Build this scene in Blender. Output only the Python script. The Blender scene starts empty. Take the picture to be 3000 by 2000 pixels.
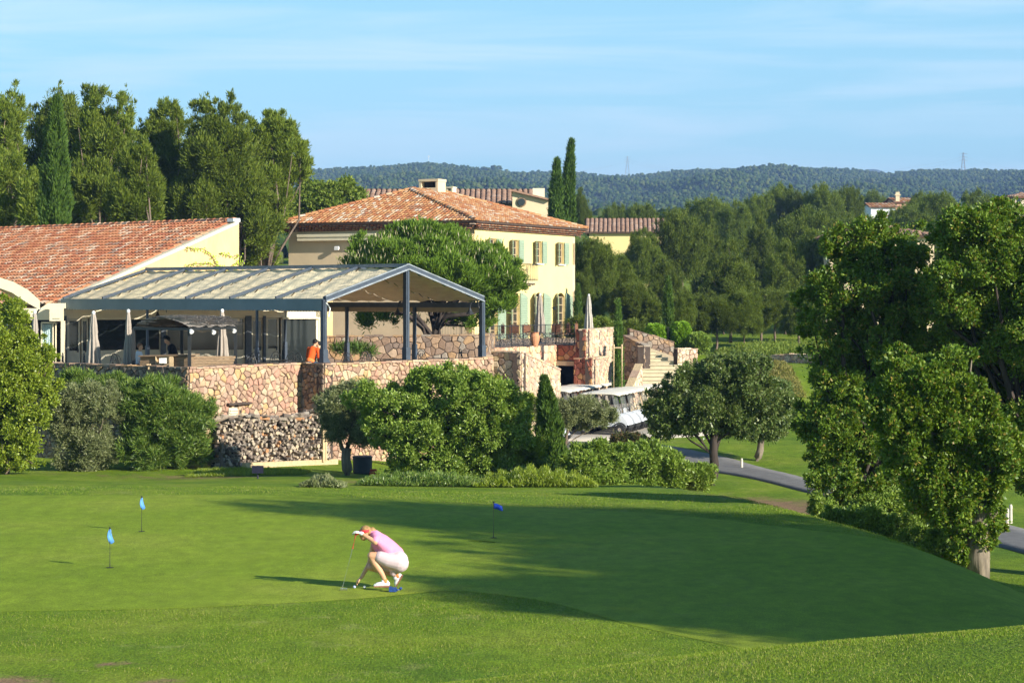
import bpy, math, random
import numpy as np
from mathutils import Vector, Matrix
R = math.radians
sc = bpy.context.scene
COL = sc.collection
# ------------------------------------------------------------------ camera
CAMZ = 4.2; F = 6260.0; HOR = 880.0
cd = bpy.data.cameras.new('camera'); cam = bpy.data.objects.new('camera', cd); COL.objects.link(cam)
cam.location = (0, 0, CAMZ); cam.rotation_euler = (R(90), 0, 0)
cd.sensor_width = 36.0; cd.lens = F/3000*36; cd.shift_y = -(1000-HOR)/3000
cd.clip_start = 0.1; cd.clip_end = 20000
sc.camera = cam
# ------------------------------------------------------------------ sky, sun, exposure
SUN_EL = R(22.0); SUN_DIR = Vector((0.78*math.cos(SUN_EL), -0.625*math.cos(SUN_EL), math.sin(SUN_EL))).normalized()
w = bpy.data.worlds.new('World'); sc.world = w; w.use_nodes = True
nt = w.node_tree; N = nt.nodes; LK = nt.links
bg = N['Background']; bg.inputs['Strength'].default_value = 0.085
sky = N.new('ShaderNodeTexSky'); sky.sky_type = 'NISHITA'; sky.sun_disc = False
sky.sun_elevation = SUN_EL; sky.sun_rotation = math.atan2(0.78, -0.625)
sky.altitude = 600; sky.air_density = 1.0; sky.dust_density = 0.1; sky.ozone_density = 3.0
hs = N.new('ShaderNodeHueSaturation'); hs.inputs['Saturation'].default_value = 1.1; hs.inputs['Hue'].default_value = 0.492
LK.new(sky.outputs[0], hs.inputs['Color'])
# thin cirrus, far above the place (part of the sky itself)
tc = N.new('ShaderNodeTexCoord'); mp = N.new('ShaderNodeMapping'); mp.inputs['Scale'].default_value = (2.2, 2.2, 26.0)
mp.inputs['Rotation'].default_value = (0, R(5), 0)
LK.new(tc.outputs['Generated'], mp.inputs['Vector'])
nz = N.new('ShaderNodeTexNoise'); nz.inputs['Scale'].default_value = 2.3; nz.inputs['Detail'].default_value = 7; nz.inputs['Roughness'].default_value = 0.52
nz.inputs['Distortion'].default_value = 0.6
LK.new(mp.outputs[0], nz.inputs['Vector'])
rp = N.new('ShaderNodeValToRGB'); rp.color_ramp.elements[0].position = 0.44; rp.color_ramp.elements[1].position = 0.74
rp.color_ramp.elements[0].color = (0, 0, 0, 1); rp.color_ramp.elements[1].color = (0.6, 0.6, 0.6, 1)
LK.new(nz.outputs['Fac'], rp.inputs['Fac'])
mx = N.new('ShaderNodeMixRGB'); mx.inputs['Color2'].default_value = (7.0, 8.2, 9.0, 1)
sz_ = N.new('ShaderNodeSeparateXYZ'); LK.new(tc.outputs['Generated'], sz_.inputs[0]); el = N.new('ShaderNodeMapRange'); el.interpolation_type = 'SMOOTHSTEP'; el.inputs['From Min'].default_value = 0.16; el.inputs['From Max'].default_value = 0.5; el.inputs['To Min'].default_value = 0.42; el.inputs['To Max'].default_value = 0.0; LK.new(sz_.outputs['Z'], el.inputs['Value'])
vm = N.new('ShaderNodeMixRGB'); LK.new(el.outputs[0], vm.inputs['Fac']); vm.inputs['Color2'].default_value = (3.7, 8.0, 9.3, 1); LK.new(hs.outputs[0], vm.inputs['Color1'])
cm = N.new('ShaderNodeMath'); cm.operation = 'MULTIPLY'; LK.new(rp.outputs['Color'], cm.inputs[0]); LK.new(el.outputs[0], cm.inputs[1]); cm2 = N.new('ShaderNodeMath'); cm2.operation = 'MULTIPLY'; cm2.inputs[1].default_value = 2.4; LK.new(cm.outputs[0], cm2.inputs[0]); LK.new(cm2.outputs[0], mx.inputs['Fac']); LK.new(vm.outputs[0], mx.inputs['Color1']); LK.new(mx.outputs[0], bg.inputs['Color'])
sd = bpy.data.lights.new('sun', 'SUN'); sd.energy = 5.0; sd.angle = R(0.5); sd.color = (1.0, 0.93, 0.80)
so = bpy.data.objects.new('sun', sd); COL.objects.link(so); so.rotation_euler = SUN_DIR.to_track_quat('Z', 'Y').to_euler()
so.location = (40, -30, 60)
vs = sc.view_settings; vs.view_transform = 'Standard'; vs.look = 'None'; vs.exposure = 0.78; vs.gamma = 1
try:
    sc.cycles.max_bounces = 7; sc.cycles.diffuse_bounces = 3; sc.cycles.glossy_bounces = 3
    sc.cycles.transmission_bounces = 4; sc.cycles.transparent_max_bounces = 6; sc.cycles.volume_bounces = 0
    sc.cycles.use_light_tree = False
except Exception: pass
# ------------------------------------------------------------------ small helpers
def P(px, py, Y):
    "place seen at photo pixel (px,py) when it stands Y metres away"
    return Vector(((px-1500)/F*Y, Y, CAMZ-(py-HOR)/F*Y))
def sm(a, b, x):
    t = np.clip((x-a)/(b-a), 0, 1); return t*t*(3-2*t)
ORG = {}
def tag(o, label=None, cat=None, group=None, kind=None):
    if label: o['label'] = label
    if cat: o['category'] = cat
    if group: o['group'] = group
    if kind: o['kind'] = kind
    return o
def thing(name, label, cat, loc=(0, 0, 0), group=None, rz=0):
    o = bpy.data.objects.new(name, None); COL.objects.link(o)
    o.location = loc; o.rotation_euler = (0, 0, rz); o.empty_display_size = 0.3
    ORG[o.name] = Vector(loc) if rz == 0 else Vector(loc)
    return tag(o, label, cat, group)
def link_mesh(name, me, parent, mats):
    for m in (mats if isinstance(mats, (list, tuple)) else [mats]): me.materials.append(m)
    o = bpy.data.objects.new(name, me); COL.objects.link(o)
    if parent is not None:
        o.parent = parent
    return o
def world_org(parent):
    v = Vector((0, 0, 0)); p = parent
    while p is not None:
        v += p.location; p = p.parent
    return v
def dup(root, loc, rz=0, label=None, group=None, scale=None):
    r = root.copy(); COL.objects.link(r); r.location = loc; r.rotation_euler = (0, 0, rz)
    if scale: r.scale = scale if isinstance(scale, tuple) else (scale,)*3
    if label: r['label'] = label
    if group: r['group'] = group
    for ch in list(root.children):
        c = ch.copy(); COL.objects.link(c); c.parent = r
        for g in ch.children:
            d = g.copy(); COL.objects.link(d); d.parent = c
    return r
def basis(d):
    d = Vector(d).normalized()
    a = Vector((0, 0, 1)) if abs(d.z) < 0.95 else Vector((1, 0, 0))
    u = d.cross(a).normalized(); v = u.cross(d).normalized()
    return u, v, d
class MB:
    "collects faces; build() links them as one mesh object"
    def __init__(s): s.v = []; s.f = []; s.m = []
    def add(s, vs, fs, mi=0):
        b = len(s.v); s.v.extend([tuple(x) for x in vs]); s.f.extend([tuple(i+b for i in f) for f in fs]); s.m.extend([mi]*len(fs)); return s
    def box(s, c, size, ax=None, mi=0):
        if ax is None: ax = (Vector((1,0,0)), Vector((0,1,0)), Vector((0,0,1)))
        c = Vector(c); h = [ax[i]*(size[i]/2) for i in range(3)]
        vs = [c+h[0]*a+h[1]*b+h[2]*d for d in (-1,1) for b in (-1,1) for a in (-1,1)]
        return s.add(vs, [(0,2,3,1),(4,5,7,6),(0,1,5,4),(2,6,7,3),(0,4,6,2),(1,3,7,5)], mi)
    def bar(s, a, b, w, h=None, mi=0, up=(0,0,1)):
        a = Vector(a); b = Vector(b); d = (b-a); L = d.length
        if L < 1e-6: return s
        d.normalize(); up = Vector(up)
        if abs(d.dot(up)) > .97: up = Vector((0,1,0))
        x = d.cross(up).normalized(); z = x.cross(d).normalized()
        return s.box((a+b)/2, (w, L, h or w), (x, d, z), mi)
    def tube(s, pts, r, n=6, mi=0, cap=True):
        pts = [Vector(p) for p in pts]; K = len(pts)
        rr = r if isinstance(r, (list, tuple)) else [r]*K
        vs = []; pu = None
        for i, p in enumerate(pts):
            d = (pts[min(i+1, K-1)]-pts[max(i-1, 0)])
            if d.length < 1e-9: d = Vector((0,0,1))
            d.normalize()
            if pu is None: u, v, _ = basis(d)
            else:
                u = (pu-d*pu.dot(d))
                u = u.normalized() if u.length > 1e-6 else basis(d)[0]
                v = d.cross(u)
            pu = u
            for k in range(n):
                t = 2*math.pi*k/n; vs.append(p+u*(math.cos(t)*rr[i])+v*(math.sin(t)*rr[i]))
        fs = [(i*n+k, i*n+(k+1) % n, (i+1)*n+(k+1) % n, (i+1)*n+k) for i in range(K-1) for k in range(n)]
        if cap: fs += [tuple(reversed(range(n))), tuple((K-1)*n+k for k in range(n))]
        return s.add(vs, fs, mi)
    def prism(s, pts, ext, mi=0):
        pts = [Vector(p) for p in pts]; e = Vector(ext); n = len(pts)
        return s.add(pts+[p+e for p in pts], [tuple(reversed(range(n))), tuple(range(n, 2*n))]+[(i, (i+1) % n, n+(i+1) % n, n+i) for i in range(n)], mi)
    def lathe(s, c, prof, n=16, mi=0, ax=(0,0,1), cap=True):
        u, v, d = basis(ax); c = Vector(c); vs = []
        for (r, z) in prof:
            for k in range(n):
                t = 2*math.pi*k/n; vs.append(c+d*z+u*(r*math.cos(t))+v*(r*math.sin(t)))
        K = len(prof)
        fs = [(i*n+k, i*n+(k+1) % n, (i+1)*n+(k+1) % n, (i+1)*n+k) for i in range(K-1) for k in range(n)]
        if cap: fs += [tuple(reversed(range(n))), tuple((K-1)*n+k for k in range(n))]
        return s.add(vs, fs, mi)
    def sphere(s, c, r, n=10, sc_=(1,1,1), mi=0):
        c = Vector(c); prof = [(r*math.sin(math.pi*i/n), -r*math.cos(math.pi*i/n)) for i in range(n+1)]
        b = MB().lathe((0,0,0), prof, n*2, cap=False)
        return s.add([c+Vector((x*sc_[0], y*sc_[1], z*sc_[2])) for x, y, z in b.v], b.f, mi)
    def build(s, name, mats, parent=None, smooth=False):
        me = bpy.data.meshes.new(name); o0 = world_org(parent)
        me.from_pydata([(x-o0.x, y-o0.y, z-o0.z) for x, y, z in s.v], [], s.f)
        if any(s.m): me.polygons.foreach_set('material_index', s.m)
        if smooth: me.polygons.foreach_set('use_smooth', [True]*len(s.f))
        me.update()
        return link_mesh(name, me, parent, mats)
def np_mesh(name, V, Fq, mats, parent=None, smooth=False, local=False):
    me = bpy.data.meshes.new(name); V = np.asarray(V, dtype=np.float32); Fq = np.asarray(Fq, dtype=np.int32)
    if not local:
        o0 = world_org(parent); V = V-np.array([o0.x, o0.y, o0.z], dtype=np.float32)
    k = Fq.shape[1]; nf = len(Fq)
    me.vertices.add(len(V)); me.vertices.foreach_set('co', V.ravel())
    me.loops.add(nf*k); me.loops.foreach_set('vertex_index', Fq.ravel())
    me.polygons.add(nf); me.polygons.foreach_set('loop_start', np.arange(0, nf*k, k, dtype=np.int32))
    if smooth: me.polygons.foreach_set('use_smooth', np.ones(nf, dtype=bool))
    me.update(calc_edges=True)
    return link_mesh(name, me, parent, mats)
# ------------------------------------------------------------------ materials (procedural)
def new_mat(name):
    m = bpy.data.materials.new(name); m.use_nodes = True
    return m, m.node_tree.nodes, m.node_tree.links, m.node_tree.nodes['Principled BSDF']
def ramp_node(N, cols):
    r = N.new('ShaderNodeValToRGB'); e = r.color_ramp.elements
    while len(e) < len(cols): e.new(0.5)
    for i, c in enumerate(cols):
        p, c = c if isinstance(c[1], (tuple, list)) else (i/(len(cols)-1), c)
        e[i].position = p; e[i].color = (*c, 1)
    return r
def M_plain(name, col, rough=0.7, metal=0.0, var=0.12, scale=6.0, bump=0.0, bscale=60.0, spec=0.3, stretch=(1,1,1)):
    m, N, L, b = new_mat(name)
    tc = N.new('ShaderNodeTexCoord'); mp = N.new('ShaderNodeMapping'); mp.inputs['Scale'].default_value = stretch
    L.new(tc.outputs['Object'], mp.inputs['Vector'])
    n = N.new('ShaderNodeTexNoise'); n.inputs['Scale'].default_value = scale; n.inputs['Detail'].default_value = 5; n.inputs['Roughness'].default_value = 0.65
    L.new(mp.outputs[0], n.inputs['Vector'])
    lo = tuple(c*(1-var) for c in col); hi = tuple(min(1, c*(1+var)) for c in col)
    r = ramp_node(N, [(0.3, lo), (0.7, hi)]); L.new(n.outputs['Fac'], r.inputs['Fac']); L.new(r.outputs['Color'], b.inputs['Base Color'])
    b.inputs['Roughness'].default_value = rough; b.inputs['Metallic'].default_value = metal
    b.inputs['Specular IOR Level'].default_value = spec
    if bump > 0:
        n2 = N.new('ShaderNodeTexNoise'); n2.inputs['Scale'].default_value = bscale; n2.inputs['Detail'].default_value = 4
        L.new(mp.outputs[0], n2.inputs['Vector'])
        bp = N.new('ShaderNodeBump'); bp.inputs['Strength'].default_value = bump; bp.inputs['Distance'].default_value = 0.02
        L.new(n2.outputs['Fac'], bp.inputs['Height']); L.new(bp.outputs[0], b.inputs['Normal'])
    return m
def M_island(name, cols, rough=0.8, var=0.25, scale=14, bump=0.4, spec=0.2):
    "each loose piece of the mesh (stone, tile, log) takes its own colour"
    m, N, L, b = new_mat(name)
    g = N.new('ShaderNodeNewGeometry'); r = ramp_node(N, cols); r.color_ramp.interpolation = 'CONSTANT' if len(cols) > 5 else 'LINEAR'
    L.new(g.outputs['Random Per Island'], r.inputs['Fac'])
    tc = N.new('ShaderNodeTexCoord'); n = N.new('ShaderNodeTexNoise'); n.inputs['Scale'].default_value = scale; n.inputs['Detail'].default_value = 6; n.inputs['Roughness'].default_value = 0.7
    L.new(tc.outputs['Object'], n.inputs['Vector'])
    mr = N.new('ShaderNodeMapRange'); mr.inputs['From Min'].default_value = 0.25; mr.inputs['From Max'].default_value = 0.75
    mr.inputs['To Min'].default_value = 1-var; mr.inputs['To Max'].default_value = 1+var; L.new(n.outputs['Fac'], mr.inputs['Value'])
    mu = N.new('ShaderNodeVectorMath'); mu.operation = 'SCALE'; L.new(r.outputs['Color'], mu.inputs[0]); L.new(mr.outputs[0], mu.inputs['Scale'])
    L.new(mu.outputs[0], b.inputs['Base Color']); b.inputs['Roughness'].default_value = rough; b.inputs['Specular IOR Level'].default_value = spec
    if bump:
        bp = N.new('ShaderNodeBump'); bp.inputs['Strength'].default_value = bump; bp.inputs['Distance'].default_value = 0.02
        L.new(n.outputs['Fac'], bp.inputs['Height']); L.new(bp.outputs[0], b.inputs['Normal'])
    return m
def M_leaf(name, cols, trans=0.3, rough=0.55, spec=0.25, objvar=0.0):
    m, N, L, b = new_mat(name)
    g = N.new('ShaderNodeNewGeometry'); r = ramp_node(N, cols); L.new(g.outputs['Random Per Island'], r.inputs['Fac'])
    src = r.outputs['Color']
    if objvar:
        oi = N.new('ShaderNodeObjectInfo'); mr = N.new('ShaderNodeMapRange'); mr.inputs['To Min'].default_value = 1-objvar; mr.inputs['To Max'].default_value = 1+objvar
        L.new(oi.outputs['Random'], mr.inputs['Value'])
        mu = N.new('ShaderNodeVectorMath'); mu.operation = 'SCALE'; L.new(src, mu.inputs[0]); L.new(mr.outputs[0], mu.inputs['Scale']); src = mu.outputs[0]
    L.new(src, b.inputs['Base Color']); b.inputs['Roughness'].default_value = rough; b.inputs['Specular IOR Level'].default_value = spec
    t = N.new('ShaderNodeBsdfTranslucent'); hs = N.new('ShaderNodeHueSaturation'); hs.inputs['Hue'].default_value = 0.485; hs.inputs['Value'].default_value = 1.25; hs.inputs['Saturation'].default_value = 1.1
    L.new(src, hs.inputs['Color']); L.new(hs.outputs[0], t.inputs['Color'])
    mx = N.new('ShaderNodeMixShader'); mx.inputs[0].default_value = trans; out = N['Material Output']
    L.new(b.outputs[0], mx.inputs[1]); L.new(t.outputs[0], mx.inputs[2]); L.new(mx.outputs[0], out.inputs['Surface'])
    return m
def M_glass(name, col=(0.02, 0.025, 0.025), rough=0.05):
    m, N, L, b = new_mat(name); b.inputs['Base Color'].default_value = (*col, 1); b.inputs['Roughness'].default_value = rough
    b.inputs['Specular IOR Level'].default_value = 0.6
    return m
# ------------------------------------------------------------------ the lie of the land
CR_U = [-0.30, 0.0, 0.128, 0.2396, 0.32]; CR_S = [0.225, 0.1800, 0.1660, 0.1530, 0.146]
ED_X = [-60, -3, 1.5, 3.5, 5, 6.4, 8.5, 9.2, 14, 30]; ED_Y = [47.2, 47.0, 45.3, 43.3, 41, 40, 39, 38.5, 36, 33]
FY = [0, 90, 118, 130, 180, 260, 500, 800, 1200, 9000]; FZ = [0, 0, 0, 0, 2.0, 6.5, 17, 26, 30, 30]
def ground_h(X, Y):
    X = np.asarray(X, dtype=float); Y = np.asarray(Y, dtype=float)
    zin = -0.95*sm(3.3, 9.8, X) - 0.12*np.clip(X-9.5, 0, 12)
    zL = -0.9*sm(45, 64, Y)*0.95 - 0.25*sm(62, 80, Y)
    E = np.interp(X, ED_X, ED_Y)
    zR = zin-(zin+2.25)*sm(-0.6, 8.5, Y-E)
    zM = -0.04-2.15*sm(41, 83, Y); wr = sm(5.0, 8.0, X-(47-np.clip(Y,36,60))*0.12); zR = zM*(1-wr)+zR*wr
    wl = 1-sm(-6.5, 0.5, X)
    z = wl*zL+(1-wl)*zR
    z = z+(-1.78-z)*sm(80, 90, Y)
    up = sm(92, 108, Y)*sm(8.9, 13.5, X); up = np.maximum(up, sm(117, 124, Y))
    z = z+2.8*up+np.interp(Y, FY, FZ)
    # gentle roll of the ground beyond the lawn
    z = z+0.07*np.sin(X*0.55+1)*np.sin(Y*0.4)*sm(49, 56, Y)*(1-sm(85, 92, Y))
    # the knoll the camera stands on
    u = X/np.maximum(Y, 9.0); s = np.interp(u, CR_U, CR_S); Yc = 14.0
    zc = CAMZ-Yc*s
    k = 2.6+(zc-2.6)*np.clip(Y/Yc, 0, 1)**1.1
    fall = sm(-0.4, 9.0, Y-Yc)
    kn = np.where(Y < Yc, k, zc)
    z = np.where(Y < 24, kn*(1-fall)+z*fall, z)
    z = z+0.015*np.sin(X*1.7+Y*0.3)*np.sin(Y*0.9+X*0.2)*(1-sm(25, 30, Y))
    return z
def gz(x, y): return float(ground_h(x, y))
# green outline (closed), plan coordinates from the cut lines in the grass
GREEN = []
for px, py in [(-500,1452),(0,1450),(400,1449),(900,1447),(1200,1455),(1500,1470),(1750,1487),(1960,1500),(2200,1545),(2420,1610),(2560,1680),(2560,1760),(2350,1800),(2050,1790),(1750,1755),(1450,1728),(1300,1716),(1150,1742),(800,1765),(500,1782),(200,1788),(-500,1800)]:
    Yg = F*CAMZ/(py-HOR); GREEN.append(((px-1500)/F*Yg, Yg))
GREEN = GREEN[:7]+[(3.0,42.6),(4.6,40.6),(6.2,38.6),(8.0,37.2),(9.8,35.0),(10.0,30.0),(8.5,25.6),(5.6,24.6),(3.2,25.4),(1.6,27.8),(0.5,30.2)]+GREEN[16:]
GREEN = np.array(GREEN)
def in_green(X, Y):
    inside = np.zeros(np.shape(X), dtype=bool); n = len(GREEN)
    for i in range(n):
        x1, y1 = GREEN[i]; x2, y2 = GREEN[(i+1) % n]
        c = ((y1 > Y) != (y2 > Y)) & (X < (x2-x1)*(Y-y1)/(y2-y1+1e-12)+x1)
        inside ^= c
    return inside
def M_grass(name, c1, c2, c3, dirt_and_shade=None, fine=90.0, bump=0.5, big=0.35, dry=0.5, straw=(0.30,0.30,0.10)):
    m, N, L, b = new_mat(name)
    tc = N.new('ShaderNodeTexCoord')
    def noise(scale, det, stretch=None, rough=0.6):
        n = N.new('ShaderNodeTexNoise'); n.inputs['Scale'].default_value = scale; n.inputs['Detail'].default_value = det; n.inputs['Roughness'].default_value = rough
        mp = N.new('ShaderNodeMapping'); mp.inputs['Scale'].default_value = stretch or (1,1,1); L.new(tc.outputs['Object'], mp.inputs['Vector']); L.new(mp.outputs[0], n.inputs['Vector']); return n
    nb = noise(big, 6); nf = noise(fine, 4, (1, 0.45, 1)); nm = noise(3.2, 5, (1, 0.6, 1), 0.7)
    r1 = ramp_node(N, [(0.32, c1), (0.52, c2), (0.72, c3)]); L.new(nb.outputs['Fac'], r1.inputs['Fac'])
    mr = N.new('ShaderNodeMapRange'); mr.inputs['From Min'].default_value = 0.3; mr.inputs['From Max'].default_value = 0.7; mr.inputs['To Min'].default_value = 0.62; mr.inputs['To Max'].default_value = 1.38
    L.new(nf.outputs['Fac'], mr.inputs['Value'])
    mr2 = N.new('ShaderNodeMapRange'); mr2.inputs['From Min'].default_value = 0.3; mr2.inputs['From Max'].default_value = 0.7; mr2.inputs['To Min'].default_value = 0.78; mr2.inputs['To Max'].default_value = 1.22
    L.new(nm.outputs['Fac'], mr2.inputs['Value'])
    mul = N.new('ShaderNodeMath'); mul.operation = 'MULTIPLY'; L.new(mr.outputs[0], mul.inputs[0]); L.new(mr2.outputs[0], mul.inputs[1])
    ns = noise(1.1, 8, None, 0.75); rs = ramp_node(N, [(0.56, (0,0,0)), (0.72, (dry,dry,dry))]); L.new(ns.outputs['Fac'], rs.inputs['Fac'])
    mxs = N.new('ShaderNodeMixRGB'); mxs.inputs['Color2'].default_value = (*straw, 1); L.new(rs.outputs[0], mxs.inputs['Fac']); L.new(r1.outputs[0], mxs.inputs['Color1'])
    src = mxs.outputs[0]
    if dirt_and_shade:
        at = N.new('ShaderNodeAttribute'); at.attribute_name = 'dirt_and_shade'
        nd = noise(2.6, 8, None, 0.8); ad = N.new('ShaderNodeMath'); ad.operation = 'ADD'; L.new(at.outputs['Fac'], ad.inputs[0]); L.new(nd.outputs['Fac'], ad.inputs[1])
        rd = ramp_node(N, [(0.88, (0,0,0)), (1.0, (1,1,1))]); L.new(ad.outputs[0], rd.inputs['Fac'])
        mr3 = N.new('ShaderNodeMath'); mr3.operation = 'SUBTRACT'; mr3.inputs[1].default_value = 0.0; L.new(ad.outputs[0], mr3.inputs[0])
        gr = N.new('ShaderNodeMapRange'); gr.inputs['From Min'].default_value = 0.93; gr.inputs['From Max'].default_value = 1.12; L.new(ad.outputs[0], gr.inputs['Value'])
        mxd = N.new('ShaderNodeMixRGB'); mxd.inputs['Color2'].default_value = (*dirt_and_shade, 1); L.new(gr.outputs[0], mxd.inputs['Fac']); L.new(src, mxd.inputs['Color1']); src = mxd.outputs[0]
    mu = N.new('ShaderNodeVectorMath'); mu.operation = 'SCALE'; L.new(src, mu.inputs[0]); L.new(mul.outputs[0], mu.inputs['Scale'])
    L.new(mu.outputs[0], b.inputs['Base Color']); b.inputs['Roughness'].default_value = 0.85; b.inputs['Specular IOR Level'].default_value = 0.12
    bp = N.new('ShaderNodeBump'); bp.inputs['Strength'].default_value = bump; bp.inputs['Distance'].default_value = 0.03
    L.new(nf.outputs['Fac'], bp.inputs['Height']); L.new(bp.outputs[0], b.inputs['Normal'])
    return m
mat_rough = M_grass('rough_grass', (0.095,0.17,0.010), (0.145,0.22,0.012), (0.225,0.268,0.03), dirt_and_shade=(0.24,0.155,0.085), fine=34, bump=0.9, dry=0.75)
mat_green = M_grass('putting_grass', (0.165,0.242,0.012), (0.195,0.268,0.017), (0.245,0.295,0.03), fine=60, bump=0.25, big=0.22, dry=0.35, straw=(0.26,0.29,0.07))
# ground sheet
ys = np.concatenate([np.arange(-12, 8, 1.0), np.arange(8, 62, 0.4), np.arange(62, 130, 1.0), np.geomspace(130, 9000, 60)])
us = np.linspace(-1, 1, 241)
YY, UU = np.meshgrid(ys, us, indexing='ij'); XX = UU*(16+np.abs(YY)*0.75)
ZZ = ground_h(XX, YY); ny, nx = YY.shape
V = np.stack([XX, YY, ZZ], -1).reshape(-1, 3)
idx = np.arange(ny*nx).reshape(ny, nx)
Fq = np.stack([idx[:-1,:-1], idx[:-1,1:], idx[1:,1:], idx[1:,:-1]], -1).reshape(-1, 4)
g = np_mesh('ground', V, Fq, mat_rough, smooth=True); tag(g, kind='structure', label='rough grass ground around the putting green')
def blob(X, Y, cx, cy, rx, ry): return np.exp(-(((X-cx)/rx)**2+((Y-cy)/ry)**2))
dirt_and_shade = 0.5*blob(XX,YY,-8.2,60.5,3.6,2.6)+0.4*blob(XX,YY,-14,62,4,3)+0.66*blob(XX,YY,-5.6,23.7,1.1,0.55)+0.55*blob(XX,YY,-4.6,24.8,0.7,0.45)+0.6*blob(XX,YY,-3.8,23.6,0.45,0.5)+0.42*blob(XX,YY,-0.6,26.2,1.6,0.35)\
    +0.46*blob(XX,YY,7.0,62,4.0,8)+0.50*blob(XX,YY,7.5,67,4,5)+0.5*blob(XX,YY,-3.2,56,3,4)+0.55*blob(XX,YY,7.5,84,3,5)+0.40*sm(112,120,YY)*(1-sm(300,400,YY))+0.42*blob(XX,YY,5.2,50,2.6,5)+0.6*blob(XX,YY,9,46,3.5,4)+0.22*blob(XX,YY,1.5,58,4,5)  # blob behind the mound browns ground for oak shade; others are soil and dry grass
a = g.data.attributes.new('dirt_and_shade', 'FLOAT', 'POINT'); a.data.foreach_set('value', np.clip(dirt_and_shade*1.0, 0, 1).ravel().astype(np.float32))
# putting green: fine mown sheet lying on the ground
cx0, cy0 = -0.5, 37.5; nA, nR = 260, 110
seg = np.vstack([GREEN, GREEN[:1]]); dl = np.hypot(*np.diff(seg, axis=0).T); cl = np.concatenate([[0], np.cumsum(dl)])
tt = np.linspace(0, cl[-1], nA, endpoint=False); bx = np.interp(tt, cl, seg[:,0]); by = np.interp(tt, cl, seg[:,1])
for _ in range(6):
    bx = (np.roll(bx,1)+2*bx+np.roll(bx,-1))/4; by = (np.roll(by,1)+2*by+np.roll(by,-1))/4
fr = np.linspace(0.02, 1, nR)[:,None]; GX = cx0+(bx[None]-cx0)*fr; GY = cy0+(by[None]-cy0)*fr
GZ = ground_h(GX, GY)+0.009; GZ[-1] -= 0.005; GZ[-2] -= 0.002
V = np.stack([GX, GY, GZ], -1).reshape(-1, 3); id2 = np.arange(nR*nA).reshape(nR, nA)
Fq = np.stack([id2[:-1], np.roll(id2[:-1], -1, 1), np.roll(id2[1:], -1, 1), id2[1:]], -1).reshape(-1, 4)
V = np.vstack([V, [[cx0, cy0, gz(cx0, cy0)+0.012]]]); cap = [(int(id2[0,i]), len(V)-1, len(V)-1, int(id2[0,(i+1)%nA])) for i in range(nA)]
pg = np_mesh('putting_green', V, Fq, mat_green, smooth=True); tag(pg, kind='structure', label='smooth mown putting green')
# strips laid on the ground (paths, road, parking)
def strip(name, pts, wid, mat, h=0.03, label=None, n=60):
    pts = np.array(pts, dtype=float); dl = np.hypot(*np.diff(pts, axis=0).T); cl = np.concatenate([[0], np.cumsum(dl)])
    t = np.linspace(0, cl[-1], n); x = np.interp(t, cl, pts[:,0]); y = np.interp(t, cl, pts[:,1])
    for _ in range(4):
        x[1:-1] = (x[:-2]+2*x[1:-1]+x[2:])/4; y[1:-1] = (y[:-2]+2*y[1:-1]+y[2:])/4
    tx = np.gradient(x); ty = np.gradient(y); q = np.hypot(tx, ty); nx_ = -ty/q; ny_ = tx/q
    W = np.interp(t, cl, wid) if hasattr(wid, '__len__') else np.full(n, wid)
    rows = []
    for o, dz in ((-.5,-.15),(-.5,h),(-.25,h),(0,h),(.25,h),(.5,h),(.5,-.15)):
        X = x+nx_*W*o; Y = y+ny_*W*o; rows.append(np.stack([X, Y, ground_h(X, Y)+dz], -1))
    A = np.stack(rows, 1); id_ = np.arange(n*7).reshape(n, 7)
    Fq = np.stack([id_[:-1,:-1], id_[1:,:-1], id_[1:,1:], id_[:-1,1:]], -1).reshape(-1, 4)
    o = np_mesh(name, A.reshape(-1,3), Fq, mat); tag(o, label, kind='structure'); return o
mat_asph = M_plain('asphalt', (0.17,0.162,0.155), 0.9, var=0.2, scale=3, bump=0.3, bscale=90)
mat_conc = M_plain('pale_concrete', (0.46,0.41,0.34), 0.9, var=0.12, scale=1.5, bump=0.2, bscale=50)
def gp(px, py, z): Y = F*(CAMZ-z)/(py-HOR); return ((px-1500)/F*Y, Y)
strip('parking_lot', [(-2.5,91.5),(3,98),(6,103.2),(7.4,106.5)], [9,13,13,9], mat_conc, 0.02, 'pale concrete cart yard', n=90)
strip('cart_path', [(-3,91.0),(1.5,89.3),(5.0,87.6),(7.7,84),(9.0,80),(10.1,75.4),(11.6,69),(13.5,60),(14.6,50),(15,42),(14,30)], [3.2,3.2,2.9,2.3,2.1,2.0,2.0,2.1,2.3,2.4,2.4], mat_asph, 0.035, 'grey asphalt cart path', n=180)
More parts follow.
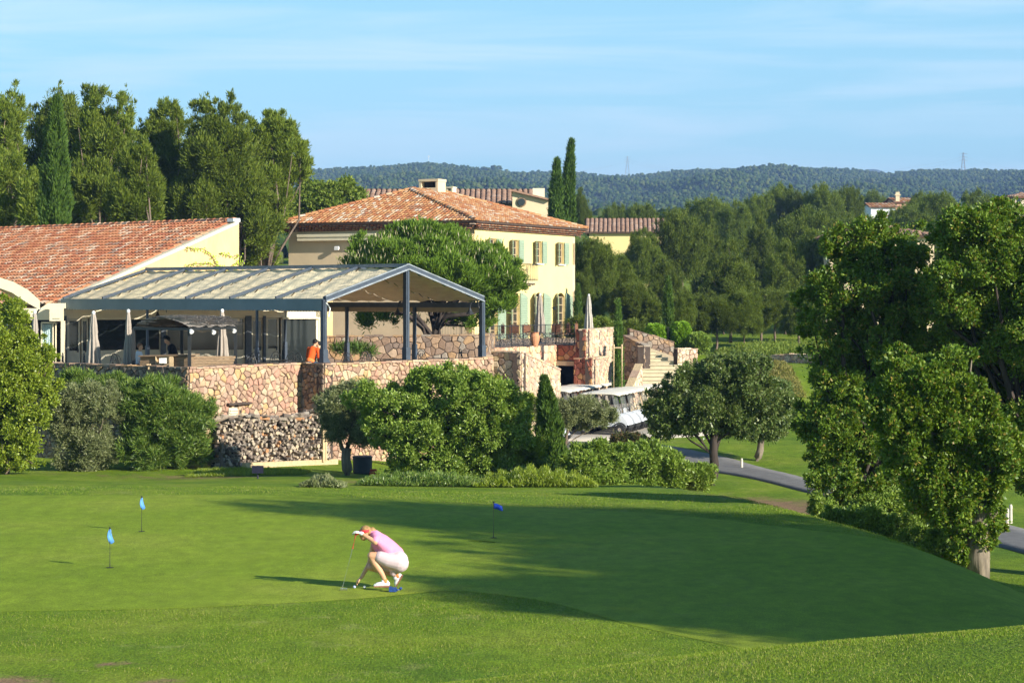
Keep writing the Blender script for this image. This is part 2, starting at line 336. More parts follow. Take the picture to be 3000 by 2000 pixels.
# ------------------------------------------------------------------ stones and walls
def clip_half(poly, px, py, nx, ny):
    out = []; k = len(poly)
    for i in range(k):
        a = poly[i]; b = poly[(i+1) % k]
        da = (a[0]-px)*nx+(a[1]-py)*ny; db = (b[0]-px)*nx+(b[1]-py)*ny
        if da <= 0: out.append(a)
        if (da < 0 < db) or (db < 0 < da):
            t = da/(da-db); out.append((a[0]+(b[0]-a[0])*t, a[1]+(b[1]-a[1])*t))
    return out
def stones(mb, O, e, n, poly, size, rng, depth=0.07, joint=0.013, squash=0.75, mi=1, jit=0.42, holes=(), drop=0.2):
    "irregular fitted stones over a convex outline poly (u along e, v up) on a face with outward normal n"
    up = Vector((0,0,1)); us_ = [p[0] for p in poly]; vs_ = [p[1] for p in poly]
    size = size*.80; su = size; sv = size*squash; S = {}
    i0 = int(min(us_)/su)-2; i1 = int(max(us_)/su)+2; j0 = int(min(vs_)/sv)-2; j1 = int(max(vs_)/sv)+2
    for i in range(i0, i1+1):
        for j in range(j0, j1+1):
            if rng.random() < drop: continue
            S[i, j] = ((i+(0.5 if j % 2 else 0)+rng.uniform(-jit, jit))*su, (j+rng.uniform(-jit, jit))*sv)
    for (i, j), (x, y) in S.items():
        if not (min(us_)-su < x < max(us_)+su and min(vs_)-sv < y < max(vs_)+sv): continue
        if any(h[0] < x < h[1] and h[2] < y < h[3] for h in holes): continue
        pl = [(x-2*su, y-2*sv), (x+2*su, y-2*sv), (x+2*su, y+2*sv), (x-2*su, y+2*sv)]
        for di in (-3,-2,-1,0,1,2,3):
            for dj in (-3,-2,-1,0,1,2,3):
                if (di or dj) and (i+di, j+dj) in S:
                    ox, oy = S[i+di, j+dj]; dx, dy = ox-x, oy-y
                    pl = clip_half(pl, (x+ox)/2, (y+oy)/2, dx, dy)
                    if len(pl) < 3: break
            if len(pl) < 3: break
        if len(pl) < 3: continue
        k = len(poly); ar = sum(poly[q][0]*poly[(q+1) % k][1]-poly[(q+1) % k][0]*poly[q][1] for q in range(k))
        sg = 1 if ar > 0 else -1
        for q in range(k):
            a = poly[q]; b = poly[(q+1) % k]; pl = clip_half(pl, a[0], a[1], sg*(b[1]-a[1]), -sg*(b[0]-a[0]))
            if len(pl) < 3: break
        if len(pl) < 3: continue
        # drop near-duplicate points
        q2 = []
        for p in pl:
            if not q2 or math.hypot(p[0]-q2[-1][0], p[1]-q2[-1][1]) > 0.012: q2.append(p)
        pl = q2
        if len(pl) < 3: continue
        cx = sum(p[0] for p in pl)/len(pl); cy = sum(p[1] for p in pl)/len(pl)
        rad = sum(math.hypot(p[0]-cx, p[1]-cy) for p in pl)/len(pl)
        if rad < 0.03: continue
        joint_ = joint*rng.uniform(.6,1.6); s0 = max(0.3, 1-joint_/rad); s1 = max(0.2, 1-(joint_+0.034)/rad)
        d = depth*rng.uniform(0.55, 1.2); tl = (rng.uniform(-.12,.12), rng.uniform(-.12,.12)); m = len(pl)
        vs = []
        for s_, dd in ((s0, -0.01), (s0, d*0.6), (s1, d)):
            for p in pl:
                u = cx+(p[0]-cx)*s_+rng.uniform(-.008,.008); v = cy+(p[1]-cy)*s_+rng.uniform(-.008,.008)
                vs.append(O+e*u+up*v+n*(dd+((u-cx)*tl[0]+(v-cy)*tl[1] if dd > 0 else 0)))
        fs = [(r*m+q, r*m+(q+1) % m, (r+1)*m+(q+1) % m, (r+1)*m+q) for r in range(2) for q in range(m)]
        fs.append(tuple(2*m+q for q in range(m)))
        mb.add(vs, fs, mi)
def wall_face(mb, A, B, z0, zA, zB, rng, size=0.3, th=0.35, depth=0.05, squash=0.8, back=False, cope=True, jit=0.42, holes=(), side=1, z0B=None):
    "straight run of wall from A to B (plan), foot at z0, top zA at A to zB at B; stones on the face to the right of A->B for side=-1"
    A = Vector((A[0], A[1], 0)); B = Vector((B[0], B[1], 0)); d = B-A; L = d.length; e = d/L; n = Vector((e.y, -e.x, 0))*side
    if z0B is None: z0B = z0
    core = [A+Vector((0,0,z0)), B+Vector((0,0,z0B)), B+Vector((0,0,zB)), A+Vector((0,0,zA))]
    mb.prism(core, -n*th, 0)
    stones(mb, A, e, n, [(0, z0), (L, z0B), (L, zB), (0, zA)], size, rng, depth, squash=squash, jit=jit, holes=holes)
    if back: stones(mb, A-n*th, e, -n, [(0, z0), (L, z0B), (L, zB), (0, zA)], size, rng, depth, squash=squash, jit=jit)
    if cope:
        k = max(1, int(L/ (size*1.1))); u = 0
        for i in range(k):
            w_ = L/k; za = zA+(zB-zA)*(u/L); zb = zA+(zB-zA)*((u+w_)/L); h = rng.uniform(0.04, 0.08)
            c0 = A+e*(u+0.006)+n*(depth*0.9+rng.uniform(-.01,.02)); c1 = A+e*(u+w_-0.006)+n*(depth*0.9+rng.uniform(-.01,.02)); ex = -n*(th+depth*0.9+rng.uniform(0,.03))
            mb.prism([c0+Vector((0,0,za+.003)), c1+Vector((0,0,zb+.003)), c1+Vector((0,0,zb+h)), c0+Vector((0,0,za+h))], ex, 1); u += w_
    return e, n
mat_mortar = M_plain('mortar', (0.075,0.055,0.045), 0.95, var=0.3, scale=8, bump=0.5)
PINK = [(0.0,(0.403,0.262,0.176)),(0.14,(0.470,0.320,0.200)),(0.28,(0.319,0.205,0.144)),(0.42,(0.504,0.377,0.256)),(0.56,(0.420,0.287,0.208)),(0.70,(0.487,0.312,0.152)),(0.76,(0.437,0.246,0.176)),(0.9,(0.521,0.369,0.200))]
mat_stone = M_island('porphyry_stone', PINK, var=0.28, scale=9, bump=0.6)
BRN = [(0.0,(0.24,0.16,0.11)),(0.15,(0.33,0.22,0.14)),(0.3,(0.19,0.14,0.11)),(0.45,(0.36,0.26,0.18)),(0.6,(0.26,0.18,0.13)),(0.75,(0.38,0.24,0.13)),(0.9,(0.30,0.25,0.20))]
mat_stoneB = M_island('brown_and_shade_stone', BRN, var=0.3, scale=9, bump=0.6)  # brown garden and stair walls; also paints shade on the terrace runs
RED = [(0.0,(0.36,0.13,0.08)),(0.15,(0.44,0.19,0.10)),(0.3,(0.29,0.10,0.07)),(0.45,(0.50,0.28,0.12)),(0.6,(0.38,0.15,0.10)),(0.75,(0.54,0.33,0.20)),(0.9,(0.33,0.12,0.08))]
mat_stoneR = M_island('red_porphyry', RED, var=0.25, scale=7, bump=0.5)
CRM = [(0.0,(0.56,0.43,0.30)),(0.15,(0.62,0.49,0.33)),(0.3,(0.47,0.33,0.24)),(0.45,(0.66,0.53,0.38)),(0.6,(0.53,0.35,0.25)),(0.75,(0.59,0.45,0.27)),(0.9,(0.43,0.32,0.25))]
mat_stoneC = M_island('cream_rubble', CRM, var=0.3, scale=10, bump=0.6)
# ------------------------------------------------------------------ roof tiles
mat_tileA = M_island('terracotta_tile', [(0.0,(0.370,0.135,0.064)),(0.14,(0.447,0.198,0.098)),(0.28,(0.310,0.108,0.059)),(0.42,(0.482,0.270,0.157)),(0.56,(0.387,0.153,0.078)),(0.66,(0.516,0.378,0.274)),(0.74,(0.430,0.180,0.088)),(0.86,(0.344,0.198,0.127)),(0.94,(0.258,0.171,0.127))], var=0.35, scale=6, bump=0.3)
mat_tileB = M_island('orange_terracotta_tile', [(0.0,(0.402,0.171,0.074)),(0.15,(0.480,0.257,0.116)),(0.3,(0.348,0.137,0.063)),(0.45,(0.511,0.342,0.210)),(0.58,(0.426,0.197,0.084)),(0.7,(0.526,0.428,0.336)),(0.8,(0.449,0.231,0.105)),(0.92,(0.310,0.163,0.095))], var=0.3, scale=6, bump=0.3)
mat_tileC = M_island('faded_brown_tile', [(0.0,(0.36,0.22,0.15)),(0.3,(0.42,0.27,0.19)),(0.6,(0.32,0.19,0.13)),(1.0,(0.46,0.32,0.24))], var=0.25, scale=5, bump=0.2)
mat_under = M_plain('tile_channel', (0.19,0.085,0.05), 0.9, var=0.35, scale=5)
mat_dark_under = M_plain('dark_channel', (0.10,0.065,0.05), 0.9, var=0.3, scale=5)
def tiles(mb, O, e, s, poly, wt=0.22, lt=0.34, rng=None, mi=1, ht=0.085, seg=5, rag=0.012):
    "barrel tiles over convex polygon poly (u along eave e, v up the slope s)"
    e = Vector(e).normalized(); s = Vector(s).normalized(); n = e.cross(s).normalized()
    if n.z < 0: n = -n
    us_ = [p[0] for p in poly]; u = min(us_)+wt/2
    while u < max(us_):
        vv = []
        k = len(poly)
        for i in range(k):
            a = poly[i]; b = poly[(i+1) % k]
            if (a[0]-u)*(b[0]-u) < 0: vv.append(a[1]+(b[1]-a[1])*(u-a[0])/(b[0]-a[0]))
        if len(vv) >= 2:
            v0, v1 = min(vv), max(vv); v = v0
            while v < v1-0.05:
                v2 = min(v+lt*1.12, v1+0.03); r0 = wt*0.40; r1 = wt*0.33; du = rng.uniform(-rag, rag); dn = rng.uniform(0, rag)
                vs = []
                for (vq, rq, hq) in ((v, r0, 0.035), (v2, r1, 0.0)):
                    for q in range(seg+1):
                        t = math.pi*q/seg
                        vs.append(O+e*(u+du+math.cos(t)*rq)+s*vq+n*(hq+dn+math.sin(t)*ht*rq/(wt*0.4)*0.95+0.004))
                m = seg+1; fs = [(q, q+1, m+q+1, m+q) for q in range(seg)]; fs.append(tuple(range(m)))
                mb.add(vs, fs, mi); v += lt
        u += wt
def roof_plane(mb, P0, P1, P2, P3, rng, wt=0.22, lt=0.34, th=0.10, mi=(0, 1)):
    "eave P0->P1, ridge side P2,P3 (P3 above P0); slab with tiles"
    P0, P1, P2, P3 = map(Vector, (P0, P1, P2, P3)); e = (P1-P0).normalized()
    n = e.cross((P2-P0)); n = n.normalized() if n.length > 1e-6 else e.cross(P3-P0).normalized()
    if n.z < 0: n = -n
    s = n.cross(e); 
    if s.z < 0: s = -s
    pts = [P0, P1, P2, P3]
    if (P3-P2).length < 1e-4: pts = [P0, P1, P2]
    mb.prism(pts, -n*th, mi[0])
    poly = [((p-P0).dot(e), (p-P0).dot(s)) for p in pts]
    tiles(mb, P0, e, s, poly, wt, lt, rng, mi[1])
    return e, s, n
def ridge_tiles(mb, A, B, rng, r=0.13, L=0.36, mi=1):
    A = Vector(A); B = Vector(B); d = B-A; k = max(1, int(d.length/L)); dd = d/k; u, v, f = basis(d)
    if v.z < 0: v = -v
    for i in range(k):
        a = A+dd*i; b = A+dd*(i+1.1); vs = []
        for (p, rr, h) in ((a, r*1.08, 0.02), (b, r*0.92, 0.0)):
            for q in range(6):
                t = math.pi*q/5; vs.append(p+u*(math.cos(t)*rr)+v*(math.sin(t)*rr*0.8+h))
        mb.add(vs, [(q, q+1, 7+q, 6+q) for q in range(5)]+[tuple(range(6))], mi)
# ------------------------------------------------------------------ paints and plasters
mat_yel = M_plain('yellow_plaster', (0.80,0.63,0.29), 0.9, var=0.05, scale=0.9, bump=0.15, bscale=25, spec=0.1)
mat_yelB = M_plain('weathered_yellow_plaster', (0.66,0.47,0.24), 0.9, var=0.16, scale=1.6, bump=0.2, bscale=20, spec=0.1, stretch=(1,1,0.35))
mat_beige = M_plain('beige_and_shade_plaster', (0.70,0.55,0.36), 0.9, var=0.07, scale=1.2, bump=0.15, spec=0.1)  # beige houses; also paints shade on the yellow house
mat_cream = M_plain('cream_paint', (0.74,0.66,0.47), 0.6, var=0.06, scale=3)
mat_greycream = M_plain('grey_cream_joinery', (0.55,0.50,0.38), 0.6, var=0.06, scale=4)
mat_shut = M_plain('sage_green_shutter', (0.27,0.35,0.25), 0.65, var=0.08, scale=5)
mat_steel = M_plain('dark_blue_steel', (0.055,0.07,0.095), 0.45, var=0.2, scale=4, spec=0.5)
mat_iron = M_plain('black_wrought_iron', (0.02,0.022,0.024), 0.5, var=0.2, scale=10, spec=0.5)
mat_white = M_plain('white_paint', (0.78,0.78,0.76), 0.4, var=0.03, scale=4, spec=0.5)
mat_dark = M_plain('painted_shade', (0.018,0.016,0.014), 0.9, var=0.3, scale=2)  # near-black colour paints in the shade of recesses and unlit rooms
mat_glass = M_glass('dark_window_glass'); mat_glassB = M_glass('brown_window_glass', (0.05,0.035,0.018), 0.12)
mat_canvas = M_island('cream_canvas', [(0.0,(0.72,0.60,0.38)),(0.4,(0.62,0.51,0.33)),(0.7,(0.76,0.65,0.44)),(1.0,(0.80,0.64,0.30))], rough=0.9, var=0.12, scale=2, bump=0.1)
mat_valance = M_plain('blue_grey_canvas', (0.19,0.245,0.255), 0.85, var=0.1, scale=1.5)
mat_taupe = M_plain('taupe_canvas', (0.36,0.31,0.26), 0.9, var=0.12, scale=5)
mat_wood = M_plain('weathered_wood', (0.25,0.17,0.10), 0.85, var=0.35, scale=5, bump=0.3, stretch=(1,1,8))
mat_palewood = M_plain('pale_wood', (0.52,0.38,0.22), 0.8, var=0.2, scale=8, bump=0.2)
mat_joinery = M_plain('faded_oak_joinery', (0.40,0.31,0.19), .7, var=.15, scale=6)
mat_floor = M_plain('terrace_paving', (0.36,0.26,0.19), 0.9, var=0.2, scale=2.5)
mat_step = M_plain('pale_stone_step', (0.58,0.50,0.34), 0.85, var=0.16, scale=4, bump=0.2, stretch=(1,1,4))
mat_limestone = M_plain('limestone_slab', (0.47,0.38,0.26), 0.9, var=0.12, scale=3)
rng = random.Random(7)
UP = Vector((0,0,1))
def V2(x, y, z=0.0): return Vector((x, y, z))
# ------------------------------------------------------------------ lower terrace and its stone wall
W0, W1, W2, W3, W4, W5 = (-15.9,70.8), (-10.0,66.1), (-6.92,70.3), (-6.1,69.35), (-0.70,75.6), (-0.95,84.5)
tw = thing('terrace_wall', 'long pink and ochre rubble stone retaining wall under the restaurant terrace', 'wall', (W1[0], W1[1], -1.3))
m = MB(); wall_face(m, W0, W1, -1.3, 2.10, 2.08, rng, 0.25, jit=.47); m.build('shade_toned_run', [mat_mortar, mat_stoneB], tw)  # darker brown stone puts the shade of this run into its colour
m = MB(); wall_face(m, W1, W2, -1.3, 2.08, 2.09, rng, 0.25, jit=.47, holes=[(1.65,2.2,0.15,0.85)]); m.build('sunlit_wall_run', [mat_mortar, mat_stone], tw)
m = MB(); wall_face(m, W2, W3, -1.3, 2.09, 2.10, rng, 0.25, jit=.45); m.build('wall_return', [mat_mortar, mat_stoneB], tw)  # return darkened the same way, shade in the stone colour
m = MB(); wall_face(m, W3, W4, -1.3, 2.10, 2.13, rng, 0.23, jit=.47); wall_face(m, W4, W5, -1.8, 2.13, 2.1, rng, 0.3); m.build('long_wall_run', [mat_mortar, mat_stone], tw)
# vent and lintel in the sunlit run
a = Vector((W1[0], W1[1], 0)); b = Vector((W2[0], W2[1], 0)); e1 = (b-a).normalized(); n1 = Vector((e1.y, -e1.x, 0))
m = MB(); m.box(a+e1*1.92+n1*0.0+UP*0.42, (0.40,0.10,0.78), (e1,n1,UP)); m.build('vent_frame', mat_greycream, tw)
m = MB()
for i in range(9): m.box(a+e1*1.92+n1*0.075+UP*(0.10+i*0.078), (0.34,0.05,0.042), (e1,(n1+UP*.5).normalized(),UP))
m.build('vent_slats', mat_cream, tw)
m = MB(); m.box(a+e1*2.15+n1*0.09+UP*0.93, (1.05,0.14,0.07), (e1,n1,UP)); m.box(a+e1*2.25+n1*0.03+UP*0.42, (0.10,0.06,0.8), (e1,n1,UP)); m.build('lintel', mat_mortar, tw)
m = MB(); m.prism([(-16.1,71,1.1),(-10.1,66.6,1.1),(-6.95,70.7,1.1),(-6.0,70.1,1.1),(-0.95,75.8,1.1),(-1.2,84.3,1.1),(-1.5,86.3,1.1),(-8,84.8,1.1),(-17,84,1.1),(-24,86,1.1)], UP*0.2)
o = m.build('terrace_floor', mat_floor); tag(o, 'paved floor of the restaurant terrace', kind='structure')
# ------------------------------------------------------------------ long low restaurant building with big tiled shed roof
G0 = Vector((-16.7,79.4,0)); gdir = Vector((.667,.745,0)).normalized(); q = Vector((-.745,.667,0)).normalized()
G1 = G0+gdir*8.6; RL = 26
lb = thing('restaurant_building', 'low ochre building on the left with a broad red tiled shed roof', 'building', (-18, 84, 1.3))
m = MB()
m.prism([G0+UP*1.0, G1+UP*1.0, G1+UP*7.28, G0+UP*4.10], q*0.3)
m.prism([G1+UP*1.0+q*.3, G1+UP*1.0+q*RL, G1+UP*7.25+q*RL, G1+UP*7.25+q*.3], -gdir*0.3)
m.build('wall', mat_yelB, lb)
m = MB(); ext = 0.06; m.prism([G0+UP*4.10, G1+UP*7.28, G1+UP*7.40, G0+UP*4.22], q*0.34-q*ext*0); m.build('gable_coping', mat_cream, lb)
m = MB(); rr = random.Random(3)
sl = (UP*3.18+gdir*8.6); e0 = G0+UP*4.20+q*0.30-gdir*0.5-UP*0.185
roof_plane(m, e0+q*RL, e0, e0+sl*1.06, e0+sl*1.06+q*RL, rr, 0.215, 0.36, 0.12)
m.build('roof', [mat_under, mat_tileA], lb)
m = MB(); top = e0+sl*1.06+UP*0.03; ridge_tiles(m, top, top+q*RL, rr, 0.13, 0.4); m.build('ridge_tiles', [mat_under, mat_tileA], lb)
m = MB(); tp = G1+UP*7.42; m.box(tp+q*0.15-gdir*0.15, (0.34,0.4,0.14), (gdir,q,UP)); m.build('corner_cap', mat_white, lb)
# ivy on the gable
mat_ivy = M_leaf('young_ivy_leaf', [(0.0,(0.20,0.30,0.02)),(0.5,(0.30,0.42,0.03)),(1.0,(0.38,0.50,0.05))], trans=0.2)
def on_gable(px, py):
    k = (px-1500)/F; s_ = (k*G0.y-G0.x)/(gdir.x-k*gdir.y); p = G0+gdir*s_; Y = p.y
    return Vector((p.x, p.y, CAMZ-(py-HOR)/F*Y))
gn = Vector((gdir.y, -gdir.x, 0))
m = MB(); lr = random.Random(5); stems = MB()
for line in [[(706,800),(704,765),(700,745),(680,752),(655,745),(640,742)],[(704,770),(690,772),(665,785),(640,785),(615,772),(580,772),(552,775),(538,790)],[(640,785),(628,765),(612,740),(590,728),(565,730),(545,725),(548,738)],[(640,786),(615,797),(585,797),(560,798)],[(652,790),(632,772)],[(690,790),(660,797),(640,798)]]:
    pts = [on_gable(*p)+gn*0.03 for p in line]; stems.tube(pts, 0.012, 4)
    for i in range(len(pts)-1):
        L = (pts[i+1]-pts[i]).length
        for k in range(int(L*26)):
            c = pts[i].lerp(pts[i+1], lr.random())+gdir*lr.gauss(0,.05)+UP*lr.gauss(0,.05)+gn*lr.uniform(.01,.09)
            d1 = (gdir*lr.uniform(-1,1)+UP*lr.uniform(-1,.4)+gn*lr.uniform(0,.5)).normalized()*lr.uniform(.05,.085); d2 = d1.cross(gn).normalized()*0.04
            m.add([c, c+d1*.5+d2, c+d1, c+d1*.5-d2], [(0,1,2,3)])
iv = thing('climbing_ivy', 'bright green ivy creeping in strands over the ochre gable wall', 'ivy', on_gable(640,785)); m.build('leaves', mat_ivy, iv); stems.build('stems', mat_wood, iv)
# arched porch roof at the far left, wall box, pilaster and door with pale curtain
ap = thing('arched_porch', 'cream curved porch roof at the left edge behind the tall laurel', 'porch', P(20, 880, 72))
up_ = [(-160,800),(-80,803),(0,813),(41,826),(82,849),(117,880)]; lo_ = [(-160,826),(-80,830),(0,844),(35,857),(82,888),(117,907)]
m = MB(); bk = Vector((-2.2,6.5,0))
for i in range(5):
    m.prism([P(*lo_[i],72), P(*lo_[i+1],72), P(*up_[i+1],72), P(*up_[i],72)], Vector((-.05,.18,0)))
m.build('fascia', mat_cream, ap)
m = MB()
for i in range(5):
    a_, b_ = P(up_[i][0],up_[i][1]+3,72.2), P(up_[i+1][0],up_[i+1][1]+3,72.2); m.prism([a_-UP*.12, b_-UP*.12, b_, a_], bk)
m.build('vault', mat_beige, ap)
m = MB(); m.tube([P(117,905,72.3), P(108,915,72.6), P(104,925,73)], 0.04, 6); m.tube([P(20,870,72.4), P(20,1100,72.4)], 0.07, 8); m.build('support', mat_steel, ap)
m = MB()
m.prism([P(60,1110,78.6), P(190,1110,78.6), P(190,935,78.6), P(60,935,78.6)], (0,.2,0)); m.build('shade_slab', mat_dark, lb)  # near-black slab painted as the shade of an opening
m = MB(); m.prism([P(60,937,78.4), P(150,937,78.4), P(150,903,78.4), P(60,903,78.4)], (0,.4,0)); m.prism([P(178,1115,78.3), P(187,1115,78.3), P(187,940,78.3), P(178,940,78.3)], (0,.3,0))
m.prism([P(118,903,78.4), P(190,903,78.4), P(190,888,78.4), P(140,888,78.4)], (0,.4,0)); m.build('pilaster', mat_cream, lb)
m = MB(); m.box(P(166,917,78.0), (36/F*78, .35, 46/F*78)); bx_ = m.build('air_conditioner', mat_cream, lb)
m = MB(); m.box(P(166,932,77.8), (20/F*78,.02,.02)); m.build('vent_line', mat_greycream, bx_)
m = MB()
cp = [P(122+i*1.75, 1080, 78.45)+Vector((0, 0.045*math.sin(i*1.9), 0)) for i in range(19)]
for i in range(18): m.add([cp[i], cp[i+1], cp[i+1]+UP*(132/F*78), cp[i]+UP*(132/F*78)], [(0,1,2,3)])
crt = m.build('curtain', M_plain('pale_aqua_curtain', (0.52,0.66,0.66), 0.9, var=0.05), lb)
m = MB()
for px in (121, 155, 163): m.prism([P(px-1.5,1090,78.35), P(px+1.5,1090,78.35), P(px+1.5,945,78.35), P(px-1.5,945,78.35)], (0,.08,0))
m.prism([P(120,947,78.35), P(165,947,78.35), P(165,943,78.35), P(120,943,78.35)], (0,.08,0)); m.build('door_frame', mat_cream, lb)
# ------------------------------------------------------------------ glazed dining room front under the canopy
F0 = Vector((-16.62,79.15,0)); F1 = Vector((-7.47,83.5,0)); fe = (F1-F0).normalized(); fn = Vector((fe.y,-fe.x,0))
def fu(px): k = (px-1500)/F; return (k*F0.y-F0.x)/(fe.x-k*fe.y)
def fzz(py, px): Y = F0.y+fe.y*fu(px); return CAMZ-(py-HOR)/F*Y
def frect(mb, px0, px1, py0, py1, d0=0.0, th=0.06, mi=0, z0=None):
    u0, u1 = fu(px0), fu(px1); pm = (px0+px1)/2; za = fzz(py1, pm) if z0 is None else z0; zb = fzz(py0, pm)
    mb.box(F0+fe*(u0+u1)/2+fn*(d0-th/2)+UP*(za+zb)/2, (u1-u0, th, zb-za), (fe, fn, UP), mi)
dr = thing('dining_room', 'glazed dining room front with cream doors under the striped canopy', 'building', F0+UP*1.3)
m = MB(); m.prism([F0+UP*4.08, F1+UP*4.08, F1+UP*4.08-fn*5, F0+UP*4.08-fn*5], UP*.1)
frect(m, 190, 940, 880, 931, 0, .25)
m.prism([F1+UP*1.2, F1+UP*4.08, F1+UP*4.08-fn*5, F1+UP*1.2-fn*5], -fe*.2)
m.build('header_wall', mat_cream, dr)
m = MB(); frect(m, 186, 940, 925, 1100, -1.9, .1, z0=1.3); m.build('back_wall', M_plain('ochre_interior', (0.30,0.2,0.07), 0.9, var=0.3, scale=0.6), dr)
def fdoor(px0, px1, gl0, gl1, gy0, gy1, gm=None, label=None):
    d = MB(); frect(d, px0, gl0, 931, 0, .0, .08, z0=1.32); frect(d, gl1, px1, 931, 0, 0, .08, z0=1.32); frect(d, gl0, gl1, 931, gy0, -.002, .076); frect(d, gl0, gl1, gy1, 0, -.002, .076, z0=1.32)
    o = d.build('door', mat_greycream, dr); g_ = MB(); frect(g_, gl0, gl1, gy0, gy1, -.03, .02); g_.build('pane', gm or mat_glass, o)
    h = MB(); hp = F0+fe*(fu(px1)-.1)+fn*.04+UP*2.35; h.box(hp, (.04,.05,.14), (fe,fn,UP)); h.build('handle', mat_iron, o)
fdoor(196, 235, 203, 229, 940, 1027); fdoor(239, 258, 243, 254, 940, 1027); fdoor(779, 817, 785, 812, 935, 1020); fdoor(737, 769, 741, 766, 940, 1022, mat_glassB)
def fwin(px0, px1, gy1, gm, frame=3):
    d = MB(); frect(d, px0, px0+frame, 931, 0, .02, .1, z0=1.32); frect(d, px1-frame, px1, 931, 0, .02, .1, z0=1.32); frect(d, px0+frame, px1-frame, gy1, 0, .0, .1, z0=1.32); frect(d, px0+frame, px1-frame, 931, 935, .01, .08)
    o = d.build('window', mat_greycream, dr); g_ = MB(); frect(g_, px0+frame, px1-frame, 935, gy1, -.04, .02); g_.build('pane', gm, o)
fwin(262, 470, 1025, mat_glass); fwin(487, 716, 1025, mat_glassB); fwin(823, 936, 1062, mat_glass, 2)
m = MB()
for px, w_ in ((190,8),(478,15),(727,17),(774,7)): frect(m, px-w_/2, px+w_/2, 925, 0, .08, .2, z0=1.32)
m.build('dark_gap_strip', mat_steel, dr)  # dark strips stand in for shaded gaps between doors and windows
m = MB(); frect(m, 500, 700, 934, 942, .1, .05); frect(m, 262, 470, 929, 936, .1, .05); frect(m, 825, 934, 929, 934, .1, .05); m.build('blind_roll', mat_cream, dr)
m = MB(); frect(m, 828, 934, 992, 1012, -1.2, .5); m.build('banquette', M_plain('ochre_bench',(0.45,0.30,0.06),.8), dr)
# ------------------------------------------------------------------ flat roofed annex behind the canopy
an = thing('flat_roofed_annex', 'sandstone annex with flat coping showing between the canopy ridge and the yellow house', 'building', P(830,900,100))
m = MB(); m.prism([P(690,1040,100), P(975,1040,102), P(975,792,102), P(690,792,100)], (-1,6,0)); m.build('wall', mat_yelB, an)
m = MB(); m.prism([P(688,792,99.9), P(977,791,101.9), P(977,785,101.9), P(688,785,99.9)], (-1,6.2,0)); m.build('coping', mat_limestone, an)
# ------------------------------------------------------------------ terrace canopy
C1 = Vector((-6.17,70.0,0)); cq = Vector((-.76,.65,0)).normalized(); C4 = Vector((-1.07,76.3,0)); cg = (C4-C1); cw = cg.length; cg.normalize(); Lc = 13.7
EZ, RZ = 4.24, 5.33
tc_ = thing('terrace_canopy', 'large gabled steel canopy with cream fabric panels over the restaurant terrace', 'canopy', C1+UP*1.3)
def cpt(a, b, dz=0):  # a metres along the ridge direction, b 0..1 eave to far eave
    z = EZ+(RZ-EZ)*(1-abs(2*b-1)); return C1+cq*a+cg*(cw*b)+UP*(z+dz)
nb_ = 6; pr = random.Random(11)
for side in (0, 1):
    m = MB(); na, nbb = 20, 54
    for k in range(nb_):
        a0 = Lc*k/nb_+0.03; a1 = Lc*(k+1)/nb_-0.03
        
        vs = []
        for i in range(na+1):
            for j in range(nbb+1):
                a = a0+(a1-a0)*i/na; t = j/nbb; b = 0.5*t if side == 0 else 1-0.5*t
                sag = -0.10*abs(math.sin(math.pi*t*9))**0.7*(0.55+0.45*abs(math.sin(math.pi*(i/na)*2)))-0.02*math.sin(a*9+t*40)
                vs.append(cpt(a, b, sag-0.02))
        fs = [(i*(nbb+1)+j, (i+1)*(nbb+1)+j, (i+1)*(nbb+1)+j+1, i*(nbb+1)+j+1) for i in range(na) for j in range(nbb)]
        m.add(vs, fs)
    m.build('fabric_panel', mat_canvas, tc_)
for k in range(nb_+1):
    a = Lc*k/nb_
    for side in (0, 1):
        m = MB(); m.bar(cpt(a, 0.0 if side == 0 else 1.0, 0.05), cpt(a, 0.5, 0.05), 0.06, 0.08); m.build('rafter', mat_steel, tc_)
m = MB(); m.bar(cpt(-.1,.5,.07), cpt(Lc,.5,.07), .16, .12); m.build('ridge_beam', M_plain('grey_ridge_cover',(0.16,0.18,0.20),.5,var=.2), tc_)
for b, dz in ((0, -.08), (1, -.2)):
    m = MB(); m.bar(cpt(0,b,dz), cpt(Lc,b,dz), .12, .18); m.build('eave_beam', mat_steel, tc_)
# galvanised edge flashing on the gable truss
mat_flash = M_plain('pale_aluminium_edge', (0.45,0.46,0.48), 0.35, metal=0.6, var=0.3, scale=3)
for b0, b1 in ((0,.5),(1,.5)):
    m = MB(); m.bar(cpt(-.13,b0,-.07), cpt(-.13,b1,-.06), .03, .05); m.bar(cpt(-.11,b0,.10), cpt(-.11,b1,.11), .03, .035); m.build('gable_edging', mat_flash, tc_)
    m = MB(); m.bar(cpt(-.08,b0,.02), cpt(-.08,b1,.02), .06, .14); m.build('gable_beam', mat_steel, tc_)
m = MB(); nv = 330; top_, bot_ = [], []
for i in range(nv+1):
    a = Lc*i/nv; p = cpt(a, 0, 0.02)-cg*0.10; ph = (a/0.16) % 1
    top_.append(p); bot_.append(p-UP*(0.37+0.035*math.sin(math.pi*ph))-cg*0.015*math.sin(a*2.3))
m.add(top_+bot_, [(i, i+1, nv+2+i, nv+1+i) for i in range(nv)]); m.build('valance', mat_valance, tc_)
m = MB(); top_, bot_ = [], []
for i in range(nv+1):
    a = Lc*i/nv; p = cpt(a, 1, -0.29)+cg*0.05; top_.append(p); bot_.append(p-UP*(0.16+0.02*math.sin(math.pi*((a/.16) % 1))))
m.add(top_+bot_, [(i, i+1, nv+2+i, nv+1+i) for i in range(nv)]); m.build('rear_valance', M_plain('tan_canvas',(0.42,0.33,0.2),.9), tc_)
